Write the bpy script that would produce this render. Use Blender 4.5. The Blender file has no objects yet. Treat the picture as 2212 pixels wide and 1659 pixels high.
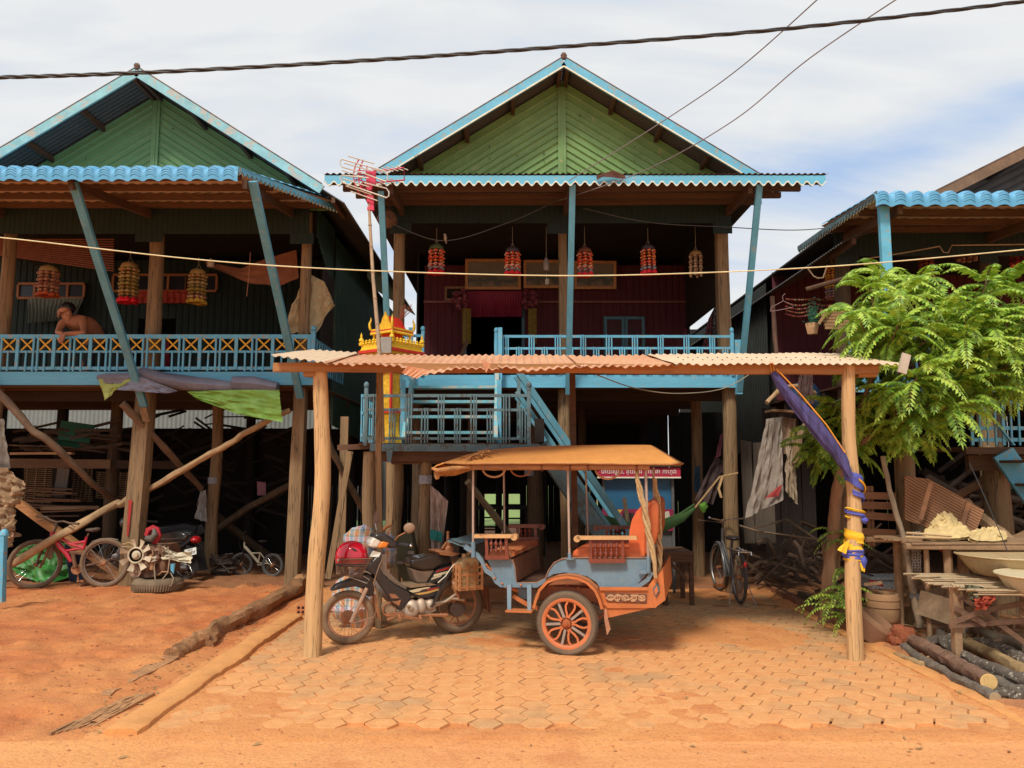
import bpy,bmesh,math,random
import numpy as np
from math import sin,cos,pi,radians,sqrt,atan2,exp,tan
from mathutils import Vector,Matrix,noise as MN
random.seed(7)
R_=random.Random(11)
V=Vector
scene=bpy.context.scene
COL=scene.collection
# -------- camera
F,CX,CY,TH,CZ=1662.0,1106.0,829.5,radians(6.2),1.65
cam_d=bpy.data.cameras.new("camera")
cam_d.sensor_width=36;cam_d.lens=36*F/2212;cam_d.clip_end=2000;cam_d.clip_start=0.05
cam=bpy.data.objects.new("camera",cam_d);COL.objects.link(cam)
cam.location=(0,0,CZ);cam.rotation_euler=(radians(90)+TH,0,0)
scene.camera=cam
# -------- world / sun / exposure
SUN_EL,SUN_AZ=radians(52),radians(205)
world=bpy.data.worlds.new("World");scene.world=world;world.use_nodes=True
wn,wl=world.node_tree.nodes,world.node_tree.links
wn.clear()
def wnode(t,**k):
 n=wn.new(t)
 for a,b in k.items():setattr(n,a,b)
 return n
sky=wnode('ShaderNodeTexSky',sky_type='NISHITA',sun_disc=False,sun_elevation=SUN_EL,sun_rotation=SUN_AZ)
tc=wnode('ShaderNodeTexCoord')
sep=wnode('ShaderNodeSeparateXYZ');wl.new(tc.outputs['Generated'],sep.inputs[0])
def wmath(op,a,b=None,c=None):
 n=wnode('ShaderNodeMath',operation=op)
 for i,x in enumerate((a,b,c)):
  if x is None:continue
  if isinstance(x,(int,float)):n.inputs[i].default_value=x
  else:wl.new(x,n.inputs[i])
 return n.outputs[0]
zz=wmath('ADD',wmath('MAXIMUM',sep.outputs[2],0.0),0.22)
px_=wmath('DIVIDE',sep.outputs[0],zz);py_=wmath('DIVIDE',sep.outputs[1],zz)
cmb=wnode('ShaderNodeCombineXYZ');wl.new(px_,cmb.inputs[0]);wl.new(py_,cmb.inputs[1])
mp=wnode('ShaderNodeMapping');mp.inputs['Rotation'].default_value=(0,0,radians(-52));mp.inputs['Scale'].default_value=(0.55,1.5,1);mp.inputs['Location'].default_value=(0.35,2.45,0.3)
wl.new(cmb.outputs[0],mp.inputs[0])
n1=wnode('ShaderNodeTexNoise');n1.inputs['Scale'].default_value=0.95;n1.inputs['Detail'].default_value=9;n1.inputs['Roughness'].default_value=0.60;n1.inputs['Distortion'].default_value=0.5
wl.new(mp.outputs[0],n1.inputs[0])
n2=wnode('ShaderNodeTexNoise');n2.inputs['Scale'].default_value=2.8;n2.inputs['Detail'].default_value=6;n2.inputs['Distortion'].default_value=0.8
wl.new(mp.outputs[0],n2.inputs[0])
mask=wmath('ADD',wmath('MULTIPLY',n1.outputs[0],1.0),wmath('MULTIPLY',wmath('SUBTRACT',n2.outputs[0],0.5),0.75))
dx_=wmath('SUBTRACT',wmath('DIVIDE',sep.outputs[0],sep.outputs[1]),0.62)
dz_=wmath('SUBTRACT',wmath('DIVIDE',sep.outputs[2],sep.outputs[1]),wmath('ADD',0.462,wmath('MULTIPLY',dx_,0.32)))
gap=wmath('EXPONENT',wmath('MULTIPLY',wmath('ADD',wmath('MULTIPLY',wmath('MULTIPLY',dx_,dx_),9.0),wmath('MULTIPLY',wmath('MULTIPLY',dz_,dz_),420.0)),-1.0))
mask=wmath('SUBTRACT',mask,wmath('MULTIPLY',gap,wmath('ADD',0.24,wmath('MULTIPLY',n2.outputs[0],0.20))))
cr=wnode('ShaderNodeValToRGB');wl.new(mask,cr.inputs[0])
cr.color_ramp.elements[0].position=0.18;cr.color_ramp.elements[0].color=(4.2,5.8,8.5,1)
cr.color_ramp.elements[1].position=0.60;cr.color_ramp.elements[1].color=(8.7,8.8,8.8,1)
e=cr.color_ramp.elements.new(0.40);e.color=(7.0,7.65,8.6,1)
e=cr.color_ramp.elements.new(0.50);e.color=(7.9,8.2,8.5,1)
low=wnode('ShaderNodeMixRGB');low.blend_type='MIX'
wl.new(wmath('MULTIPLY',wmath('SUBTRACT',1.0,wmath('MINIMUM',wmath('MULTIPLY',wmath('MAXIMUM',sep.outputs[2],0.0),2.6),1.0)),0.5),low.inputs[0])
wl.new(cr.outputs[0],low.inputs[1]);low.inputs[2].default_value=(8.9,8.9,8.7,1)
mixs=wnode('ShaderNodeMixRGB');mixs.inputs[0].default_value=0.93
wl.new(sky.outputs[0],mixs.inputs[1]);wl.new(low.outputs[0],mixs.inputs[2])
bg=wnode('ShaderNodeBackground');bg.inputs[1].default_value=0.088
wl.new(mixs.outputs[0],bg.inputs[0])
wo=wnode('ShaderNodeOutputWorld');wl.new(bg.outputs[0],wo.inputs[0])
sd=bpy.data.lights.new("sun",'SUN');sd.energy=2.9;sd.angle=radians(12);sd.color=(1.0,0.92,0.78)
so=bpy.data.objects.new("sun",sd);COL.objects.link(so)
sdir=V((sin(SUN_AZ)*cos(SUN_EL),cos(SUN_AZ)*cos(SUN_EL),sin(SUN_EL)))
so.rotation_euler=sdir.to_track_quat('Z','Y').to_euler();so.location=(0,-5,20)
scene.view_settings.view_transform='Standard';scene.view_settings.look='None'
scene.view_settings.exposure=0.22;scene.view_settings.gamma=1
# -------- picture-to-world helpers
def ray(px,py):
 u=(px-CX)/F;v=(CY-py)/F
 return V((u,cos(TH)-v*sin(TH),sin(TH)+v*cos(TH)))
def P(px,py,Y):
 r=ray(px,py);t=Y/r.y
 return V((r.x*t,Y,CZ+r.z*t))
def G(px,py,z=0.0):
 r=ray(px,py);t=(z-CZ)/r.z
 return V((r.x*t,r.y*t,z))
def PLN(px,py,O,n,off=0.0):
 """point where the sight line meets the vertical plane through O with normal n, moved back by off"""
 r=ray(px,py);n=V((n[0],n[1],0)).normalized()
 t=((V((O[0],O[1],0))-V((0,0,0))).dot(n)+off)/(r.x*n.x+r.y*n.y)
 return V((r.x*t,r.y*t,CZ+r.z*t))
def zone(x0,y0,x1,outw):
 s=(x1-x0)/outw
 return lambda zx,zy:((x0+zx*s)*.88480,(y0+zy*s)*.88480)
def nz(*a):return MN.noise(V(a))
def lerp(a,b,t):return a+(b-a)*t
# -------- mesh builder
class MB:
 def __init__(s):s.v=[];s.f=[]
 def add(s,vs,fs):
  b=len(s.v);s.v+=[tuple(x)for x in vs];s.f+=[tuple(i+b for i in f)for f in fs];return s
 def box(s,c,size,rz=0.0,M=None):
  x,y,z=[a/2 for a in size]
  vs=[V((i,j,k))for k in(-z,z)for j in(-y,y)for i in(-x,x)]
  m=M if M is not None else Matrix.Rotation(rz,3,'Z')
  c=V(c)
  return s.add([m@v+c for v in vs],[(0,2,3,1),(4,5,7,6),(0,1,5,4),(2,6,7,3),(0,4,6,2),(1,3,7,5)])
 def bb(s,x0,x1,y0,y1,z0,z1):
  return s.box(((x0+x1)/2,(y0+y1)/2,(z0+z1)/2),(x1-x0,y1-y0,z1-z0))
 def beam(s,p0,p1,w,h,up=(0,0,1),taper=1.0,jit=0.0,seg=1):
  p0=V(p0);p1=V(p1);d=(p1-p0);L=d.length;d.normalize()
  up=V(up)
  if abs(d.dot(up))>.95:up=V((0,1,0))
  sx=d.cross(up).normalized();uz=sx.cross(d).normalized()
  vs=[];fs=[]
  for i in range(seg+1):
   t=i/seg;k=lerp(1,taper,t);c=p0+d*L*t
   if jit and 0<i:c=c+sx*R_.uniform(-jit,jit)+uz*R_.uniform(-jit,jit)
   for a,b in((-1,-1),(1,-1),(1,1),(-1,1)):
    vs.append(c+sx*a*w/2*k+uz*b*h/2*k)
  for i in range(seg):
   for j in range(4):fs.append((i*4+j,i*4+(j+1)%4,i*4+4+(j+1)%4,i*4+4+j))
  fs+=[(3,2,1,0),tuple(seg*4+j for j in range(4))]
  return s.add(vs,fs)
 def tube(s,pts,r,n=8,cap=True,rough=0.0,seed=0,flat=1.0):
  pts=[V(p)for p in pts];m=len(pts)
  rs=r if isinstance(r,(list,tuple))else[r]*m
  vs=[];fs=[];up=None
  for i,p in enumerate(pts):
   d=(pts[min(i+1,m-1)]-pts[max(i-1,0)])
   if d.length<1e-9:d=V((0,0,1))
   d.normalize()
   if up is None:
    up=V((0,0,1))if abs(d.z)<.9 else V((1,0,0))
   sx=d.cross(up)
   if sx.length<1e-6:sx=d.cross(V((0,1,0.01)))
   sx.normalize();up=sx.cross(d).normalized()
   for j in range(n):
    a=2*pi*j/n
    k=rs[i]
    if rough:k*=1+rough*(nz(cos(a)*1.3+seed*7.1,sin(a)*1.3,i*.3+seed)*1.6)
    vs.append(p+sx*cos(a)*k+up*sin(a)*k*flat)
  for i in range(m-1):
   for j in range(n):fs.append((i*n+j,i*n+(j+1)%n,(i+1)*n+(j+1)%n,(i+1)*n+j))
  if cap:fs+=[tuple(range(n-1,-1,-1)),tuple((m-1)*n+j for j in range(n))]
  return s.add(vs,fs)
 def lathe(s,c,prof,n=16,axis=(0,0,1),sx=1.0,sy=1.0,cap=True):
  q=V((0,0,1)).rotation_difference(V(axis).normalized()).to_matrix();c=V(c)
  vs=[];fs=[]
  for(r,z)in prof:
   for j in range(n):
    a=2*pi*j/n;vs.append(c+q@V((cos(a)*r*sx,sin(a)*r*sy,z)))
  for i in range(len(prof)-1):
   for j in range(n):fs.append((i*n+j,i*n+(j+1)%n,(i+1)*n+(j+1)%n,(i+1)*n+j))
  if cap and prof[0][0]>1e-4:fs.append(tuple(range(n-1,-1,-1)))
  if cap and prof[-1][0]>1e-4:fs.append(tuple((len(prof)-1)*n+j for j in range(n)))
  return s.add(vs,fs)
 def ell(s,c,r,n=12,m=8,q=None,lump=0.0,seed=0):
  c=V(c);vs=[];fs=[]
  for i in range(m+1):
   t=pi*i/m
   for j in range(n):
    a=2*pi*j/n;d=V((sin(t)*cos(a),sin(t)*sin(a),cos(t)))
    k=1+(lump*nz(d.x*2+seed,d.y*2,d.z*2)if lump else 0)
    w=V((d.x*r[0],d.y*r[1],d.z*r[2]))*k
    vs.append(c+(q@w if q else w))
  for i in range(m):
   for j in range(n):fs.append((i*n+j,(i+1)*n+j,(i+1)*n+(j+1)%n,i*n+(j+1)%n))
  return s.add(vs,fs)
 def torus(s,c,R,r,axis=(0,0,1),n=32,m=8,flat=1.0,a0=0,a1=2*pi):
  q=V((0,0,1)).rotation_difference(V(axis).normalized()).to_matrix();c=V(c)
  vs=[];fs=[];full=abs(a1-a0-2*pi)<1e-6;N=n if full else n+1
  for i in range(N):
   a=a0+(a1-a0)*i/n
   for j in range(m):
    b=2*pi*j/m;rr=R+r*cos(b)
    vs.append(c+q@V((cos(a)*rr,sin(a)*rr,r*sin(b)*flat)))
  for i in range(n):
   i2=(i+1)%N if full else i+1
   for j in range(m):fs.append((i*m+j,i2*m+j,i2*m+(j+1)%m,i*m+(j+1)%m))
  return s.add(vs,fs)
 def prism(s,pts,vec):
  pts=[V(p)for p in pts];vec=V(vec);n=len(pts)
  vs=pts+[p+vec for p in pts]
  fs=[tuple(range(n)),tuple(range(2*n-1,n-1,-1))]+[(i,(i+1)%n,n+(i+1)%n,n+i)[::-1]for i in range(n)]
  return s.add(vs,fs)
 def grid(s,fn,nu,nv,thick=None):
  vs=[fn(i/nu,j/nv)for j in range(nv+1)for i in range(nu+1)]
  fs=[(j*(nu+1)+i,j*(nu+1)+i+1,(j+1)*(nu+1)+i+1,(j+1)*(nu+1)+i)for j in range(nv)for i in range(nu)]
  return s.add(vs,fs)
 def corr(s,A,B,C,D,pitch=.076,amp=.009,nv=1,sag=0.0,rib=False,jag=0.0):
  """corrugated sheet: corners A-B (across the waves), D-C the other edge"""
  A,B,C,D=map(V,(A,B,C,D));nrm=(B-A).cross(D-A).normalized()
  waves=max(1,int((B-A).length/pitch));nu=waves*(6 if not rib else 8)
  def fn(u,v):
   p=(A.lerp(B,u)).lerp(D.lerp(C,u),v)
   ph=(u*waves)%1.0
   if rib:o=amp if ph<.22 else(0 if(ph>.34)else amp*(1-(ph-.22)/.12))
   else:o=amp*cos(2*pi*ph)
   if jag:p=p+(D-A).normalized()*(jag*nz(u*waves*.12,v*7,3.3)*(1 if v in(0,1)else 0))
   return p+nrm*(o+sag*nz(p.x*.9,p.y*.9,p.z))
  return s.grid(fn,nu,nv)
 def patch(s,top,bot,nu,nv,fold=0.0,ff=8.0,nrm=(0,-1,0),seed=0,crumple=0.0,power=1.0):
  """cloth between two polylines with folds"""
  def along(pl,t):
   pl=[V(p)for p in pl];k=t*(len(pl)-1);i=min(int(k),len(pl)-2);return pl[i].lerp(pl[i+1],k-i)
  N=V(nrm)
  def fn(u,v):
   p=along(top,u).lerp(along(bot,u),v)
   o=fold*(v**power if power else 1)*sin(u*ff*2*pi+2.2*nz(u*3+seed,v*1.5,seed))
   if crumple:o+=crumple*(MN.fractal(V((u*5+seed,v*5,seed)),1.0,2.0,4))
   return p+N*o
  return s.grid(fn,nu,nv)
 def up(s,f):
  s.v=[tuple(f(V(x)))for x in s.v];return s
 def xf(s,M):
  s.v=[tuple(M@V(x))for x in s.v];return s
ORG={}
def _mk(name,mb,mat,off,smooth,angle):
 me=bpy.data.meshes.new(name)
 me.from_pydata([(x-off[0],y-off[1],z-off[2])for x,y,z in mb.v],[],mb.f)
 me.validate(clean_customdata=False);me.update()
 if smooth:
  me.polygons.foreach_set('use_smooth',[True]*len(me.polygons))
  me.set_sharp_from_angle(angle=radians(angle))
 if mat:me.materials.append(mat)
 o=bpy.data.objects.new(name,me);COL.objects.link(o);return o
def thing(name,label,cat,loc,group=None,kind=None):
 o=bpy.data.objects.new(name,None);COL.objects.link(o);o.location=loc;o.empty_display_size=.2
 o['label']=label;o['category']=cat
 if group:o['group']=group
 if kind:o['kind']=kind
 ORG[o.name]=tuple(loc);return o
def part(name,mb,mat,parent,label=None,smooth=True,angle=40):
 off=ORG[parent.name]
 o=_mk(name,mb,mat,off,smooth,angle);o.parent=parent;ORG[o.name]=off
 if label:o['label']=label
 return o
def solo(name,mb,mat,label,cat,group=None,kind=None,smooth=True,angle=40):
 xs=[v[0]for v in mb.v];ys=[v[1]for v in mb.v];zs=[v[2]for v in mb.v]
 off=((min(xs)+max(xs))/2,(min(ys)+max(ys))/2,min(zs))
 o=_mk(name,mb,mat,off,smooth,angle);o.location=off;ORG[o.name]=off
 if label:o['label']=label
 if cat:o['category']=cat
 if group:o['group']=group
 if kind:o['kind']=kind
 return o
def struct(name,mb,mat,label=None,smooth=True):
 off=(0,0,0)
 o=_mk(name,mb,mat,off,smooth,40);ORG[o.name]=off;o['kind']='structure'
 if label:o['label']=label
 return o
def text_mesh(name,s,size,loc,rot,mat,parent,sx=1.0,extrude=0.002,align='CENTER'):
 cu=bpy.data.curves.new(name,'FONT');cu.body=s;cu.size=size;cu.extrude=extrude;cu.align_x=align;cu.align_y='CENTER'
 ob=bpy.data.objects.new(name+'_tmp',cu);COL.objects.link(ob)
 dg=bpy.context.evaluated_depsgraph_get();me=bpy.data.meshes.new_from_object(ob.evaluated_get(dg))
 COL.objects.unlink(ob);bpy.data.objects.remove(ob)
 Mx=Matrix.Translation(V(loc)-V(ORG[parent.name]))@rot.to_4x4()@Matrix.Diagonal((sx,1,1,1))
 me.transform(Mx);me.materials.clear();me.materials.append(mat)
 o=bpy.data.objects.new(name,me);COL.objects.link(o);o.parent=parent;ORG[o.name]=ORG[parent.name];return o
# -------- materials
def srgb(r,g,b):
 f=lambda c:(c/255/12.92)if c/255<=.04045 else((c/255+.055)/1.055)**2.4
 return(f(r),f(g),f(b))
_mc={}
class NT:
 def __init__(s,name):
  s.m=bpy.data.materials.new(name);s.m.use_nodes=True;s.n=s.m.node_tree.nodes;s.l=s.m.node_tree.links
  s.b=s.n['Principled BSDF'];s.tc=s.n.new('ShaderNodeTexCoord')
 def lk(s,a,b):s.l.new(a,b)
 def mapping(s,scale=(1,1,1),rot=(0,0,0),src='Object'):
  m=s.n.new('ShaderNodeMapping');s.lk(s.tc.outputs[src],m.inputs[0]);m.inputs['Scale'].default_value=scale;m.inputs['Rotation'].default_value=rot;return m.outputs[0]
 def noise(s,vec,scale,detail=5,rough=.55,dist=0.0):
  n=s.n.new('ShaderNodeTexNoise');n.inputs['Scale'].default_value=scale;n.inputs['Detail'].default_value=detail
  n.inputs['Roughness'].default_value=rough;n.inputs['Distortion'].default_value=dist
  if vec is not None:s.lk(vec,n.inputs['Vector'])
  return n.outputs[0]
 def ramp(s,fac,stops):
  r=s.n.new('ShaderNodeValToRGB');s.lk(fac,r.inputs[0]);e=r.color_ramp.elements
  while len(e)<len(stops):e.new(.5)
  for i,(p,c)in enumerate(stops):
   e[i].position=p;e[i].color=(c,c,c,1)if isinstance(c,(int,float))else(*c,1)
  return r.outputs[0]
 def mix(s,fac,a,b,mode='MIX'):
  m=s.n.new('ShaderNodeMixRGB');m.blend_type=mode
  for i,x in zip((0,1,2),(fac,a,b)):
   if isinstance(x,(int,float)):m.inputs[i].default_value=x if i==0 else(x,x,x,1)
   elif isinstance(x,tuple):m.inputs[i].default_value=(*x,1)
   else:s.lk(x,m.inputs[i])
  return m.outputs[0]
 def math(s,op,a,b=None):
  m=s.n.new('ShaderNodeMath');m.operation=op
  for i,x in enumerate((a,b)):
   if x is None:continue
   if isinstance(x,(int,float)):m.inputs[i].default_value=x
   else:s.lk(x,m.inputs[i])
  return m.outputs[0]
 def bump(s,h,strength,dist=.01):
  b=s.n.new('ShaderNodeBump');b.inputs['Strength'].default_value=strength;b.inputs['Distance'].default_value=dist
  s.lk(h,b.inputs['Height']);s.lk(b.outputs[0],s.b.inputs['Normal'])
 def col(s,c):
  if isinstance(c,tuple):s.b.inputs['Base Color'].default_value=(*c,1)
  else:s.lk(c,s.b.inputs['Base Color'])
DUST=(.42,.20,.085)
def mat(name,base,rough=.75,var=.22,scale=5.0,grain=None,wear=0.0,wearc=(.3,.22,.15),dust=0.0,dustc=DUST,bump=.25,metal=0.0,coat=0.0,crack=0.0,wscale=9.0):
 """general weathered surface: tone variation, optional grain, peeled patches, dust on upward faces"""
 if name in _mc:return _mc[name]
 t=NT(name)
 g={'x':(.12,1.6,1.6),'y':(1.6,.12,1.6),'z':(1.6,1.6,.12)}.get(grain,(1,1,1))
 v=t.mapping(g);a=t.noise(v,scale,7,.62,.2 if grain else 0)
 fine=t.noise(v,scale*7,4,.6)
 lo=tuple(c*(1-var)for c in base);hi=tuple(min(1,c*(1+var))for c in base)
 c=t.ramp(a,[(.3,lo),(.7,hi)])
 c=t.mix(t.ramp(fine,[(.35,.35),(.65,0.0)]),c,tuple(x*(1-var)for x in lo))
 if crack:
  cr_=t.noise(t.mapping(tuple(k*(1.0 if k<.5 else 2.2)for k in g)),scale*2.2,3,.5)
  ck=t.ramp(cr_,[(.0,0.0),(.475,0.0),(.497,1.0),(.52,0.0),(1,0.0)])
  c=t.mix(t.math('MULTIPLY',ck,crack),c,tuple(x*.22 for x in base))
 h=t.math('ADD',a,t.math('MULTIPLY',fine,.5))
 if wear>0:
  w=t.noise(t.mapping(tuple(.45+.55*k for k in g)),wscale,8,.68)
  wm=t.ramp(w,[(.5+.22*(1-wear)-.02-.12*wear,0.0),(.5+.22*(1-wear)+.02-.12*wear+.01,1.0)])
  c=t.mix(wm,c,wearc);h=t.math('SUBTRACT',h,t.math('MULTIPLY',wm,.5))
 if dust>0:
  ge=t.n.new('ShaderNodeNewGeometry');sp=t.n.new('ShaderNodeSeparateXYZ');t.lk(ge.outputs['Normal'],sp.inputs[0])
  dn=t.noise(t.mapping(),3.0,5,.6)
  upf=t.math('MULTIPLY',t.math('ADD',t.math('MAXIMUM',sp.outputs[2],0.0),.35),t.ramp(dn,[(.3,.2),(.7,1.3)]))
  df=t.math('MINIMUM',t.math('MULTIPLY',upf,dust),1.0)
  c=t.mix(df,c,dustc)
 t.col(c)
 t.b.inputs['Roughness'].default_value=rough;t.b.inputs['Metallic'].default_value=metal
 if coat:t.b.inputs['Coat Weight'].default_value=coat
 if bump:t.bump(h,bump,.006)
 _mc[name]=t.m;return t.m
# -------- palette
BLUE=mat('blue_paint',(.125,.43,.62),.55,.16,6,wear=.42,wearc=(.30,.33,.30),bump=.3,wscale=16)
BLUEX=mat('blue_paint_x',(.125,.43,.62),.55,.16,5,grain='x',wear=.30,wearc=(.25,.36,.40),bump=.3,wscale=14)
BLUEPALE=mat('pale_blue_paint',(.16,.45,.54),.6,.18,5,wear=.55,wearc=(.42,.40,.34),bump=.3,wscale=12)
BLUEGREY=mat('grey_blue_paint',(.12,.22,.26),.7,.25,6,wear=.5,wearc=(.10,.11,.11),bump=.35,wscale=12)
PEEL=mat('peeling_board',(.25,.52,.58),.65,.2,5,wear=.5,wearc=(.42,.42,.38),bump=.4,wscale=7)
BRACE=mat('brace_paint',(.10,.31,.42),.55,.2,4,grain='z',wear=.35,wearc=(.2,.3,.33),bump=.25)
YEL=mat('yellow_lath',(.80,.42,.03),.6,.15,8)
WHITEP=mat('white_trim',(.75,.72,.58),.6,.12,8,wear=.3,wearc=(.3,.3,.25))
POSTL=mat('light_post_wood',(.60,.37,.17),.8,.22,3.2,grain='z',crack=.75,bump=.4)
POST=mat('post_wood',(.28,.180,.092),.85,.35,3.0,grain='z',crack=1.0,bump=.6)
POSTD=mat('dark_post_wood',(.115,.072,.040),.88,.35,3.0,grain='z',crack=1.0,bump=.6)
LATHG=mat('grey_pole_wood',(.24,.17,.10),.85,.3,5,bump=.5,crack=.4)
POLE=mat('pale_pole_wood',(.42,.27,.14),.8,.3,5,bump=.5)
BEAM=mat('beam_wood',(.42,.20,.075),.8,.3,3.0,grain='x',crack=.5,bump=.4)
WOODX=mat('plank_wood',(.125,.062,.032),.85,.3,3.2,grain='x',crack=.6,bump=.4)
WOODY=mat('rafter_wood',(.105,.050,.027),.85,.3,3.2,grain='y',crack=.6,bump=.4)
WOODD=mat('dark_wood',(.045,.026,.016),.9,.3,4,grain='x',bump=.4)
DARK=mat('shade_dark_wood',(.022,.016,.013),.95,.4,4,bump=.3)  # undercroft and interior shade put into a near-black wood colour
TINGR=mat('green_gable_tin',(.150,.290,.090),.5,.18,3,dust=.10,dustc=(.42,.34,.14),wear=.22,wearc=(.30,.30,.12),bump=.08,wscale=5)
TINGR2=mat('green_gable_tin_teal',(.125,.27,.11),.5,.12,3,wear=.12,wearc=(.16,.22,.14),bump=.08,wscale=5)
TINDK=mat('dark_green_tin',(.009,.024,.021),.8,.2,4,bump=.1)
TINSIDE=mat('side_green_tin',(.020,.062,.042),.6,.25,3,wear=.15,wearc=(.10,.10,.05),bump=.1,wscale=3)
TINGREY=mat('roof_underside_tin',(.075,.066,.060),.5,.2,4,wear=.2,wearc=(.09,.06,.045),bump=.12)
TINRUST=mat('rusty_roof_tin',(.16,.095,.065),.7,.3,4,wear=.5,wearc=(.07,.035,.022),bump=.2)
TINPALE=mat('pale_tin',(.20,.22,.21),.5,.12,4,bump=.1)
FIBRE=mat('awning_underside',(.62,.46,.34),.8,.15,3,grain='y',bump=.15)
MAROON=mat('maroon_tin',(.085,.010,.018),.8,.2,4,grain='z',wear=.06,wearc=(.3,.2,.18),bump=.12)
TILEB=mat('blue_roof_tile',(.085,.36,.62),.6,.10,3,dust=.18,dustc=(.35,.45,.5),bump=.12)
PINKTIN=mat('pink_carport_tin',(.66,.28,.145),.7,.15,3,dust=.35,dustc=(.60,.42,.26),bump=.12)
SANDTIN=mat('sand_carport_tin',(.72,.53,.36),.65,.10,3,wear=.08,wearc=(.45,.27,.17),bump=.1)
ROPE=mat('rope',(.50,.33,.16),.9,.25,40,bump=.4)
WIREM=mat('black_wire',(.03,.03,.032),.6,.2,20)
WIREY=mat('yellow_wire',(.55,.50,.30),.6,.1,20)
STEEL=mat('steel',(.45,.43,.42),.35,.15,20,metal=.85,wear=.3,wearc=(.22,.10,.05))
CHROME=mat('chrome',(.7,.7,.7),.18,.05,20,metal=1.0)
RUBBER=mat('dusty_tyre',(.120,.085,.058),.85,.25,8,dust=.65,dustc=(.34,.22,.13),bump=.4)
TYREM=mat('mud_tyre',(.19,.135,.085),.9,.25,9,bump=.5)
# -------- ground
KX0,KX1,PY0,PY1=-2.36,3.30,4.98,10.3
def sm(a,b,x):t=np.clip((x-a)/(b-a),0,1);return t*t*(3-2*t)
_rg=np.random.RandomState(5);_tab=_rg.rand(256,256)
def vnoise(x,y,s,o=0):
 x=x*s+37.3+o*11.7;y=y*s+91.7+o*5.3
 xi=np.floor(x).astype(int);yi=np.floor(y).astype(int);fx=x-xi;fy=y-yi
 fx=fx*fx*(3-2*fx);fy=fy*fy*(3-2*fy)
 g=lambda a,b:_tab[a%256,b%256]
 return(g(xi,yi)*(1-fx)+g(xi+1,yi)*fx)*(1-fy)+(g(xi,yi+1)*(1-fx)+g(xi+1,yi+1)*fx)*fy-.5
def gh(x,y):
 x=np.asarray(x,float);y=np.asarray(y,float)
 n=vnoise(x,y,1.1)*.5+vnoise(x,y,3.1,1)*.3+vnoise(x,y,9,2)*.14+vnoise(x,y,22,3)*.08
 inpav=sm(KX0-.02,KX0+.10,x)*(1-sm(KX1-.05,KX1+.1,x))*sm(PY0-.05,PY0+.25,y)*(1-sm(9.2,10.2,y))
 left=1-sm(KX0-.75,KX0-.25,x);road=1-sm(PY0-.15,PY0+.02,y)
 right=sm(KX1-.1,KX1+.25,x)
 z=n*.030
 z=z*(1-.72*inpav)-.020*inpav+.0222*inpav*(sm(.08,.28,vnoise(x,y,.8,7)+.35*vnoise(x,y,2.6,8)))
 z=z+inpav*.012*np.exp(-((x-2.35)/.38)**2)*sm(5.4,6.2,y)*(1-sm(8.4,9,y))
 z=z+left*(.035*sm(5.2,6.0,y)*(1-sm(11,13,y))+.05*vnoise(x,y,6,4)+.020*vnoise(x,y,14,5))
 z=z+right*(1-road)*(.03+.06*vnoise(x,y,4,5)+.03*vnoise(x,y,13,6))
 z=z*(1-road)+road*(-.022+n*.012)
 z=z+.012*np.exp(-((y-(PY0-.12))/.05)**2)*(.4+vnoise(x,y,3,9))
 dm=np.sqrt((x+1.83)**2+(y-7.04)**2)
 z=z+.022*np.exp(-(dm/.22)**2)
 far=sm(14,40,np.abs(x))+sm(14,30,y)
 return z*(1-np.clip(far,0,1)*.8)
def gz(x,y):return float(gh(np.array([x]),np.array([y]))[0])
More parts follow.
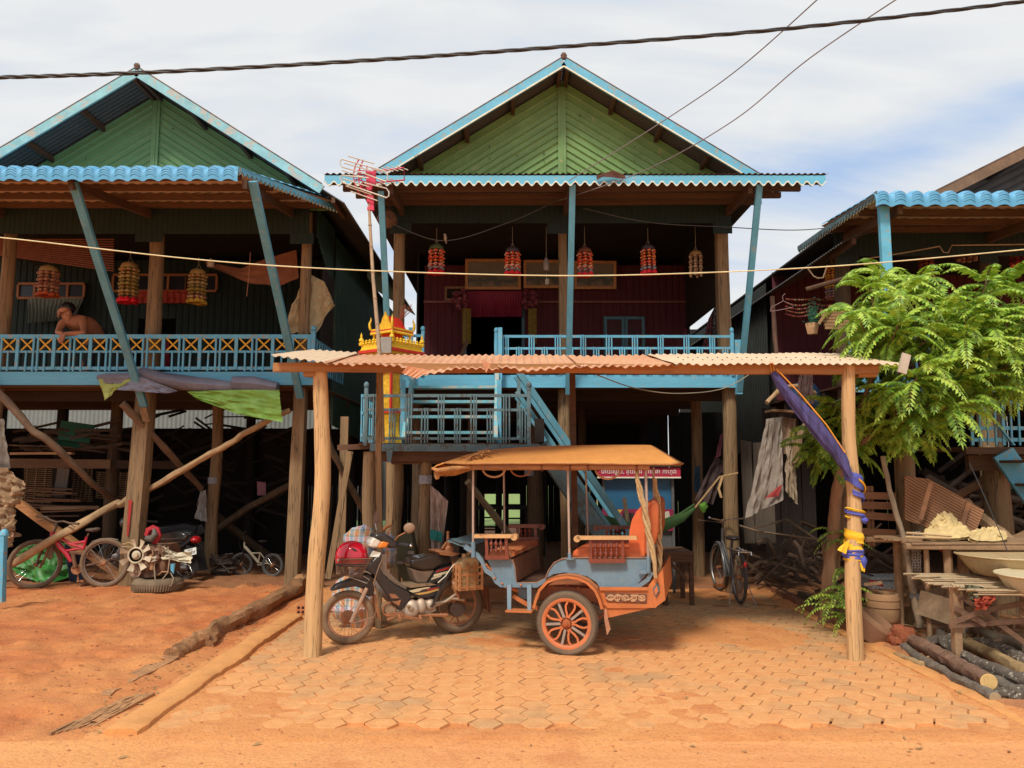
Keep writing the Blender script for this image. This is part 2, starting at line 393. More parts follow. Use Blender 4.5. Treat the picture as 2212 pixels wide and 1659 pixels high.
def build_ground():
 xs=np.concatenate([-np.geomspace(400,8.3,14),np.arange(-8,-4.2,.07),np.arange(-4.2,4.8,.030),np.arange(4.8,8,.07),np.geomspace(8.3,400,14)])
 ys=np.concatenate([-np.geomspace(60,2.3,6),np.arange(-2,3.8,.3),np.arange(3.8,9.2,.028),np.arange(9.2,13,.07),np.geomspace(13.2,900,22)])
 X,Y=np.meshgrid(xs,ys);Z=gh(X,Y)
 nx,ny=len(xs),len(ys)
 vs=np.stack([X.ravel(),Y.ravel(),Z.ravel()],1)
 i=np.arange(nx-1);j=np.arange(ny-1);I,J=np.meshgrid(i,j);a=(J*nx+I).ravel()
 fs=np.stack([a,a+1,a+nx+1,a+nx],1)
 me=bpy.data.meshes.new('ground');me.from_pydata(vs.tolist(),[],fs.tolist());me.update()
 me.polygons.foreach_set('use_smooth',[True]*len(me.polygons))
 o=bpy.data.objects.new('ground',me);COL.objects.link(o);o['kind']='structure'
 t=NT('laterite_soil')
 v=t.mapping();a=t.noise(v,.55,6,.6);b=t.noise(v,4.0,8,.7);c=t.noise(v,45,4,.7);d=t.noise(v,1.4,5,.6,.6)
 sp=t.n.new('ShaderNodeSeparateXYZ');t.lk(t.tc.outputs['Object'],sp.inputs[0])
 basec=t.ramp(b,[(.28,(.52,.175,.052)),(.52,(.64,.25,.080)),(.75,(.72,.33,.125))])
 red=t.ramp(b,[(.3,(.38,.100,.032)),(.6,(.54,.165,.045)),(.8,(.62,.25,.085))])
 leftm=t.ramp(t.math('ADD',sp.outputs[0],t.math('MULTIPLY',a,.6)),[(0,1),(1,1)])
 lm=t.math('MULTIPLY',t.math('LESS_THAN',t.math('ADD',sp.outputs[0],t.math('MULTIPLY',b,.15)),KX0-.2),t.math('GREATER_THAN',sp.outputs[1],PY0-.08))
 colr=t.mix(t.math('MULTIPLY',lm,.95),basec,red)
 roadm=t.math('LESS_THAN',t.math('ADD',sp.outputs[1],t.math('MULTIPLY',b,.12)),PY0-.02)
 rv=t.noise(t.mapping((.35,2.2,1)),2.2,7,.65)
 roadc=t.ramp(rv,[(.3,(.64,.25,.085)),(.55,(.74,.325,.125)),(.75,(.78,.39,.17))])
 colr=t.mix(t.math('MULTIPLY',roadm,.85),colr,roadc)
 colr=t.mix(t.ramp(a,[(.42,0.0),(.62,.5)]),colr,(.70,.34,.115))
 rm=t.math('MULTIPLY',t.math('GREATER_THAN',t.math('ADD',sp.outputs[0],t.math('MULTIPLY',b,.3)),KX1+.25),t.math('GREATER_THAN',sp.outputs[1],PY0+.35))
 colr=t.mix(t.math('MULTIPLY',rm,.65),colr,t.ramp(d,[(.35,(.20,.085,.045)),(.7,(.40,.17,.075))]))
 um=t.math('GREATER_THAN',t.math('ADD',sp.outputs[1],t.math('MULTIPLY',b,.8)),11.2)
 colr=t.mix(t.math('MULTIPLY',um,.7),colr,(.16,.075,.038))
 colr=t.mix(t.ramp(c,[(.36,.45),(.48,0.0)]),colr,(.30,.105,.045))
 colr=t.mix(t.ramp(t.noise(v,70,2,.5),[(.68,0.0),(.74,.6)]),colr,(.80,.55,.33))
 st_=t.noise(v,.9,5,.65,1.2);colr=t.mix(t.ramp(st_,[(.56,0.0),(.66,.45)]),colr,(.48,.15,.048));colr=t.mix(t.ramp(t.noise(v,2.3,6,.7,.8),[(.60,0.0),(.68,.4)]),colr,(.36,.13,.06))
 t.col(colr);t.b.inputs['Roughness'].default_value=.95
 h=t.math('ADD',t.math('MULTIPLY',b,1.0),t.math('ADD',t.math('MULTIPLY',c,.55),t.math('MULTIPLY',t.noise(v,16,4,.7),.6)))
 t.bump(h,.9,.016);me.materials.append(t.m)
build_ground()
def paving():
 mb=MB();R=.112;rng=random.Random(3);dxs=R*1.5;dys=R*sqrt(3)
 i=0;x=KX0+.17
 while x<KX1-.05:
  y=PY0+.22+(dys/2 if i%2 else 0)
  while y<PY1:
   if not(y>9.3 and rng.random()<.3):
    tx,ty,tz,rot=rng.gauss(0,.004),rng.gauss(0,.004),max(.0012,rng.gauss(.0025,.0013)),rng.gauss(0,.02)
    cx,cy=x+rng.gauss(0,.0025),y+rng.gauss(0,.0025)
    if rng.random()<.05:tx*=1.8;ty*=1.8;tz+=.003
    vs=[]
    for rr,zo in((R*.955,-.03),(R*.950,-.003),(R*.925,0.0)):
     for k in range(6):
      a=pi/3*k+rot;px,py=cos(a)*rr,sin(a)*rr*.985
      vs.append((cx+px,cy+py,tz+zo+px*tx+py*ty))
    fs=[(r*6+k,r*6+(k+1)%6,r*6+6+(k+1)%6,r*6+6+k)for r in range(2)for k in range(6)]+[tuple(range(12,18))]
    mb.add(vs,fs)
   y+=dys
  x+=dxs;i+=1
 t=NT('hexagonal_paving');v=t.mapping()
 ge=t.n.new('ShaderNodeNewGeometry');ri=ge.outputs['Random Per Island']
 a=t.noise(v,.9,6,.65,.4);b=t.noise(v,9,7,.7);c=t.noise(v,60,3,.6)
 dusty=t.ramp(b,[(.3,(.62,.25,.085)),(.55,(.70,.335,.125)),(.8,(.74,.42,.185))])
 bare=t.ramp(b,[(.3,(.36,.21,.10)),(.7,(.52,.32,.155))])
 m=t.math('ADD',t.math('MULTIPLY',a,1.0),t.math('MULTIPLY',t.math('SUBTRACT',ri,.5),.16))
 sp=t.n.new('ShaderNodeSeparateXYZ');t.lk(t.tc.outputs['Object'],sp.inputs[0])
 bk=t.math('MULTIPLY',t.math('MINIMUM',t.math('MAXIMUM',t.math('SUBTRACT',sp.outputs[1],6.9),0),1.5),.13)
 m=t.math('ADD',m,bk)
 colr=t.mix(t.ramp(m,[(.50,0.0),(.68,.85)]),dusty,bare)
 colr=t.mix(t.ramp(ri,[(.0,.18),(.5,0.0),(1,0.0)]),colr,(.55,.26,.11))
 colr=t.mix(t.ramp(c,[(.34,.35),(.46,0.0)]),colr,(.32,.14,.06))
 t.col(colr);t.b.inputs['Roughness'].default_value=.92
 t.bump(t.math('ADD',b,t.math('MULTIPLY',c,.6)),.35,.006)
 struct('paving',mb,t.m,smooth=False)
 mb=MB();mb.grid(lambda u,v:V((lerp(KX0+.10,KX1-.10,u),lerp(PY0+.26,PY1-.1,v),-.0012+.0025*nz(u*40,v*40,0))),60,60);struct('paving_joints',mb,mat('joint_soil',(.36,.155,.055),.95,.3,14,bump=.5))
paving()
def kerb(x0,x1,y0,y1,zt,seed):
 mb=MB()
 n=60
 vs=[]
 for i in range(n+1):
  y=lerp(y0,y1,i/n);w=.02*nz(y*2.1,seed,0)+.015*nz(y*7,seed,1)
  a=x0+.03*nz(y*1.2,seed,5);b=x1+w+.035*nz(y*1.7,seed,9);z=zt+.012*nz(y*1.5,seed,3)+.006*nz(y*9,seed,3)
  vs+=[(a-.01,y,-.06),(a,y,z-.012),(a+.02,y,z),(b-.025,y,z),(b,y,z-.015+.008*nz(y*11,seed,8)),(b+.012,y,-.06)]
 fs=[(i*6+k,i*6+k+1,i*6+7+k,i*6+6+k)for i in range(n)for k in range(5)]+[(0,1,2,3,4,5),tuple(n*6+k for k in(5,4,3,2,1,0))]
 return mb.add(vs,[f[::-1]for f in fs])
KERBM=mat('kerb_mortar',(.66,.30,.10),.95,.22,7,dust=.35,dustc=(.66,.30,.095),bump=.9)
struct('kerb_left',kerb(KX0-.17,KX0+.03,4.97,8.75,.042,1),KERBM)
struct('kerb_right',kerb(KX1-.02,KX1+.13,4.9,9.3,.022,4),KERBM)
def stones():
 mb=MB();rng=random.Random(21)
 for i in range(2600):
  zone_=rng.random()
  if zone_<.62:x,y=rng.uniform(-6.5,KX0-.25),rng.uniform(5.1,11)
  elif zone_<.80:x,y=rng.uniform(3.4,6.2),rng.uniform(5.2,9)
  else:x,y=rng.uniform(-3,3.4),rng.uniform(4.2,9)
  r=rng.uniform(.004,.013)*(1.6 if rng.random()<.05 else 1)
  mb.ell((x,y,gz(x,y)+r*.1),(r*rng.uniform(.8,1.5),r,r*.6),5,3,lump=.5,seed=i)
 o=solo('loose_stones',mb,mat('soil_clods',(.47,.19,.08),.95,.3,20),'reddish pebbles and clods scattered over the bare earth','gravel',kind='stuff',smooth=False)
stones()
def litter():
 mb=MB();rng=random.Random(9)
 for i in range(420):
  k=rng.random()
  if k<.55:x,y=rng.gauss(3.75,.35),rng.uniform(5.6,8.6)
  elif k<.8:x,y=rng.uniform(-2.9,-2.5),rng.uniform(5,8.5)
  else:x,y=rng.uniform(-4,4),rng.uniform(4.5,8)
  a=rng.uniform(0,6.28);s=rng.uniform(.012,.035);z=gz(x,y)+.008
  d=V((cos(a),sin(a),rng.uniform(-.2,.3)))*s;n=V((-sin(a),cos(a),rng.uniform(-.4,.4)))*s*.35
  c=V((x,y,z))
  mb.add([c-d,c-n,c+d,c+n+V((0,0,.004))],[(0,1,2,3)])
 solo('leaf_litter',mb,mat('dry_leaf',(.36,.22,.09),.8,.45,30),'dry leaves and chips strewn over the ground','leaf litter',kind='stuff',smooth=False)
litter()
def grass():
 mb=MB();mb.grid(lambda u,v:V((lerp(-60,60,u),lerp(21.5,120,v),.05+.15*nz(u*40,v*20,0))),60,30)
 struct('lawn',mb,mat('sunlit_grass',(.21,.30,.075),.9,.35,3,bump=.6,wear=.25,wearc=(.45,.36,.14),wscale=2))
grass()
# -------- stilt houses
def scallop(mb,A,B,h0,amp,pitch,th=.018,nrm=(0,-1,0)):
 """board with a wavy lower edge between top corners A and B"""
 A=V(A);B=V(B);L=(B-A).length;n=max(2,int(L/pitch)*10);N=V(nrm)*th
 ln=max(1,round(L/pitch))
 top=[A.lerp(B,i/n)for i in range(n+1)]
 bot=[p-V((0,0,h0+amp*(1-cos(2*pi*ln*i/n))/2))for i,p in enumerate(top)]
 vs=[]
 for t,b in zip(top,bot):vs+=[t,b,t+N,b+N]
 fs=[]
 for i in range(n):
  k=i*4;q=k+4
  fs+=[(k,k+1,q+1,q),(k+2,q+2,q+3,k+3),(k,q,q+2,k+2),(k+1,k+3,q+3,q+1)]
 fs+=[(0,2,3,1),(n*4,n*4+1,n*4+3,n*4+2)]
 mb.add(vs,fs)
 tr=[]
 for b in bot:tr.append(b+N*1.15)
 return tr
def trim_strip(mb,pts,w=.014,nrm=(0,-1,0),th=.008):
 vs=[];N=V(nrm)*th
 for p in pts:vs+=[p+V((0,0,w)),p-V((0,0,.003)),p+V((0,0,w))+N,p-V((0,0,.003))+N]
 fs=[]
 for i in range(len(pts)-1):
  k=i*4;q=k+4
  fs+=[(k,k+1,q+1,q),(k+2,q+2,q+3,k+3),(k,q,q+2,k+2),(k+1,k+3,q+3,q+1)]
 mb.add(vs,fs)
def chevron(mb,x0,xe,zr,zb,slope,Y,pitch=.105,amp=.020):
 s=1 if xe>x0 else-1
 H=zr-zb;n=int(H/pitch)*8;vs=[];fs=[]
 for i in range(n+1):
  k=H*i/n;ph=(k/pitch)%1
  o=amp if ph<.16 else(0 if ph>.26 else amp*(1-(ph-.16)/.1))
  zt=zr-k;xend=x0+s*max(0.0,(zt-zb)/slope)
  vs+=[(x0,Y-o,zt),(xend,Y-o,zb)]
 for i in range(n):fs.append((2*i,2*i+1,2*i+3,2*i+2))
 mb.add(vs,fs)
def square_post(mb,p0,p1,w,seed=0,taper=.9,n=8,rough=.05):
 """hewn post, roughly square with worn corners"""
 p0=V(p0);p1=V(p1);vs=[];fs=[];m=9
 for i in range(m+1):
  t=i/m;c=p0.lerp(p1,t)+V((.012*nz(t*2.2,seed,1),.012*nz(t*2.2,seed,2),0));k=w/2*lerp(1,taper,t)
  for j in range(12):
   a=2*pi*j/12+pi/12;ca,sa=cos(a),sin(a)
   q=1/max(abs(ca),abs(sa));q=min(q,1.22)*(1+rough*nz(ca*2+seed,sa*2,t*5))
   vs.append(c+V((ca*q*k,sa*q*k,0)))
 for i in range(m):
  for j in range(12):fs.append((i*12+j,i*12+(j+1)%12,(i+1)*12+(j+1)%12,(i+1)*12+j))
 fs+=[tuple(range(11,-1,-1)),tuple(m*12+j for j in range(12))]
 return mb.add(vs,fs)
def round_post(mb,p0,p1,r,seed=0,taper=.85,bend=.02,n=14,m=12):
 p0=V(p0);p1=V(p1);L=(p1-p0).length
 pts=[];rs=[]
 for i in range(m+1):
  t=i/m;pts.append(p0.lerp(p1,t)+V((bend*nz(t*1.7,seed,0)*2,bend*nz(t*1.7,seed,5)*2,0)));rs.append(r*lerp(1,taper,t)*(1+.05*nz(t*6,seed,3)))
 return mb.tube(pts,rs,n,rough=.06,seed=seed)
def roof_slope(mb,xr,zr,xe,ze,y0,y1,amp=.01):
 mb.corr((xr,y0,zr),(xr,y1,zr),(xe,y1,ze),(xe,y0,ze),.076,amp,1)
def plank_floor(mb,x0,x1,y0,y1,z,th=.022,w=.13,gap=.006,along='x',rng=None):
 rng=rng or random.Random(1)
 if along=='x':
  y=y0
  while y<y1:
   mb.bb(x0-rng.uniform(0,.02),x1+rng.uniform(0,.02),y,min(y+w,y1),z-th+rng.uniform(-.002,.002),z+rng.uniform(-.002,.002));y+=w+gap
 else:
  x=x0
  while x<x1:
   mb.bb(x,min(x+w,x1),y0-rng.uniform(0,.02),y1,z-th+rng.uniform(-.002,.002),z+rng.uniform(-.002,.002));x+=w+gap
def vwall(x0,x1,z0,z1,Y,pitch=.09,amp=.01):
 mb=MB();mb.corr((x0,Y,z1),(x1,Y,z1),(x1,Y,z0),(x0,Y,z0),pitch,amp,1,rib=True);return mb
def hip_x(xa,xb):return lerp(xa,xb,.5)
def house(name_label,c,cat='stilt house'):
 root=thing('stilt_house',name_label,cat,(c['xr'],c['yd'],0))
 xr,zr,sl=c['xr'],c['zr'],c['slope']
 mb=MB();zl=zr-sl*(xr-c['el']);zR=zr-sl*(c['er']-xr)
 roof_slope(mb,xr,zr,c['er'],zR,c['yb'],c.get('yend',20.0));roof_slope(mb,xr,zr,c['el'],zl,c['yb'],c.get('yend',20.0))
 roof=part('roof',mb,TINGREY if not c.get('rust')else TINRUST,root,angle=60)
 mb=MB();y=c['yb']+.03
 bt=[]
 for s,xe in((1,c['er']),(-1,c['el'])):
  xm=xr+s*c.get('barge',2.6)
  if s<0 and 'bargel' in c:xm=xr-c['bargel']
  zm=zr-sl*abs(xm-xr)
  b=MB();b.beam((xr,y-.05,zr-.02),(xm,y-.05,zm-.02),.028,.125);part('barge_board',b,c['bargem'],roof)
  if c.get('trim'):b=MB();b.beam((xr,y-.068,zr-.085),(xm,y-.068,zm-.085),.012,.018);part('trim',b,WHITEP,roof)
  mb.tube([(xr,y-.06,zr+.06),(xm,y-.06,zm+.06)],.010,5)
 part('verge_cap',mb,TINRUST,roof)
 nP=c.get('npurl',5)
 for s,xe in((1,c['er']),(-1,c['el'])):
  for k in range(nP):
   xx=xr+s*(.05+(abs(xe-xr)-.2)*k/(nP-1));mb=MB();mb.beam((xx,c['yb']+.01,zr-sl*abs(xx-xr)-.06),(xx,c['yg']+.1,zr-sl*abs(xx-xr)-.06),.05,.075);part('purlin',mb,WOODY,roof)
 mb=MB();mb.lathe((xr,c['yb']-.03,zr+.07),[(.0,.04),(.03,.03),(.045,0),(.03,-.05)],8);part('finial',mb,TINRUST,roof)
 gw=MB();g=c['yg'];zb=c['zgb'];zt=zr-.03
 chevron(gw,xr,xr-5,zt,zb,sl,g);chevron(gw,xr,xr+5,zt,zb,sl,g)
 gp=part('gable_wall',gw,c['gm'],root,angle=30)
 mb=MB();mb.bb(xr-.055,xr+.055,g-.03,g-.018,zb,zt-.1);mb.bb(xr-.012,xr+.012,g-.038,g-.03,zb,zt-.1);part('centre_strip',mb,c['gm'],gp)
 mb=MB();rr=random.Random(4)
 for k in range(26):
  s=rr.choice((-1,1));dxx=rr.choice((.25,.62,1.0,1.4,1.8));zz_=rr.uniform(zb+.1,zt-sl*dxx-.15)if zt-sl*dxx-.15>zb+.1 else None
  if zz_:mb.ell((xr+s*dxx,g-.02,zz_),(.009,.006,.009),6,4)
 part('screw_heads',mb,WIREM,gp)
 ye,ze,yb2,zb2=c['ye'],c['ze'],c['yg']-.02,c['zab']
 if c['awn']=='tin':
  mb=MB();mb.corr((c['axl'],ye,ze),(c['axr'],ye,ze),(c['axr2'],yb2,zb2),(c['axl2'],yb2,zb2),.076,.011,3,sag=.008)
  aw=part('awning',mb,TINRUST,root,angle=60)
  mb=MB();tr=scallop(mb,(c['axl']+.04,ye+.03,ze-.02),(c['axr']-.05,ye+.03,ze-.02),.085,.05,.118);fa=part('fascia',mb,BLUEX,aw)
  mb=MB();trim_strip(mb,tr);part('trim',mb,WHITEP,fa)
 else:
  mb=MB();W=c['axr']-c['axl'];nr=int(W/c['tp']);nu=nr*10;sd_=c.get('seed',0)
  prof=[(0.0,-.16),(.0,-.15),(-.006,-.10),(-.002,-.05),(.02,-.012),(.07,.0)]
  def tp(u,j):
   ph=(u*nr)%1.0;w=(sin(pi*min(1,ph/.82))**.8)if ph<.82 else 0.0
   o=.05*w
   return o
  rows=prof+[(k*.17+.05+dd,.0+(-.012 if dd else 0.0))for k in range(1,14)for dd in(0,.012)]
  rows=[r for r in rows if r[0]<=(yb2-ye)]+[(yb2-ye,0)]
  vs=[]
  for j,(dy,dz)in enumerate(rows):
   t=max(0,dy/(yb2-ye))
   for i in range(nu+1):
    u=i/nu;x=lerp(lerp(c['axl'],c['axl2'],t),lerp(c['axr'],c['axr2'],t),u)
    o=tp(u,j);wob=.012*nz(x*.7,sd_,2)
    dl=(.035 if((u*nr)%1)>.82 else 0)if False else 0
    vs.append((x,ye+dy+(.0 if dy>.03 else-o*.35+.012),lerp(ze,zb2,t)+dz+o*(.45 if dz<-.12 else .8)+wob))
  fs=[(j*(nu+1)+i,j*(nu+1)+i+1,(j+1)*(nu+1)+i+1,(j+1)*(nu+1)+i)for j in range(len(rows)-1)for i in range(nu)]
  mb.add(vs,fs)
  for i in range(nr):
   for k in range(4):
    zq=-.035-k*.030
    xa=lerp(c['axl'],c['axr'],(i+.10)/nr);xb=lerp(c['axl'],c['axr'],(i+.74)/nr)
    nseg=6;pts=[]
    for q in range(nseg+1):
     x=lerp(xa,xb,q/nseg);u=(x-c['axl'])/W;o=tp(u,0)
     pts.append((x,ye-o*.35+.006,ze+zq+o*.9+.012*nz(x*.7,sd_,2)))
    mb.tube(pts,.004,4,cap=False)
  aw=part('awning',mb,TILEB,root,angle=50)
  mb=MB();mb.corr((c['axl'],ye+.06,ze-.035),(c['axr']-.02,ye+.06,ze-.035),(c['axr2']-.03,yb2,zb2-.03),(c['axl2'],yb2,zb2-.03),.14,.010,2)
  part('underside',mb,FIBRE,aw)
  for sd2,a,b in c['sides']:
   mb=MB();A=V(a);B=V(b);N=(B-A).cross(V((0,0,1))).normalized()*sd2
   tr=scallop(mb,A,B,.05,.045,.085,.015,N);fa=part('fascia',mb,BLUEGREY if c.get('greyside')else BLUE,aw)
   mb=MB();trim_strip(mb,tr,.014,N);part('trim',mb,WHITEP,fa)
 for k,t in enumerate(c.get('pl',(.08,.38,.70,.95))):
  mb=MB();yy=lerp(ye,yb2,t);zz2=lerp(ze,zb2,t)-.085
  mb.beam((lerp(c['axl'],c['axl2'],t)+.08,yy,zz2),(lerp(c['axr'],c['axr2'],t)-.08,yy,zz2),.055,.07,seg=5,jit=.008);part('purlin',mb,WOODX,aw)
 for xx in c['rafters']:
  mb=MB();mb.beam((xx,ye+.1,ze-.16),(xx,c['yd']+.1,zb2-.17),.055,.11);part('rafter',mb,WOODY,aw)
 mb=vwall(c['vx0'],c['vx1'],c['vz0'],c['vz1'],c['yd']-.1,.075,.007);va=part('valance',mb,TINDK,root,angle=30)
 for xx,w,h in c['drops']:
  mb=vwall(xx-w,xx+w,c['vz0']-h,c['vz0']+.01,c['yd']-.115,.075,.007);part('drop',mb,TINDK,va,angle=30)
 rng=random.Random(c['xr']*10//1)
 mb=MB();plank_floor(mb,c['dx0'],c['dx1'],c['yd']-.05,c.get('yfl',20),c['zf'],w=.14,rng=rng);fl=part('floor',mb,WOODX,root)
 for yy in np.arange(c['yd']+.6,c.get('yfl',20)-.9,1.5):
  mb=MB();mb.beam((c['dx0'],yy,c['zf']-.10),(c['dx1'],yy,c['zf']-.10),.08,.14);part('joist',mb,WOODD,fl)
 mb=MB();mb.bb(c['dx0'],c['dx1'],c['yd']-.1,c['yd']-.055,c['zb0'],c['zb1']);part('edge_beam',mb,c['beamm'],fl)
 yw=c['yw']
 w=part('front_wall',c['wall'](yw),c['wm'],root,angle=30)
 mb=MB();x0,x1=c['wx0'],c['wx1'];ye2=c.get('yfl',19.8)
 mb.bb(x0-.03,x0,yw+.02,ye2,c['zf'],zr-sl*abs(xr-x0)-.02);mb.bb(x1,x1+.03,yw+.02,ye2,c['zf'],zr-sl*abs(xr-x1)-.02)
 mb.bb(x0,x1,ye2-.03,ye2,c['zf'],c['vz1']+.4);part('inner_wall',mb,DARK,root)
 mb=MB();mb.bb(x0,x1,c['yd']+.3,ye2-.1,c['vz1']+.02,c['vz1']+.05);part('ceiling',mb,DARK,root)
 return root,aw,fl
def posts(root,lst,name='post'):
 for i,q in enumerate(lst):
  x,y,z0,z1,w,m,kind=q[:7];mb=MB();xt=q[7]if len(q)>7 else x
  (square_post if kind=='s' else round_post)(mb,(x,y,z0),(xt,y,z1),w if kind=='s' else w/2,seed=x*3+y)
  part(name,mb,m,root,label=(q[8]if len(q)>8 else None))
def slat_rail(root,x0,x1,Y,z_top,z_mid,z_bot,m,period=.305,first=0.0,post0=True,post1=True,zpost=None,w=.022,down=None):
 """rail of triple pickets: tall triples to the top rail, short triples to the middle rail"""
 mb=MB();rr=random.Random(int(x0*100)%97)
 for z,h in((z_top,.035),(z_mid,.03),(z_bot,.03)):mb.beam((x0,Y,z),(x1,Y,z+rr.uniform(-.006,.006)),.03,h)
 r=part('railing',mb,m,root)
 x=x0+first;k=0
 dn=z_bot-.03 if down is None else down
 while x<x1-.05:
  for j in(-1,0,1):
   b=MB();xx=x+j*.031+rr.uniform(-.003,.003);top=z_top+.015 if k%2==0 else z_mid+.015
   if not(x0<xx<x1):continue
   b.beam((xx+rr.uniform(-.006,.006),Y-.024,dn),(xx,Y-.024,top+rr.uniform(-.004,.006)),w*.75,.014);part('baluster',b,m,r)
  x+=period/2;k+=1
 zp=zpost or z_top+.06
 for f,xx in((post0,x0),(post1,x1)):
  if f:
   b=MB();square_post(b,(xx,Y,dn-.03),(xx,Y,zp),.05,seed=xx,taper=1);b.lathe((xx,Y,zp),[(.018,0),(.032,.02),(.030,.05),(.012,.07),(0,.075)],8);part('newel',b,m,r)
 return r
# ================= centre house
cc=dict(xr=.69,zr=7.04,slope=.635,el=-2.02,er=3.38,yb=9.75,yg=10.22,yd=10.3,ye=9.1,ze=5.235,zab=5.31,zgb=5.34,barge=2.72,bargem=BLUE,trim=True,gm=TINGR,awn='tin',axl=-2.34,axr=3.90,axl2=-1.98,axr2=3.40,rafters=(-1.5,.73,2.95),vx0=-1.66,vx1=2.99,vz0=4.965,vz1=5.31,drops=((-1.52,.15,.15),(.62,.14,.15),(2.87,.13,.15)),dx0=-1.75,dx1=3.02,zf=2.76,zb0=2.71,zb1=2.88,beamm=BLUEX,yw=12.9,wx0=-1.6,wx1=3.0,wm=MAROON,pl=(.06,.32,.60,.9))
DX0,DX1,DZ1=-.77,.165,4.42
def wall_c(yw):
 mb=vwall(-1.5,DX0,2.76,5.1,yw,.11,.012)
 b=vwall(DX1,2.98,2.76,5.1,yw,.11,.012);mb.add(b.v,b.f)
 b=vwall(DX0,DX1,DZ1,5.1,yw,.11,.012);return mb.add(b.v,b.f)
cc['wall']=wall_c
HC,awc,flc=house('house with yellow-green gable, maroon walls and a wavy blue fascia board',cc)
posts(HC,[(-1.60,10.42,0,2.75,.22,POST,'r'),(-1.57,10.42,2.76,5.3,.17,POST,'r'),(.73,10.45,0,2.75,.19,POST,'r'),(.71,10.5,2.76,5.3,.13,POST,'s'),(2.93,10.42,0,2.75,.21,POST,'r'),(2.92,10.45,2.76,5.3,.19,POST,'s')])
posts(HC,[(2.86,12.0,0,2.7,.19,POST,'r'),(.35,12.2,0,2.7,.26,POSTD,'r'),(-1.5,12.2,0,2.7,.2,POSTD,'r'),(-.6,11.7,0,2.7,.16,POSTD,'r'),(1.2,13.5,0,2.7,.16,POSTD,'r'),(-.9,14.5,0,2.7,.18,DARK,'r'),(-1.5,14.5,0,2.7,.18,DARK,'r'),(2.86,14.5,0,2.7,.18,DARK,'r'),(.55,14.8,0,2.7,.2,DARK,'r'),(2.86,17,0,2.7,.2,DARK,'r'),(.6,17,0,2.7,.2,DARK,'r'),(-1.4,17,0,2.7,.2,DARK,'r'),(-.3,17,0,2.7,.15,DARK,'r')])
for(xt,yt,zt_,xb,yb_,zb_)in((.745,9.16,5.12,.745,10.17,2.62),(3.05,9.16,5.12,3.02,10.17,2.66),(-1.62,9.2,5.05,-1.62,10.17,2.72)):
 mb=MB();mb.beam((xt,yt,zt_),(xb,yb_,zb_),.075,.045);part('brace',mb,BRACE,HC)
slat_rail(HC,P(1072,740,10.2).x,2.95,10.2,3.40,3.235,2.93,BLUE,period=.345,first=.13,post1=True,zpost=3.45)
slat_rail(HC,-1.50,P(913,740,10.2).x,10.2,3.41,3.24,2.93,BLUE,period=.345,first=.10,post0=False,zpost=3.47)
mb=MB();mb.bb(2.98,3.06,10.16,10.24,2.62,3.35);part('corner_post',mb,BLUE,HC)
mb=MB();yw=12.9
mb.bb(DX0-.05,DX0,yw-.05,yw+.02,2.76,4.47);mb.bb(DX1,DX1+.05,yw-.05,yw+.02,2.76,4.47);mb.bb(DX0,DX1,yw-.05,yw+.02,DZ1,DZ1+.05)
part('door_frame',mb,mat('dim_blue_frame',(.05,.12,.18),.6),HC)
mb=MB();mb.bb(-1.5,2.98,yw-.06,yw-.03,4.43,4.47);part('wall_rail',mb,mat('reddish_lath',(.20,.07,.06),.7),HC)
def casement(root,x0,x1,z0,z1,Y,fm,pm,name='window'):
 mb=MB();fw=.045;zm=lerp(z0,z1,.55)
 mb.bb(x0,x0+fw,Y-.03,Y,z0,z1);mb.bb(x1-fw,x1,Y-.03,Y,z0,z1)
 for z in(z0,zm,z1-fw):mb.bb(x0+fw,x1-fw,Y-.028,Y-.002,z,z+fw)
 w=part('shutter',mb,fm,root)
 mb=MB()
 for i in range(12):
  z=lerp(zm+fw,z1-fw,(i+.5)/12);mb.beam((x0+fw,Y-.012,z),(x1-fw,Y-.012,z),.012,.022)
 mb.bb(x0+fw,x1-fw,Y-.01,Y-.006,z0+fw,zm);part('louvre',mb,pm,w)
FB=mat('window_blue',(.055,.17,.24),.55,.15,6)
win=part('window',MB().bb(1.545,2.26,yw-.035,yw-.015,2.95,4.21),mat('window_dark',(.01,.01,.015),.4),HC)
casement(win,1.56,1.90,2.97,4.19,yw-.045,FB,MAROON);casement(win,1.91,2.24,2.97,4.19,yw-.045,FB,MAROON)
mb=MB();
for a,b,c_,d in((-1.145,-.80,4.47,4.51),(-1.145,-.80,4.68,4.72),(-1.145,-1.11,4.51,4.68),(-.835,-.80,4.51,4.68)):mb.bb(a,b,yw-.05,yw-.015,c_,d)
vent=part('vent',mb,mat('vent_frame',(.25,.12,.06),.6),HC)
mb=MB();
for i in range(5):mb.beam((-1.11,yw-.02,4.53+i*.032),(-.835,yw-.02,4.53+i*.032),.02,.006)
mb.bb(-1.11,-.835,yw-.015,yw-.012,4.51,4.68);part('louvre',mb,DARK,vent)
mb=MB();mb.bb(2.96,2.99,10.6,12.9,4.0,5.3);part('side_sheet',mb,DARK,HC)
LZ=1.93;LX0,LX1,LY0,LY1=P(775,950,8.85).x,P(1165,950,8.85).x,8.85,9.9
mb=MB();plank_floor(mb,LX0,LX1,LY0,LY1,LZ,along='y',w=.11,gap=.012,rng=random.Random(5));ld=part('landing',mb,WOODY,HC)
mb=MB();mb.beam((P(800,960,8.83).x,8.83,LZ-.05),(LX1+.02,8.83,LZ-.06),.04,.085);part('edge_beam',mb,BLUEGREY,ld)
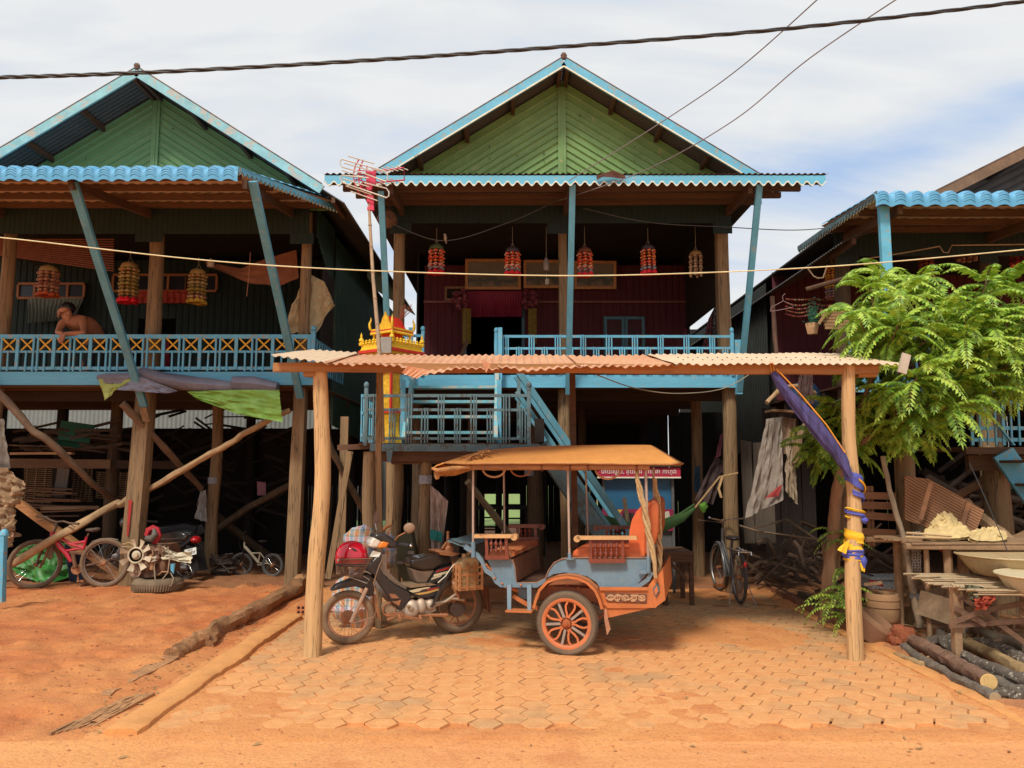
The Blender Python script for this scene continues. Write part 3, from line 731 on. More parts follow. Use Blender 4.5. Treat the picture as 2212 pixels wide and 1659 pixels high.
mb=MB();mb.beam((LX0-.25,8.9,LZ-.05),(LX0+.2,8.9,LZ-.035),.05,.06);mb.beam((LX0+.1,8.95,LZ-.15),(LX1,8.95,LZ-.15),.08,.12);mb.beam((LX0+.1,9.8,LZ-.12),(LX1,9.8,LZ-.12),.08,.12);part('joist',mb,WOODX,ld)
slat_rail(ld,P(789,950,8.85).x,P(1143,950,8.85).x,8.86,P(800,855,8.86).z,P(800,885,8.86).z,P(800,947,8.86).z,BLUEGREY,period=.375,first=.12,zpost=P(800,838,8.86).z,down=P(800,957,8.86).z)
mb=MB()
for z in(2.48,2.28,2.02):mb.beam((LX0+.02,8.9,z),(LX0+.02,9.85,z),.03,.035)
sr=part('side_railing',mb,BLUE,ld)
for k in range(7):
 b=MB();y=8.98+k*.13;b.beam((LX0+.0,y,1.95),(LX0+.0,y,2.49),.014,.02);part('baluster',b,BLUE,sr)
for(px,w,zt,y)in((800,.185,LZ-.1,8.98),(918,.15,LZ-.1,9.0),(858,.13,LZ-.2,9.3)):
 mb=MB();x=P(px,1050,y).x;round_post(mb,(x,y,0),(x,y,zt),w/2,seed=px);part('post',mb,POST,ld)
mb=MB();mb.beam(P(846,993,9.0),P(1010,990,9.0),.06,.11);part('cross_beam',mb,WOODX,ld)
mb=MB();q=P(833,980,8.80);mb.prism([q+V((0,0,.1)),q+V((.09,0,.1)),q+V((.06,0,-.1)),q+V((.02,0,-.1))],(0,.03,0));part('bracket',mb,BLUEGREY,ld)
xs0,xs1=P(893,850,9.9).x,P(1068,850,9.9).x
mb=MB();mb.beam((xs0-.03,9.30,LZ+.02),(xs0-.03,10.12,2.84),.05,.16);mb.beam((xs1+.03,9.30,LZ+.02),(xs1+.03,10.12,2.84),.05,.16)
st=part('stair',mb,BLUEPALE,HC)
for k in range(4):
 t=(k+.7)/4.3;b=MB();b.beam((xs0-.02,9.30+.82*t,LZ+.88*t),(xs1+.02,9.30+.82*t,LZ+.88*t),.21,.034);part('tread',b,BLUEPALE,st)
for xx in(xs0-.07,xs1+.07):
 for y_,a_,b_ in((9.45,LZ,LZ+.8),(10.1,2.8,3.5)):part('stair_post',MB().beam((xx,y_,a_),(xx,y_,b_),.055,.055),BLUE,st)
A0,A1=P(1118,845,9.25),P(1330,1188,9.35)
t0=V((LX1-.02,9.0,LZ+.02));dv=V((P(1322,1175,9.3).x-LX1,0,0))
def stair_line(p0,p1,y):return(P(p0[0],p0[1],y),P(p1[0],p1[1],y))
sA=V((LX1+.02,9.02,LZ-.02));sB=V((1.62,9.25,.05))
mb=MB();mb.beam(sA,sB,.05,.19);mb.beam(sA+V((.02,.72,0)),sB+V((.02,.72,0)),.05,.19);ls=part('long_stair',mb,BLUEGREY,HC)
for k in range(8):
 t=(k+.5)/8;c0=sA.lerp(sB,t);b=MB();b.beam(c0+V((0,.02,0)),c0+V((0,.72,0)),.19,.03,up=(0,0,1));part('tread',b,BLUEGREY,ls)
hA=P(1112,812,9.0);hd=(sB-sA).normalized()
for dy in(0,.74):
 for dz,w in((.0,.07),):
  b=MB();a=V((LX1-.26,9.0+dy,LZ+.88));b.beam(a,a+hd*2.6,.035,.075);part('handrail',b,BRACE,ls)
  b=MB();a2=a-V((0,0,.27));b.beam(a2,a2+hd*2.5,.03,.05);part('handrail',b,BRACE,ls)
  for q in(.05,1.2,2.45):
   b=MB();c0=a+hd*q;b.beam(c0+V((0,.03,.03)),c0+V((0,.03,-.75)),.04,.04);part('baluster',b,BLUEGREY,ls)
mb=MB();mb.beam(P(1165,905,8.95),P(1165,955,8.95),.11,.1);part('stub_post',mb,DARK,ls)
# ================= left house
cl=dict(yend=18.0,yfl=15.2,xr=-5.22,zr=7.14,slope=.645,el=-8.3,er=-2.30,yb=10.2,yg=10.82,yd=10.8,ye=8.65,ze=5.13,zab=5.47,zgb=5.35,barge=2.62,bargem=PEEL,gm=TINGR2,awn='tile',tp=.18,axl=-9.0,axr=-3.20,axl2=-9.4,axr2=-2.42,rafters=(-7.3,-5.2,-3.15),vx0=-9.6,vx1=-2.90,vz0=4.97,vz1=5.43,drops=((-5.18,.2,.12),(-3.0,.17,.15)),dx0=-9.9,dx1=-2.74,zf=2.80,zb0=2.80,zb1=2.985,beamm=BLUEX,yw=13.3,wx0=-9.8,wx1=-2.95,wm=TINDK,pl=(.08,.34,.60,.9),sides=[(-1,(-3.20,8.66,5.15),(-2.42,10.9,5.40))])
def wall_l(yw):
 mb=vwall(-9.8,-6.55,2.8,5.3,yw,.11,.012);b=vwall(-5.9,-2.95,2.8,5.3,yw,.11,.012);mb.add(b.v,b.f)
 b=vwall(-6.55,-5.9,4.25,5.3,yw,.11,.012);return mb.add(b.v,b.f)
cl['wall']=wall_l
HL,awl,fll=house('house with teal-green gable, blue tiled awning and yellow crosses in its railing',cl)
posts(HL,[(-5.32,10.95,0,2.8,.27,POST,'s',-5.22,'post with a red paint stroke'),(-5.20,10.95,2.8,5.35,.23,POST,'r'),(-3.06,10.95,0,2.8,.21,POST,'s',-3.02,'post with black scorch marks'),(-3.0,10.95,2.8,5.35,.17,POST,'r'),(-7.35,10.95,0,5.35,.2,POST,'r'),(-4.75,12.4,0,2.75,.2,POST,'r'),(-6.55,12.7,0,2.75,.22,POSTD,'r'),(-3.1,12.9,0,2.75,.2,POSTD,'r')])
posts(HL,[(x,y,0,2.75,.2,DARK,'r')for x,y in((-7.6,13),(-7,14.8),(-5,14.8),(-3.1,14.8))])
for xt,yt,zt_,xb,yb_,zb_,bare in((-5.20,8.8,5.02,-5.12,10.68,2.50,1),(-3.07,8.8,5.02,-2.95,10.68,2.62,0)):
 mb=MB();mb.beam((xt,yt,zt_),(xb,yb_,zb_),.10,.05);b_=part('brace',mb,BRACE,HL)
mb=MB();mb.beam((-5.117,10.66,2.49),(-5.105,10.76,2.30),.105,.055);part('brace_foot',mb,POST,HL)
rx0,rx1,ry=-9.5,-2.80,10.72
mb=MB()
for z,h in((3.485,.06),(3.27,.03),(3.035,.045)):mb.beam((rx0,ry,z),(rx1,ry,z),.045,h)
rl=part('railing',mb,BLUE,HL)
x=rx1-.05;k=0;rr=random.Random(3)
while x>-9.4:
 kind=k%4
 if kind==0:b=MB().beam((x,ry-.03,3.02),(x,ry-.03,3.47),.045,.02);part('baluster',b,BLUE,rl)
 elif kind==2:
  b=MB()
  for d in(-.03,.03):b.beam((x+d,ry-.03,2.99),(x+d,ry-.03,3.47),.024,.02)
  part('baluster',b,BLUE,rl)
 else:b=MB().beam((x+rr.uniform(-.008,.008),ry-.03,2.99),(x,ry-.03,3.275),.022,.018);part('baluster',b,BLUE,rl)
 if kind in(1,3):
  b=MB();b.beam((x-.085,ry-.01,3.29),(x+.085,ry-.01,3.455),.016,.018);b.beam((x-.085,ry-.03,3.455),(x+.085,ry-.03,3.29),.016,.018);part('cross',b,YEL,rl)
 x-=.128;k+=1
b=MB();square_post(b,(rx1,ry,2.9),(rx1,ry,3.56),.07,taper=1);b.lathe((rx1,ry,3.56),[(.02,0),(.04,.02),(.04,.06),(.015,.08),(0,.08)],8);part('newel',b,BLUE,rl)
mb=MB()
for z in(3.45,3.26,3.03):mb.beam((rx1,ry,z),(rx1,12.6,z),.04,.04)
sl_=part('side_railing',mb,BLUE,HL)
for kk in range(13):
 b=MB().beam((rx1+.02,ry+.14*(kk+1),3.0),(rx1+.02,ry+.14*(kk+1),3.45),.02,.02);part('baluster',b,BLUE,sl_)
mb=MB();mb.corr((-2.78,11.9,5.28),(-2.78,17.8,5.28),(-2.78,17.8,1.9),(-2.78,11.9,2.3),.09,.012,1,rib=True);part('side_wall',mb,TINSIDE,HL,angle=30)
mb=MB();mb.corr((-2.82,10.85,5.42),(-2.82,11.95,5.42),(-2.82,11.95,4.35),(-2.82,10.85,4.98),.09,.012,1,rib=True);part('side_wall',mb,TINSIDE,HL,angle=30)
mb=MB()
for i in range(44):
 z=2.86+i*.04;mb.beam((-2.80,11.15,z),(-2.80,11.88,z),.01,.022)
part('side_blind',mb,mat('dark_blind',(.06,.045,.045),.8),HL)
mb=MB();mb.bb(-2.83,-2.77,11.88,11.93,2.3,4.6);part('side_stud',mb,TINSIDE,HL)
OCH=mat('ochre_frame',(.36,.15,.055),.6,.2,6)
def transom(root,px0,px1,py0,py1,Y,n,m):
 a=P(px0,py1,Y);b=P(px1,py0,Y);mb=MB();t=.04
 mb.bb(a.x,b.x,Y-.04,Y,a.z-t,a.z);mb.bb(a.x,b.x,Y-.04,Y,b.z,b.z+t)
 for i in range(n+1):
  x=lerp(a.x,b.x,i/n);mb.bb(x-t/2,x+t/2,Y-.04,Y,a.z,b.z)
 w=part('window',mb,m,root)
 mb=MB();mb.bb(a.x,b.x,Y-.004,Y-.001,a.z,b.z)
 for i in range(6):z=lerp(a.z,b.z,(i+.5)/6);mb.beam((a.x,Y-.012,z),(b.x,Y-.012,z),.02,.005)
 part('louvre',mb,mat('louvre_glass',(.02,.025,.04),.25),w)
transom(HL,40,184,616,642,13.25,4,OCH);transom(HL,245,405,597,627,13.25,4,OCH);transom(HL,405,470,597,627,13.25,1,OCH)
mb=MB()
for i in range(14):
 t=i/13;mb.tube([P(lerp(-40,-40,t),lerp(517,545,t),11.4),P(246,lerp(517,585,t),11.4)],.012,5)
part('roll_blind',mb,mat('reddish_bamboo',(.24,.085,.05),.7,.3,10),HL)
# ================= right house
cr_=dict(xr=8.5,zr=6.63,slope=.50,el=4.10,er=12.9,yb=9.3,yg=9.9,yd=10.0,ye=8.35,ze=4.72,zab=4.84,zgb=4.80,barge=3.0,bargel=3.5,bargem=mat('bare_barge',(.20,.12,.07),.8,.3,5),gm=TINGREY,awn='tile',tp=.19,rust=False,axl=4.08,axr=9.5,axl2=4.08,axr2=9.5,rafters=(4.4,6.3),vx0=4.25,vx1=9.3,vz0=4.42,vz1=4.83,drops=((4.42,.15,.12),(6.28,.12,.1)),dx0=4.3,dx1=9.5,zf=2.72,zb0=2.62,zb1=2.78,beamm=BLUEX,yw=12.6,wx0=4.35,wx1=9.4,wm=MAROON,sides=[(1,(4.09,8.36,4.74),(4.09,10.75,4.80))],seed=5,greyside=True)
def wall_r(yw):
 mb=vwall(4.35,5.9,2.75,4.9,yw,.12,.012);b=vwall(6.3,9.4,2.75,4.9,yw,.12,.012);return mb.add(b.v,b.f)
cr_['wall']=wall_r
HR,awr,flr=house('house half hidden behind the leafy tree, with a blue tiled awning',cr_)
posts(HR,[(4.45,10.15,0,4.9,.23,POSTD,'r'),(6.4,10.15,0,4.9,.2,POSTD,'r'),(4.17,8.25,0,1.9,.23,POST,'r'),(5.55,8.9,0,1.85,.3,POST,'r'),(6.15,10.0,0,2.7,.22,POST,'r'),(4.6,12.6,0,2.7,.2,POSTD,'r'),(6.4,12.6,0,2.7,.2,POSTD,'r'),(8.3,10.4,0,2.7,.2,POSTD,'r'),(8,13,0,2.7,.2,DARK,'r'),(5,15.5,0,2.7,.2,DARK,'r'),(7,15.5,0,2.7,.2,DARK,'r'),(4.5,18,0,2.7,.2,DARK,'r')])
mb=MB();mb.bb(4.18,4.29,8.48,8.54,2.6,4.68);part('brace',mb,BLUE,HR)
mb=MB();pts=[P(1470,500,9.85)]
def vpts(l):return[P(a,b,9.82)for a,b in l]
mb.tube(vpts([(1745,580),(1757,596),(1766,601),(1778,600),(1784,582),(1788,573)]),.009,5);mb.tube(vpts([(1865,560),(1960,545),(2030,532),(2038,545),(2048,546),(2056,530),(2212,528)]),.009,5)
part('valance_edging',mb,mat('cream_edging',(.45,.33,.22),.8),HR)
a=P(1730,738,9.9);b2=P(1800,738,9.9)
mb=MB()
for z in(3.35,3.06):mb.beam((4.38,9.93,z),(8.0,9.93,z),.035,.05)
r2=part('railing',mb,BLUE,HR)
for i in range(18):
 b=MB().beam((4.40+i*.17,9.90,2.6),(4.40+i*.17,9.90,3.36),.04 if i%3==0 else .022,.02);part('baluster',b,BLUE,r2)
lz=1.87;mb=MB();plank_floor(mb,P(2085,965,8.3).x,7.2,8.35,9.8,lz,along='y',w=.12,gap=.01);l3=part('landing',mb,WOODY,HR)
mb=MB();mb.beam((P(2085,965,8.3).x,8.31,lz-.04),(7.2,8.31,lz-.04),.045,.075);mb.beam((5.0,8.5,lz-.17),(7.2,8.5,lz-.17),.07,.17);part('edge_beam',mb,WOODX,l3)
mb=MB()
for z in(P(2150,868,8.35).z,P(2150,925,8.35).z,P(2150,950,8.35).z):mb.beam((P(2092,900,8.35).x,8.35,z),(6.6,8.35,z),.03,.04)
r3=part('railing',mb,BLUE,l3)
for i in range(15):
 x=P(2095,900,8.35).x+i*.085;b=MB().beam((x,8.33,lz+.02),(x+.01,8.33,P(2150,870-(12 if i%4==0 else 0),8.35).z),.03 if i%4==0 else .018,.016);part('baluster',b,BLUE,r3)
b=MB().beam((P(2190,865,8.31).x-.35,8.31,lz+.45),(P(2190,950,8.31).x,8.31,lz+.02),.03,.015);part('diagonal',b,BLUE,r3)
sA2,sB2=P(2160,1005,8.2),P(2235,1140,7.9)
mb=MB();sA2=V((P(2168,1005,8.25).x,8.25,lz-.06));sB2=sA2+V((.95,-.15,-1.7))
mb.beam(sA2,sB2,.05,.22);mb.beam(sA2+V((.0,-.62,0)),sB2+V((0,-.62,0)),.04,.2)
st3=part('stair',mb,BLUE,HR)
for k in range(7):
 c0=sA2.lerp(sB2,(k+.4)/7);b=MB().beam(c0+V((0,.0,0)),c0+V((0,-.62,0)),.22,.028);part('tread',b,WOODX,st3)
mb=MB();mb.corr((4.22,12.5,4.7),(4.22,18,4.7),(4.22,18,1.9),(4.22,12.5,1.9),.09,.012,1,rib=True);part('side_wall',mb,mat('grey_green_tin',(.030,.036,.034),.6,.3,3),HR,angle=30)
mb=MB();mb.tube([P(1742,625,9.6),P(1838,598,9.3)],.03,8);part('pole',mb,WOODY,HR)
# -------- three-wheeled passenger trailer
TA=radians(14.5);TO=V((.4925,7.04,0));LAT=V((sin(TA),cos(TA),0));LON=V((cos(TA),-sin(TA),0))
Z2=zone(1020,1060,1700,2014)
def T(zx,zy,off=0.0):return PLN(*Z2(zx,zy),TO,LAT,off)
TB=mat('trailer_blue',(.125,.235,.32),.5,.2,4,wear=.2,wearc=(.36,.27,.20),dust=.32,dustc=(.40,.24,.13),bump=.15,coat=.15)
TOR=mat('trailer_orange',(.56,.155,.04),.55,.22,5,wear=.22,wearc=(.36,.17,.09),dust=.45,bump=.25)
ORIM=mat('wheel_orange',(.62,.165,.055),.6,.22,6,wear=.3,wearc=(.42,.12,.04),dust=.25,bump=.2)
CANV=mat('canopy_vinyl',(.67,.295,.075),.6,.16,1.6,wear=.06,wearc=(.50,.22,.06),dust=.12,bump=.12)
CANV2=mat('torn_canvas',(.46,.22,.08),.85,.35,9,bump=.5)
ROLLM=mat('rolled_vinyl',(.42,.20,.09),.45,.35,9,grain='x',bump=.5)
ORV=mat('orange_vinyl',(.68,.13,.035),.38,.12,4,dust=.12,bump=.12,coat=.2)
WRED=mat('red_varnished_wood',(.20,.045,.025),.35,.3,8,wear=.25,wearc=(.42,.20,.08),coat=.3,bump=.15)
ARMW=mat('worn_arm_wood',(.60,.34,.15),.6,.2,5,wear=.3,wearc=(.35,.13,.05),bump=.3)
CARV=mat('carved_wood',(.24,.115,.06),.7,.4,22,dust=.3,bump=.9)
def stripes_mat():
 t=NT('striped_vinyl');w=t.n.new('ShaderNodeTexWave');w.inputs['Scale'].default_value=4.2;w.inputs['Distortion'].default_value=3.5;w.inputs['Detail'].default_value=2
 mpv=t.mapping((1,1,1),(0,0,.25));t.lk(mpv,w.inputs[0])
 t.col(t.ramp(w.outputs[0],[(.35,(.50,.15,.05)),(.5,(.20,.06,.03)),(.62,(.62,.26,.11))]));t.b.inputs['Roughness'].default_value=.5;t.bump(w.outputs[0],.4,.01);return t.m
tk=thing('passenger_trailer','blue and orange two-wheeled passenger trailer with tan canopy hitched to the motorcycle','trailer',(TO.x,TO.y,0))
def wheel_big(c,side=-1):
 mb=MB();R=c.z;ax=LAT
 pr=[(R-.075,-.035),(R-.05,-.046),(R-.018,-.046),(R-.004,-.030),(R,0),(R-.004,.030),(R-.018,.046),(R-.05,.046),(R-.075,.035)]
 mb.lathe(c,pr,72,axis=ax,cap=False);wh=part('wheel',mb,mat('trailer_rim_back',(.5,.15,.05),.6),tk)
 wh.data.materials[0]=RUBBER;wh.name='wheel'
 mb=MB();q=V((0,0,1)).rotation_difference(ax).to_matrix()
 n=84
 for i in range(n):
  a=2*pi*i/n;rd=q@V((cos(a),sin(a),0));tg=q@V((-sin(a),cos(a),0))
  for s in(-1,1):
   p0=c+rd*(R-.012)+ax*s*.044+tg*.004;p1=c+rd*(R+.004)+ax*s*.012-tg*.004;mb.beam(p0,p1,.008,.008)
 part('tread',mb,mat('tread_dusty',(.16,.12,.085),.9,.2,9),wh)
 mb=MB();mb.lathe(c,[(R-.058,-.04),(R-.052,-.045),(R-.07,-.046),(R-.085,-.036),(R-.085,.03),(R-.06,.04)],64,axis=ax,cap=False)
 rim=part('rim',mb,ORIM,wh)
 def pol(r,deg,o):a=radians(deg);return c+(q@V((cos(a),sin(a),0)))*r+ax*o
 Ri=R-.08;mb=MB();mg=MB()
 for k in range(5):
  b=72*k+17;mg=MB()
  mg.beam(pol(.055,b,-.025),pol(Ri,b,-.025),.022,.01,up=ax);part('grey_spoke',mg,mat('grey_spoke',(.34,.26,.22),.6,.2,9),wh)
  for s in(-1,1):
   mb=MB()
   for base in(0,):
    pts=[pol(.05,b+s*30,-.027),pol(Ri*.42,b+s*27,-.027),pol(Ri*.56,b+s*21,-.027),pol(Ri*.80,b+s*20,-.027),pol(Ri+.004,b+s*27,-.027)]
    pts2=[pol(.05,b+s*34,-.027),pol(Ri*.40,b+s*36,-.027),pol(Ri+.004,b+s*36,-.027)]
    for u,v in zip(pts,pts[1:]):mb.beam(u,v,.017,.014,up=ax)
   part('spoke',mb,ORIM,wh)
 mb=MB();mb.lathe(c+ax*-.045,[(.0,-.02),(.016,-.018),(.018,.0),(.035,.004),(.04,.03),(.062,.032),(.066,.06),(0,.06)],24,axis=ax);part('hub',mb,mat('rusty_hub',(.40,.10,.03),.6,.3,14,bump=.4),wh)
 return wh
wc=T(1080,1365,0.0)
wheel_big(wc);wheel_big(wc+LAT*1.22+V((0,0,0)))
mb=MB();mb.tube([wc-LAT*.0,wc+LAT*1.2],.02,8);part('axle',mb,TOR,tk)
def panel(name,zp,off,th,m,label=None,smooth=False):
 mb=MB();mb.prism([T(a,b,off)for a,b in zp],LAT*th);return part(name,mb,m,tk,label,smooth=smooth)
def strip(name,zp,off,w,th,m,par=None):
 mb=MB();pts=[T(a,b,off)for a,b in zp]
 for u,v in zip(pts,pts[1:]):
  d=(v-u).normalized();mb.beam(u-d*.003,v+d*.003,th,w,up=(0,0,1))if abs(d.z)<.95 else mb.beam(u,v,w,th,up=LAT)
 return part(name,mb,m,par or tk)
REAR=[(1110,897),(1660,895),(1672,960),(1640,1030),(1560,1112),(1315,1107),(1290,1070),(1230,1030),(1150,1008),(1060,1000),(980,1012),(925,1042),(945,985),(985,930),(1040,902)]
FRNT=[(500,905),(670,903),(690,925),(702,960),(714,1075),(610,1078),(575,1050),(540,990)]
for off,s in((.06,1),(1.16,1)):
 rp=panel('side_panel',REAR,off,.02,TB,smooth=False);panel('front_panel',FRNT,off,.02,TB)
 panel('sill',[(600,1072),(720,1078),(860,1078),(925,1040),(925,1070),(860,1110),(640,1108)],off-.015,.02,TB)
 c0=[(345,812),(395,845),(440,880),(468,915),(498,985),(545,1015),(570,1060),(610,1090),(650,1092)]
 mb=MB();up_=[T(a,b-14,off-.02)for a,b in c0];lo_=[T(a-14,b+16,off-.02)for a,b in c0]
 mb.prism(up_+lo_[::-1],LAT*.03);part('curved_frame',mb,TB,tk,smooth=False)
mb=MB()
for a,b in((498,945),(555,1040),(745,1092),(610,1080),(385,850),(1085,1090),(1160,1110),(970,1105),(1250,1112)):part('bolt',MB().ell(T(a,b,.03 if a<800 else .08),(.011,.011,.011),8,6),TOR,tk)
mb=MB();mb.tube([T(a,b,.055)for a,b in[(1040,900),(1110,893),(1300,893),(1660,893)]],.007,6);mb.tube([T(a,b,.055)for a,b in[(1110,897),(1040,903),(985,930),(945,985),(925,1042),(860,1074),(714,1075),(702,960),(690,925),(670,903),(500,903)]],.006,6)
part('panel_piping',mb,mat('rust_piping',(.30,.16,.10),.7),tk)
mb=MB();a=T(600,1085,.08);b=T(930,1085,.08);mb.prism([a,b,b-V((0,0,.03)),a-V((0,0,.03))],LAT*1.08);part('floor',mb,WOODY,tk)
panel('seat_front_base',[(690,905),(716,1066),(704,1066),(676,905)],.09,1.02,CARV)
panel('underbody',[(870,1095),(1320,1120),(1330,1215),(860,1195)],.10,1.05,mat('underbody_orange',(.36,.12,.05),.7,.25,5,bump=.2))
fp=[(828,1255),(842,1195),(870,1120),(925,1060),(1000,1028),(1080,1018),(1160,1030),(1230,1062),(1290,1120),(1322,1190),(1342,1262)]
mb=MB();inn=[T(1080+(a-1080)*.925,1365+(b-1365)*.93,-.07)for a,b in fp];out=[T(a,b,-.07)for a,b in fp]
for i in range(len(fp)-1):
 mb.prism([out[i],out[i+1],inn[i+1],inn[i]],LAT*.02)
 mb.prism([out[i],out[i+1],out[i+1]-V((0,0,.008)),out[i]-V((0,0,.008))],LAT*.16)
part('fender',mb,TOR,tk,angle=30)
f2=MB();f2.v=[tuple(V(v)+LAT*1.24)for v in mb.v];f2.f=mb.f;part('fender',f2,TOR,tk,angle=30)
BX=[(1312,1112),(1655,1118),(1690,1065),(1772,980),(1790,1200),(1725,1248),(1370,1330),(1342,1262)]
bx=panel('rear_box',BX,.02,1.2,TOR)
panel('box_edge',[(1312,1106),(1660,1108),(1665,1130),(1316,1130)],.0,.03,TOR)
panel('box_rail',[(1335,1220),(1700,1232),(1725,1256),(1372,1258)],.004,.02,TOR)
rl_=panel('relief_panel',[(1350,1148),(1655,1158),(1655,1222),(1368,1208)],.008,.02,mat('relief_ground',(.16,.065,.04),.7,.2,8))
mb=MB()
for k in range(5):
 cx=1392+k*56
 for s in(-1,1):
  pts=[]
  for i in range(22):
   t=i/21;r=25*(1-t*.85);aa=t*9+k*1.3
   pts.append(T(cx+cos(aa)*r*1.1,1183+s*sin(aa)*r*.95+k*1.2,.004))
  mb.tube(pts,[.008*(1-.5*i/21)for i in range(22)],5)
pts=[T(1360+i*15,1183+18*sin(i*.75),.004)for i in range(20)];mb.tube(pts,.008,5)
part('scroll_relief',mb,mat('relief_tan',(.52,.28,.15),.75,.2,9),rl_)
mb=MB();mb.prism([T(1700,1120,.0),T(1735,1070,.0),T(1750,1130,.0),T(1720,1180,.0)],LAT*.012);part('badge',mb,mat('badge_paint',(.06,.12,.13),.6),bx)
mb=MB();mb.prism([T(1708,1128,-.004),T(1728,1095,-.004),T(1738,1135,-.004),T(1720,1165,-.004)],LAT*.012);part('badge_inlay',mb,ORIM,bx)
mb=MB()
for a in(660,805):mb.prism([T(a-16,1088,.02),T(a+16,1088,.02),T(a+14,1285,-.04),T(a-12,1285,-.04)],LAT*.02)
stp=part('step',mb,TB,tk,smooth=False)
mb=MB();mb.prism([T(632,1275,-.1),T(822,1282,-.1),T(822,1294,-.1),T(632,1288,-.1)],LAT*.12);part('step_plate',mb,TOR,stp)
panel('step_back',[(720,1110),(800,1115),(795,1190),(735,1190)],.15,.02,TB);strip('drawbar',[(690,1170),(800,1235),(870,1260)],.12,.035,.03,TOR)
mb=MB();mb.tube([T(470,930,.5),T(640,1100,.55),T(880,1180,.55)],.022,8);part('chassis_tube',mb,TOR,tk)
panel('mudflap',[(1342,1262),(1366,1270),(1376,1340),(1394,1410),(1368,1455),(1350,1350)],-.02,.012,mat('flap',(.45,.20,.11),.8,.3,9))
panel('fender_liner',[(790,1190),(850,1110),(862,1150),(830,1225),(792,1222)],.1,.02,RUBBER)
STP=mat('post_pipe',(.50,.38,.31),.4,.12,10,metal=.35,wear=.25,wearc=(.35,.17,.1))
for a,b,off,r in(((400,240),(400,795),.03,.0115),((1085,235),(1097,890),.03,.0115),((1646,235),(1668,890),.0,.013),((622,245),(628,712),1.16,.011),((1214,245),(1231,745),1.16,.011),((1704,240),(1712,760),1.16,.012)):
 mb=MB();mb.tube([T(*a,off),T(*b,off)],r,10);part('canopy_post',mb,STP,tk)
part('post_socket',MB().tube([T(401,778,.03),T(402,890,.03)],.022,10),TB,tk);mb=MB();mb.tube([T(1096,860,.03),T(1100,905,.03)],.017,10);mb.lathe(T(1102,905,.03),[(.0,0),(.045,0),(.045,.008),(.0,.01)],12);part('post_socket',mb,TB,tk);mb=MB();mb.tube([T(1668,885,.0),T(1668,1000,.0)],.019,10)
mb.prism([T(1590,985,.0),T(1685,985,.0),T(1685,1012,.0),T(1610,1008,.0)],LAT*.03);part('post_socket',mb,TB,tk)
strip('rear_strut',[(1690,1000),(1665,1050),(1610,1090),(1560,1115)],.02,.035,.02,TB)
ed=[(102,248),(135,222),(190,204),(360,211),(700,208),(1000,208),(1300,209),(1650,213),(1830,213),(1876,204)]
tp_=[(180,206),(260,178),(345,150),(480,116),(750,94),(1000,83),(1300,78),(1500,76),(1640,77),(1685,79)]
eN=[T(a,b,-.14)for a,b in ed];tN=[T(a,b,.32)for a,b in tp_]
rows=[eN,tN,[p+LAT*.58 for p in tN],[p+LAT*1.5 for p in eN]]
mb=MB();n=len(ed);vs=[p for r in rows for p in r]+[p-V((0,0,.012))for r in rows for p in r];K=4*n
fs=[(r*n+i,r*n+i+1,(r+1)*n+i+1,(r+1)*n+i)for r in range(3)for i in range(n-1)]
fs+=[tuple(K+x for x in f[::-1])for f in fs]
fs+=[(n-1,2*n-1,3*n-1,4*n-1)[::-1],(K+n-1,K+2*n-1,K+3*n-1,K+4*n-1),(0,n,2*n,3*n),(K,K+n,K+2*n,K+3*n)[::-1]]
fs+=[(i,K+i,K+i+1,i+1)for i in range(n-1)]+[(3*n+i,3*n+i+1,K+3*n+i+1,K+3*n+i)for i in range(n-1)]+[(n-1,K+n-1,K+4*n-1,4*n-1)]
mb.add(vs,fs);cp=part('canopy',mb,CANV,tk,angle=30)
mb=MB();mb.tube([p-V((0,0,.004))for p in eN[2:]]+[eN[-1]+LAT*1.5],.007,6);part('hem',mb,CANV2,cp)
mb=MB();rr=random.Random(8)
for i in range(26):
 a=rr.uniform(170,500);b=215-(a-170)*.27+rr.uniform(-14,30);L=rr.uniform(40,110);an=rr.uniform(-.5,.15)
 mb.tube([T(a,b,rr.uniform(-.14,.25)),T(a+L*.5,b+L*.5*an-6,rr.uniform(-.12,.2)),T(a+L,b+L*an,rr.uniform(-.1,.2))],rr.uniform(.003,.009),5)
mb.prism([T(428,118,.1),T(480,116,.1),T(486,158,.05),T(470,150,.05)],LAT*.02)
part('frayed_canvas',mb,CANV2,cp)
mb=MB();mb.patch([T(125,255,-.13),T(230,235,-.12),T(340,228,-.1),T(400,232,-.1)],[T(140,300,-.06),T(200,305,.0),T(270,300,.02),T(385,262,.0)],24,10,fold=.018,ff=3.5,nrm=(0,-1,0),crumple=.03,seed=3)
mb.ell(T(142,285,-.08),(.035,.03,.05),10,6,lump=.5);mb.tube([T(102,246,-.14),T(140,262,-.14),T(250,248,-.13),T(380,236,-.1)],[.012,.02,.024,.018],8);part('bundled_flap',mb,CANV2,cp)
mb=MB();pts=[T(a,236+(a%300-150)*.008,-.06)for a in range(370,1680,45)];mb.tube(pts,[.030+.004*nz(i*.9,0,0)for i in range(len(pts))],12,rough=.12,seed=4)
rb=part('rolled_curtain',mb,ROLLM,cp)
mb=MB()
for a in(900,1105,1235,1585):mb.torus(T(a,236,-.06),.034,.008,axis=LON,n=16,m=5)
part('roll_tie',mb,WRED,rb)
for a0,a1,off,dpt in((470,632,-.02,62),(672,820,1.1,56),(1285,1466,-.02,76)):
 mb=MB();mb.tube([T(lerp(a0,a1,.5-.5*cos(pi*i/12)),248+dpt*sin(pi*i/12),off)for i in range(13)],.0095,8);part('hand_hoop',mb,mat('hoop_tan',(.50,.25,.12),.6),cp)
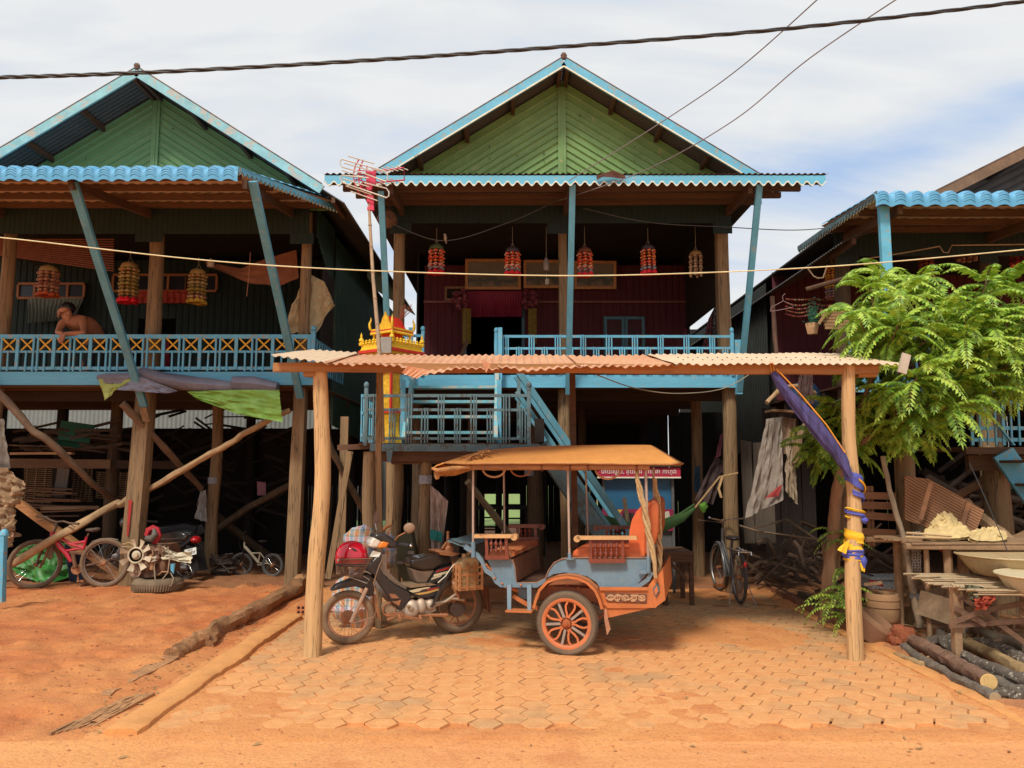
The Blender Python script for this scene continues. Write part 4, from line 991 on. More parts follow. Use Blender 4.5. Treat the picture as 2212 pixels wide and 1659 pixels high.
mb=MB();mb.tube([T(500,240,.05),T(505,236,1.2)],.01,6);mb.tube([T(1100,236,.05),T(1105,236,1.2)],.01,6);mb.tube([T(1650,236,.05),T(1655,236,1.2)],.01,6);part('canopy_bow',mb,STP,cp)
sc_=panel('front_seat',[(515,893),(665,895),(700,880),(700,850),(680,838),(520,842)],.10,1.0,stripes_mat(),smooth=True)
rs=panel('rear_seat',[(1108,893),(1120,850),(1150,828),(1200,818),(1540,820),(1540,895)],.10,1.0,ORV)
rw=panel('seat_wing',[(1168,892),(1170,850),(1200,822),(1235,818),(1236,892)],.095,.06,ORV)
outer=[(1640,886),(1600,886),(1600,640),(1625,545),(1660,500),(1700,474),(1726,480),(1742,520),(1742,700),(1720,780),(1680,850)]
inner=[(1600,888),(1530,888),(1526,760),(1532,690),(1548,620),(1580,560),(1620,515),(1665,486),(1690,500),(1650,560),(1640,650),(1640,880)]
mb=MB();mb.prism([T(a,b,.12)for a,b in outer],LAT*.98);bk=part('seat_back',mb,mat('orange_vinyl_back',(.52,.12,.035),.4,.15,4,bump=.2),tk,angle=60)
mb=MB();mb.prism([T(a,b,.10)for a,b in inner],LAT*1.02);part('back_pad',mb,ORV,bk,angle=60)
for ob in(bk,rs):
 m_=ob.modifiers.new('bevel','BEVEL');m_.width=.02;m_.segments=3;m_.limit_method='ANGLE';m_.angle_limit=radians(50)
def spindle(mb,p0,p1):
 ax_=(V(p1)-V(p0));L=ax_.length
 pr=[(.007,0),(.012,.06),(.007,.10),(.009,.15),(.019,.28),(.018,.36),(.009,.46),(.013,.52),(.008,.58),(.016,.70),(.014,.78),(.007,.9),(.009,1)]
 mb.lathe(p0,[(r,t*L)for r,t in pr],10,axis=ax_)
def arm(x0,x1,ytop,off,sp,up,scroll,m,bottom=880,seatx=None):
 mb=MB();th=26
 mb.prism([T(x0,ytop,off),T(x1,ytop,off),T(x1+(8 if not scroll>0 else 0),ytop+th,off),T(x0,ytop+th,off)],LAT*.07)
 ex=x1 if scroll>0 else x0
 mb.lathe(T(ex,ytop+th*.75,off),[(0,0),(.030,0),(.030,.07),(0,.07)],16,axis=LAT)
 ar=part('arm_rest',mb,m,tk,smooth=True,angle=40)
 mb=MB()
 for u in up:mb.beam(T(u,ytop+th,off+.035),T(u+5,bottom,off+.035),.028,.025,up=LAT)
 mb.prism([T(up[0]-15,bottom-3,off+.015),T(up[-1]+22,bottom-3,off+.015),T(up[-1]+20,bottom+25,off+.015),T(up[0]-10,bottom+28,off+.015)],LAT*.035)
 part('arm_frame',mb,WRED,ar)
 for u in sp:
  mb=MB();spindle(mb,T(u,ytop+th,off+.035),T(u,bottom,off+.035));part('spindle',mb,WRED,ar)
arm(405,695,726,-.02,(532,566,600),(497,640),1,ARMW)
arm(1150,1580,738,-.02,(1285,1322,1360,1400,1438),(1248,1480),-1,ARMW,bottom=905)
arm(655,895,652,1.14,(748,778,810),(720,850),1,WRED,bottom=748)
arm(1290,1530,662,1.14,(1398,1430,1462,1494),(1365,),-1,WRED,bottom=745)
mb=MB();mb.prism([T(345,812,.1),T(215,768,.25),T(215,776,.25),T(345,822,.1)],LAT*.9);fr_=part('front_platform',mb,BLUEGREY,tk)
mb=MB()
for o in(.1,.45,.8):mb.tube([T(400,800,o),T(300,790,o+.05),T(215,762,.35)],.009,6)
part('cable',mb,WIREM,fr_)
for pth,off in(([(1578,250),(1600,380),(1640,560),(1668,700),(1700,850),(1722,1040)],-.04),([(1712,320),(1735,480),(1742,700),(1750,850),(1750,1000)],.3)):
 for s in range(3):
  mb=MB();pts=[]
  for i in range(40):
   t=i/39*(len(pth)-1);k=min(int(t),len(pth)-2);f=t-k
   w=10+14*sin(pi*i/39);aa=i*.9+s*2.09
   pts.append(T(lerp(pth[k][0],pth[k+1][0],f)+w*.6*cos(aa*.35+s),lerp(pth[k][1],pth[k+1][1],f),off+.015*sin(aa*.35+s)))
  mb.tube(pts,[.0095+.005*sin(pi*i/39)+.003*nz(i*.8,s,0)for i in range(40)],7,rough=.3,seed=s)
  part('rope_hank',mb,ROPE,tk)
tow=panel('hitch_arm',[(205,762),(250,752),(420,800),(420,822),(250,778)],.6,.05,BLUEGREY)
# -------- motorcycle
Z1=zone(750,1200,1250,1975)
MA=G(752,1392);MBp=V((P(982,1357,7.92).x,7.92,0));MD=(MBp-MA).normalized();MN_=V((-MD.y,MD.x,0))
def Mo(zx,zy,off=0.0):return PLN(*Z1(zx,zy),MA,MN_,off)
MBLK=mat('black_fairing',(.016,.018,.024),.30,.3,5,wear=.10,wearc=(.08,.07,.07),dust=.14,dustc=(.22,.15,.10),bump=.12,coat=.3)
MGREY=mat('dusty_grey_panel',(.13,.11,.09),.7,.25,5,dust=.5,bump=.15)
MENG=mat('engine_alloy',(.50,.44,.36),.5,.25,12,metal=.3,dust=.4,dustc=(.5,.25,.12),bump=.35)
MRUST=mat('mud_metal',(.36,.15,.065),.8,.35,12,bump=.5)
CREAM=mat('cream_decal',(.66,.56,.36),.5,.15,9);REDD=mat('red_decal',(.42,.03,.02),.4,.15,9)
moto=thing('motorcycle','black motorcycle with front basket hitched to the passenger trailer','motorcycle',((MA.x+MBp.x)/2,(MA.y+MBp.y)/2,0))
def rod(par,name,pts,r,m,n=8,fn=None):
 mb=MB();mb.tube(pts,r,n);return part(name,mb,m,par)
def spoked_wheel(par,c,R,ax,tyre_r=.028,rim_m=None,tyre_m=None,ns=28,hub_r=.04,hub_m=None,spoke_m=None,sw=.0022,rimw=.012):
 ax=V(ax).normalized();mb=MB();mb.torus(c,R-tyre_r,tyre_r,axis=ax,n=56,m=10)
 w=part('wheel',mb,tyre_m or RUBBER,par)
 mb=MB();mb.torus(c,R-tyre_r*1.9,rimw,axis=ax,n=56,m=6);part('rim',mb,rim_m or CHROME,w)
 q=V((0,0,1)).rotation_difference(ax).to_matrix();mb=MB()
 for i in range(ns):
  a=2*pi*i/ns;s=1 if i%2 else-1;b=a+(.35 if(i//2)%2 else-.35)
  p0=c+q@V((cos(b)*hub_r,sin(b)*hub_r,s*.025));p1=c+q@V((cos(a)*(R-tyre_r*2),sin(a)*(R-tyre_r*2),0));mb.tube([p0,p1],sw,4)
 part('spokes',mb,spoke_m or CHROME,w)
 mb=MB();mb.lathe(c-ax*.04,[(0,0),(hub_r*.5,0),(hub_r,.015),(hub_r,.065),(hub_r*.5,.08),(0,.08)],18,axis=ax);part('hub',mb,hub_m or MRUST,w)
 return w
fc=Mo(393,1212);Rf=fc.z;fax=MN_.copy();fax.rotate(Matrix.Rotation(radians(-14),3,'Z'))
RIMR=mat('muddy_rim',(.52,.24,.13),.5,.2,12,metal=.2)
spoked_wheel(moto,fc,Rf,fax,.034,RIMR,mat('muddy_tyre',(.23,.145,.085),.9,.25,9,bump=.4),32,.062,MRUST,RIMR,.0022,.014)
rc=Mo(1448,1088);Rr=rc.z
spoked_wheel(moto,rc,Rr,MN_,.042,RIMR,RUBBER,10,.085,MRUST,RIMR,.008,.016)
def mpanel(name,zp,half,m,par=None,off=0.0,bev=.012,label=None):
 mb=MB();mb.prism([Mo(a,b,off-half)for a,b in zp],MN_*(2*half));o=part(name,mb,m,par or moto,label,angle=50)
 if bev:k=o.modifiers.new('bevel','BEVEL');k.width=bev;k.segments=3;k.limit_method='ANGLE';k.angle_limit=radians(40)
 return o
mpanel('front_fender',[(235,965),(285,905),(390,860),(520,800),(600,790),(645,830),(650,940),(640,1000),(600,1018),(560,1000),(560,945),(470,918),(350,935)],.055,MBLK)
mpanel('fender_flap',[(640,990),(672,1000),(690,1120),(715,1250),(680,1215),(655,1120)],.03,MRUST,bev=0)
for o in(-.085,.085):rod(moto,'fork',[Mo(575,930,o),Mo(420,1262,o)],.019,mat('fork_metal',(.52,.34,.24),.5,.2,9,metal=.3))
mpanel('leg_shield',[(560,760),(610,690),(700,600),(755,590),(745,690),(730,770),(800,860),(880,915),(965,950),(1010,1000),(1010,1030),(950,1100),(915,1155),(880,1140),(800,1060),(740,960),(690,890),(640,800)],.125,MBLK,bev=.03)
mb=MB();mb.prism([Mo(a,b,-.13)for a,b in[(720,610),(770,605),(765,750),(860,850),(960,925),(950,945),(840,880),(730,790),(705,740)]],MN_*.02);part('shield_inner',mb,MGREY,moto)
mb=MB();mb.prism([Mo(a,b,-.135)for a,b in[(790,985),(850,990),(890,1030),(815,1030)]],MN_*.01);mb.prism([Mo(a,b,-.135)for a,b in[(815,1060),(860,1060),(905,1045),(885,1105)]],MN_*.01);part('shield_vent',mb,MRUST,moto)
hc=mpanel('handlebar_cowl',[(640,440),(680,405),(740,400),(800,430),(850,470),(900,500),(880,545),(800,548),(740,500)],.10,MBLK,bev=.03)
mpanel('headlight',[(598,535),(622,470),(645,440),(725,475),(680,548),(640,545)],.09,mat('headlight_glass',(.80,.72,.62),.1,.2,12,coat=.6),hc,bev=.02)
mpanel('indicator',[(682,546),(722,478),(800,492),(765,545)],.105,mat('amber_lens',(.80,.22,.02),.15,.1,9,coat=.6),hc,bev=.015)
mb=MB();mb.prism([Mo(605,628,-.10),Mo(640,572,-.12),Mo(712,590,-.13),Mo(690,632,-.13)],MN_*.02);part('paper_card',mb,mat('card_white',(.72,.70,.62),.5),hc)
rod(moto,'handlebar',[Mo(800,520,0),Mo(880,510,-.12),Mo(1000,522,-.30)],.012,MBLK);rod(moto,'grip',[Mo(905,508,-.16),Mo(985,521,-.28)],.018,WIREM);mb=MB();mb.ell(Mo(1000,522,-.3),(.016,.016,.016),8,6);part('bar_end',mb,CHROME,moto)
rod(moto,'handlebar',[Mo(760,500,0),Mo(690,440,.25),Mo(665,430,.35)],.012,MBLK);rod(moto,'brake_lever',[Mo(860,560,-.05),Mo(860,600,-.2),Mo(800,640,-.25)],.005,STEEL)
mr=rod(moto,'mirror_stem',[Mo(845,470,-.12),Mo(880,430,-.18),Mo(945,395,-.2)],.007,MRUST)
mb=MB();mb.ell(Mo(985,352,-.2),(.055,.02,.05),14,8,lump=.1);part('mirror',mb,mat('mirror_back',(.28,.17,.11),.6,.2,9),mr)
mr=rod(moto,'mirror_stem',[Mo(672,390,.2),Mo(655,305,.22)],.006,STEEL);mb=MB();mb.lathe(Mo(668,300,.22),[(.028,0),(.03,.03),(.006,.115),(0,.12)],10,sy=.35);part('mirror',mb,mat('mirror_brown',(.16,.08,.05),.4),mr)
bk_pts={'nt0':Mo(348,655,-.17),'nt1':Mo(622,648,-.17),'nb0':Mo(352,812,-.14),'nb1':Mo(520,830,-.14)}
ft0,ft1,fb0,fb1=bk_pts['nt0']+MN_*.34,bk_pts['nt1']+MN_*.34,bk_pts['nb0']+MN_*.27,bk_pts['nb1']+MN_*.27
mb=MB();ringt=[bk_pts['nt0'],bk_pts['nt1'],ft1,ft0];ringb=[bk_pts['nb0'],bk_pts['nb1'],fb1,fb0]
for i in range(12):
 t=i/11;rg=[a.lerp(b,t)for a,b in zip(ringt,ringb)];mb.tube(rg+[rg[0]],.0027 if i else .008,5)
for s in range(4):
 a0,a1,b0,b1=ringt[s],ringt[(s+1)%4],ringb[s],ringb[(s+1)%4];nn=20 if s%2==0 else 11
 for i in range(nn):mb.tube([a0.lerp(a1,i/nn),b0.lerp(b1,i/nn)],.0016,4)
for i in range(8):mb.tube([ringb[0].lerp(ringb[1],i/8),ringb[3].lerp(ringb[2],i/8)],.003,4)
part('basket',mb,mat('basket_brown',(.12,.065,.05),.6,.3,9,dust=.3),moto)
rod(moto,'basket_bracket',[Mo(400,820,-.1),Mo(575,885,-.12),Mo(600,850,-.12),Mo(540,815,-.12)],.006,STEEL)
mpanel('seat',[(995,690),(1020,655),(1090,640),(1180,618),(1280,608),(1375,620),(1392,650),(1390,690),(1330,695),(1270,725),(1215,755),(1120,762),(1040,745),(1005,720)],.115,mat('black_vinyl',(.012,.012,.014),.26,.2,5,dust=.05,bump=.15,coat=.3),bev=.035)
mpanel('seat_base',[(1010,745),(1100,765),(1240,755),(1190,830),(1150,895),(1060,885),(1040,840)],.10,MGREY,bev=.02)
tl=mpanel('tail_panel',[(1245,745),(1380,700),(1455,690),(1465,790),(1300,870),(1190,905),(1150,895),(1200,820)],.09,MBLK,bev=.02)
mpanel('decal',[(1245,765),(1380,722),(1385,742),(1240,782)],.093,REDD,tl,bev=0);mpanel('decal',[(1225,800),(1380,760),(1455,745),(1455,758),(1220,825)],.093,CREAM,tl,bev=0);mpanel('decal',[(1205,835),(1300,805),(1290,820),(1195,852)],.093,CREAM,tl,bev=0)
lp=mpanel('side_panel',[(980,962),(1060,935),(1180,915),(1310,895),(1290,975),(1215,1030),(1090,1038),(1030,1015)],.12,MBLK,bev=.02)
mpanel('decal',[(985,960),(1060,937),(1190,918),(1170,935),(1110,945),(1080,965),(1020,975)],.1235,CREAM,lp,bev=0);mpanel('decal',[(1040,985),(1160,965),(1290,930),(1285,945),(1160,985),(1080,997)],.1235,mat('ochre_decal',(.60,.36,.10),.5),lp,bev=0);mpanel('decal',[(1150,945),(1250,925),(1280,918),(1240,940),(1160,955)],.1238,REDD,lp,bev=0)
mpanel('foot_board',[(930,905),(1190,885),(1250,900),(1000,930)],.13,mat('sacking_mat',(.28,.19,.11),.9,.35,20,bump=.6),bev=0)
mb=MB();mb.ell(Mo(1000,1130,-.10),(.085,.05,.088),20,12);mb.ell(Mo(1095,1105,-.11),(.055,.045,.075),16,10);mb.ell(Mo(1185,1090,-.09),(.06,.05,.058),16,10);mb.tube([Mo(1000,1120,-.02),Mo(780,1135,-.02)],[.10,.065],14);mb.prism([Mo(a,b,-.1)for a,b in[(940,1060),(1230,1040),(1240,1150),(1150,1190),(960,1200)]],MN_*.2)
eg=part('engine',mb,MENG,moto);mb=MB();mb.lathe(Mo(788,1130,-.09),[(0,0),(.045,0),(.05,.03),(.05,.1)],16,axis=MN_);mb.ell(Mo(975,1105,-.155),(.02,.01,.016),8,6);mb.ell(Mo(1000,1128,-.155),(.026,.008,.026),10,6);part('engine_cover',mb,mat('tarnished_alloy',(.34,.24,.15),.6,.3,16,bump=.3),eg)
mb=MB();mb.torus(Mo(790,1135,-.1),.062,.009,axis=MN_,n=24,m=6);mb.tube([Mo(760,1190,-.1),Mo(900,1185,-.12),Mo(980,1225,-.13),Mo(1060,1200,-.12),Mo(1200,1190,-.12),Mo(1355,1190,-.14)],.016,7,rough=.5);mb.tube([Mo(770,1235,-.1),Mo(860,1200,-.12),Mo(1110,1240,-.15)],.013,7,rough=.5)
for a in(880,1080,1180):mb.beam(Mo(a,1195,-.12),Mo(a+15,1240,-.22),.02,.03)
part('foot_rests',mb,MRUST,moto)
rod(moto,'swing_arm',[Mo(1190,1120,-.10),Mo(1395,1030,-.11),Mo(1510,1045,-.11)],.015,mat('swing_alloy',(.52,.42,.32),.45,.2,9,metal=.4));rod(moto,'swing_stay',[Mo(1210,1075,-.11),Mo(1330,1062,-.12),Mo(1440,985,-.11)],.013,mat('swing_alloy',(.5,.4,.3),.5))
mb=MB();mb.prism([Mo(1390,1000,-.1),Mo(1510,1025,-.1),Mo(1540,1050,-.1),Mo(1500,1085,-.1),Mo(1400,1075,-.1)],MN_*.03);mb.tube([Mo(1410,850,-.12),Mo(1428,950,-.12),Mo(1470,1032,-.12)],[.024,.02,.014],10);part('shock_absorber',mb,MRUST,moto)
mb=MB()
for i in range(6):mb.torus(Mo(1420+i*4,875+i*14,-.12),.026,.006,n=12,m=5)
part('shock_spring',mb,mat('spring_tan',(.5,.3,.18),.5),moto)
mb=MB();mb.beam(Mo(1392,735,-.14),Mo(1195,1115,-.15),.02,.035,up=MN_);part('side_stay',mb,MBLK,moto)
mb=MB();mb.lathe(Mo(1455,1130,-.1),[(0,0),(.08,0),(.085,.02),(.085,.06)],22,axis=MN_);part('brake_drum',mb,mat('dark_drum',(.07,.04,.03),.7),moto)
rod(moto,'brake_cable',[Mo(770,600,-.05),Mo(700,700,-.16),Mo(640,880,-.17),Mo(690,1080,-.16),Mo(640,1210,-.12),Mo(460,1265,-.10)],.0045,mat('cable_tan',(.32,.18,.10),.7));rod(moto,'fuel_hose',[Mo(1500,635,-.1),Mo(1400,720,-.16),Mo(1330,820,-.16),Mo(1260,880,-.16)],.005,WHITEP)
mpanel('hitch_plate',[(1270,585),(1370,575),(1480,600),(1400,625),(1290,612)],.16,MRUST,bev=0)
mb=MB();mb.lathe(Mo(1355,600,.0),[(.03,0),(.055,.02),(.055,.06),(.035,.075),(.035,.11),(.015,.12),(.012,.2),(.02,.21),(0,.23)],14);mb.lathe(Mo(1385,560,-.12),[(0,0),(.03,0),(.035,.03),(.02,.2)],14,axis=MN_);mb.tube([Mo(1300,560,-.05),Mo(1340,500,-.02),Mo(1400,530,.0)],.014,7,rough=.4);part('hitch_ball',mb,MRUST,moto)
hp=Mo(428,590,0.0);hel=thing('helmet','shiny crimson helmet lying in the wire basket of the motorcycle','helmet',(hp.x,hp.y,hp.z-.12))
mb=MB();vs=[]
mb.lathe(hp-V((0,0,.10)),[(.135,0),(.142,.05),(.138,.11),(.115,.16),(.075,.195),(.03,.21),(0,.212)],28,sx=1.08,sy=.9);part('shell',mb,mat('crimson_gloss',(.62,.008,.03),.12,.05,3,coat=.8,bump=0),hel)
mb=MB();mb.torus(hp-V((0,0,.102)),.136,.012,n=32,m=8);mb.lathe(hp-V((.05,-.0,-.005))+V((.10,-.06,.04)),[(.0,.03),(.05,.02),(.06,0)],12,axis=(.4,-.5,.6));part('rim',mb,WIREM,hel)
mb=MB();mb.lathe(hp+V((-.10,-.095,-.06)),[(0,.012),(.014,.01),(.018,0)],12,axis=(-.5,-.8,0));part('visor_screw',mb,STEEL,hel)
JO=-.27
def jp(a,b,o=0):return Mo(a,b,JO+o)
jc=jp(1590,960);cr8=thing('crate','wooden slatted crate hung at the tail of the motorcycle','crate',tuple(jc))
CRW=mat('orange_crate_wood',(.46,.20,.075),.8,.3,9,grain='x',bump=.5);mb=MB()
u0=jp(1470,765);d_=MD.copy();W3=.235;D3=.16;H3=.26;base=jp(1470,960);upv=V((0,0,1))
for k in range(4):
 z=k*.062+.03
 mb.beam(base+upv*z,base+d_*W3+upv*z,.008,.028 if k not in(1,3)else .014);mb.beam(base+upv*z,base+MN_*-D3*0+MN_*D3+upv*z,.008,.028);mb.beam(base+d_*W3+upv*z,base+d_*W3+MN_*D3+upv*z,.008,.028);mb.beam(base+MN_*D3+upv*z,base+d_*W3+MN_*D3+upv*z,.008,.028)
for t in(0,.34,.67,1):mb.beam(base+d_*W3*t-MN_*.006,base+d_*W3*t+upv*H3-MN_*.006,.022,.01,up=MN_)
for t in(0,.5,1):mb.beam(base+MN_*D3*t-d_*.006,base+MN_*D3*t+upv*H3-d_*.006,.02,.01)
mb.prism([base,base+d_*W3,base+d_*W3+MN_*D3,base+MN_*D3],upv*.012);part('slats',mb,CRW,cr8)
jr=thing('jerrycan','cream plastic jerrycan standing in the wooden crate behind the saddle','jerrycan',tuple(base+d_*.12+MN_*.08))
mb=MB();a=base+d_*.018+MN_*.015+upv*.015;mb.prism([a,a+d_*(W3-.035),a+d_*(W3-.035)+upv*.255,a+d_*.16+upv*.30,a+d_*.05+upv*.30,a+upv*.255],MN_*(D3-.03))
bd=part('body',mb,mat('jerry_cream',(.60,.44,.22),.45,.2,6,dust=.3,bump=.2),jr,angle=40);k_=bd.modifiers.new('bevel','BEVEL');k_.width=.018;k_.segments=3
mb=MB();mb.lathe(a+d_*.06+MN_*.06+upv*.295,[(.024,0),(.024,.035),(0,.036)],12);part('cap',mb,mat('cap_tan',(.62,.42,.20),.5),jr)
mb=MB();mb.tube([a+d_*.10+MN_*.06+upv*.29,a+d_*.10+MN_*.06+upv*.335,a+d_*.17+MN_*.06+upv*.325,a+d_*.18+MN_*.06+upv*.27],.011,8);part('handle',mb,mat('jerry_cream',(.6,.44,.22)),jr)
mb=MB();p0=Mo(1690,915,-.12);mb.patch([Mo(1680,915,-.15),Mo(1750,925,-.1)],[Mo(1705,1120,-.15),Mo(1772,1180,-.1)],8,10,fold=.01,ff=2);solo('rubber_flap',mb,mat('brown_flap',(.20,.085,.05),.8,.3,9),'frayed brown rubber flap hanging behind the rear wheel of the motorcycle','flap')
# -------- bicycles
def bike(label,A,B,R,fmat,sm_=None,style='mtb',scale=1.0,lean=0.0,turn=0.0,rim=None,tyre=None,tr=.024,extras=None,loc_name='bicycle',tilt=0.0,fendm=None,seat=True):
 """A front contact, B rear contact"""
 A=V(A);B=V(B);d=(A-B);d.z=0;wb=d.length;d.normalize();n=V((-d.y,d.x,0))
 root=thing('bicycle',label,'bicycle',tuple((A+B)/2))
 up=(V((0,0,1))+n*lean).normalized()
 def q(f,h,o=0):return B+d*(f*wb)+up*(h*R*2)+n*o
 rw=spoked_wheel(root,B+up*R,R,n-V((0,0,n.dot(up)))*0,tr,rim,tyre,28,.028,None,None,.0016,.010)
 fa=n.copy();fa.rotate(Matrix.Rotation(turn,3,'Z'));fdir=V((fa.y,-fa.x,0));fdir=fdir if fdir.dot(d)>0 else-fdir
 fw=spoked_wheel(root,A+up*R,R,fa,tr,rim,tyre,24,.022,None,None,.0016,.010)
 def tb(name,pts,r,m=fmat,par=root):mb=MB();mb.tube(pts,r,8);return part(name,mb,m,par)
 return root,q,tb,d,n,up,fa,fdir,A,B
BRUST=mat('rusty_bike_metal',(.20,.10,.055),.7,.3,16,metal=.2,bump=.4)
RIMM=mat('dull_rim',(.40,.33,.30),.35,.2,12,metal=.5)
BT=mat('brown_bike_tyre',(.18,.115,.07),.9,.3,8,bump=.4)
Z7=zone(0,1180,450,2212)
A=V((P(*Z7(405,1250),10.6).x,10.6,.02));B=V((P(*Z7(1245,1232),10.66).x,10.66,.03));RD=mat('crimson_frame',(.50,.02,.045),.35,.25,8,wear=.15,wearc=(.6,.5,.4),coat=.3)
R1=PLN(*Z7(1245,955),B,(-(A-B).y,(A-B).x)).z-.03
root,q,tb,d,n,up,fa,fdir,A,B=bike('dusty crimson bicycle with a turned front wheel in front of the red-striped post',A,B,R1,RD,turn=radians(38),rim=RIMM,tyre=BT,tr=.030)
bn=V((-(A-B).y,(A-B).x,0)).normalized()
def Q(zx,zy,off=0):return PLN(*Z7(zx,zy),B,(bn.x,bn.y),off)
def prm(mb,zp,th,o=0):mb.prism([Q(a,b,o-th/2)for a,b in zp],bn*th)
mb=MB();mb.tube([Q(640,640),Q(720,760),Q(800,850),Q(855,940)],[.030,.034,.03,.022],10);mb.tube([Q(655,600),Q(760,670),Q(850,730),Q(1000,770)],.018,8);mb.tube([Q(870,725),Q(1030,695)],.018,8);mb.tube([Q(790,810),Q(990,775)],.016,8);mb.tube([Q(1040,640),Q(1000,790)],.018,8);mb.tube([Q(630,580),Q(625,660)],.028,8);part('frame',mb,RD,root)
mb=MB();mb.prism([Q(650,660,-.036),Q(700,650,-.036),Q(790,790,-.036),Q(800,850,-.036),Q(760,830,-.036)],bn*.004);part('decal',mb,mat('cream_decal2',(.6,.5,.38),.5),root)
tb('seat_post',[Q(1035,660),Q(1065,600)],.012,BRUST)
mb=MB();mb.ell(Q(1110,560),(.10,.05,.028),14,8);mb.ell(Q(1160,550),(.05,.06,.025),12,8);part('saddle',mb,mat('worn_saddle',(.09,.06,.045),.7,.3,9),root)
mb=MB();mb.tube([Q(440,395,-.1),Q(560,410,-.05),Q(600,440),Q(680,465),Q(760,455,.05),Q(840,480,.1),Q(945,485,.15)],[.016,.016,.013,.013,.012,.015,.016],8);mb.tube([Q(680,465),Q(670,540),Q(640,590)],.016,8);mb.tube([Q(540,430,-.05),Q(450,455,-.06)],.006,6);mb.tube([Q(820,480,.08),Q(900,525,.1)],.006,6);part('handlebar',mb,mat('handlebar_black',(.05,.04,.035),.6,.2,9,dust=.3),root)
mb=MB();mb.tube([Q(625,640),Q(600,690),Q(560,700)],.025,8,rough=.3);mb.tube([Q(560,700,-.05),Q(470,880,-.06),Q(440,1005,-.05)],.017,8);mb.tube([Q(600,700,.05),Q(540,900,.06),Q(480,1010,.05)],.017,8);part('fork',mb,BRUST,root)
mb=MB();prm(mb,[(552,720),(640,715),(640,880),(610,918),(575,900)],.02,-.02);part('mudguard',mb,mat('muddy_plastic',(.22,.16,.10),.8,.3,12),root)
mb=MB();mb.tube([Q(1080,740),Q(1110,700),Q(1200,668),Q(1330,662),Q(1420,680)],.018,8,flat=.5);part('mudguard',mb,mat('grey_guard',(.15,.13,.12),.6,.2,9,dust=.2),root)
mb=MB();mb.tube([Q(1000,790,-.02),Q(1230,945,-.03)],.011,7);mb.tube([Q(860,1010,-.03),Q(1230,950,-.03)],.012,7);mb.tube([Q(840,830),Q(1060,850)],.02,8,rough=.5);mb.tube([Q(870,840),Q(900,1010)],.022,8,rough=.4);part('rear_triangle',mb,BRUST,root)
mb=MB();mb.lathe(Q(920,1030,-.05),[(0,0),(.07,0),(.07,.01),(0,.012)],20,axis=bn);mb.tube([Q(930,1030,-.07),Q(940,1160,-.08)],.01,6);mb.box(Q(975,1170,-.12),(.09,.06,.025));mb.lathe(Q(1230,950,-.05),[(0,0),(.045,0),(.03,.03),(0,.03)],14,axis=bn);part('crankset',mb,mat('rust_orange',(.38,.16,.07),.7,.3,14),root)
Z4=zone(520,1150,840,1770)
A2=G(*Z4(380,1372));B2=G(*Z4(800,1392));
A2=V((A2.x,12.0,0));A2.x=P(*Z4(380,1372),12.0).x;B2=V((P(*Z4(800,1385),11.9).x,11.9,0))
root,q,tb,d,n,up,fa,fdir,A2,B2=bike('small white child bicycle standing deep under the left house',A2,B2,.178,WHITEP,turn=radians(10),rim=mat('dark_rim',(.10,.14,.17),.5),tyre=mat('dim_tyre',(.09,.08,.07),.9),tr=.018)
bn2=V((-(A2-B2).y,(A2-B2).x,0)).normalized()
def Q2(zx,zy,off=0):return PLN(*Z4(zx,zy),B2,(bn2.x,bn2.y),off)
WB=mat('dull_white_frame',(.42,.38,.27),.5,.2,9,wear=.2)
mb=MB();mb.tube([Q2(430,1020),Q2(520,1120),Q2(620,1240)],.022,8);mb.tube([Q2(520,1110),Q2(640,1105),Q2(610,1240)],.016,8);mb.tube([Q2(640,1105),Q2(740,1240)],.009,6);mb.tube([Q2(620,1240),Q2(760,1250)],.008,6);mb.tube([Q2(425,960),Q2(425,1040)],.014,8);part('frame',mb,WB,root)
mb=MB();mb.tube([Q2(420,1050,-.03),Q2(365,1240,-.03)],.011,7);mb.tube([Q2(420,1050,.03),Q2(365,1240,.03)],.011,7);part('fork',mb,DARK,root)
mb=MB();mb.tube([Q2(425,960),Q2(415,880),Q2(440,820)],.011,7);mb.tube([Q2(350,880,-.2),Q2(420,850),Q2(440,815,.2)],.010,7);mb.tube([Q2(370,860,-.1),Q2(340,930,-.1),Q2(380,1060,-.03)],.004,5);part('handlebar',mb,DARK,root)
mb=MB();mb.tube([Q2(640,1105),Q2(650,1000)],.01,6);mb.ell(Q2(670,950),(.07,.04,.02),10,6);part('saddle',mb,DARK,root)
mb=MB();mb.tube([Q2(600,1270),Q2(690,1260)],.01,6);mb.tube([Q2(740,1290),Q2(665,1395,-.1)],.007,6);part('stand',mb,STEEL,root)
Z5=zone(1680,1100,2180,1803)
B3=G(*Z5(455,1350));A3=V((P(*Z5(275,1200),10.6).x,10.6,0));R3=.315
root,q,tb,d,n,up,fa,fdir,A3,B3=bike('grey city bicycle on its stand at the back of the forecourt',A3,B3,R3,STEEL,turn=radians(6),rim=STEEL,tyre=mat('dim_tyre',(.09,.08,.07),.9),tr=.020)
CB=mat('city_bike_grey',(.17,.17,.18),.4,.2,12,metal=.5)
mb=MB();mb.tube([q(.42,.45),q(.30,1.02),q(.28,1.18)],.016,8);mb.tube([q(.42,.45),q(.78,.95)],.018,8);mb.tube([q(.38,.62),q(.79,1.12)],.014,8);mb.tube([q(.78,.9),q(.75,1.35)],.018,8);part('frame',mb,CB,root)
for o in(-.06,.06):
 mb=MB();mb.tube([q(0,.5,o),q(.32,.98,o*.3)],.009,6);mb.tube([q(0,.5,o),q(.42,.45,o*.6)],.009,6);mb.tube([q(1,.5,o),q(.80,.98,o*.5)],.010,6);part('stay',mb,CB,root)
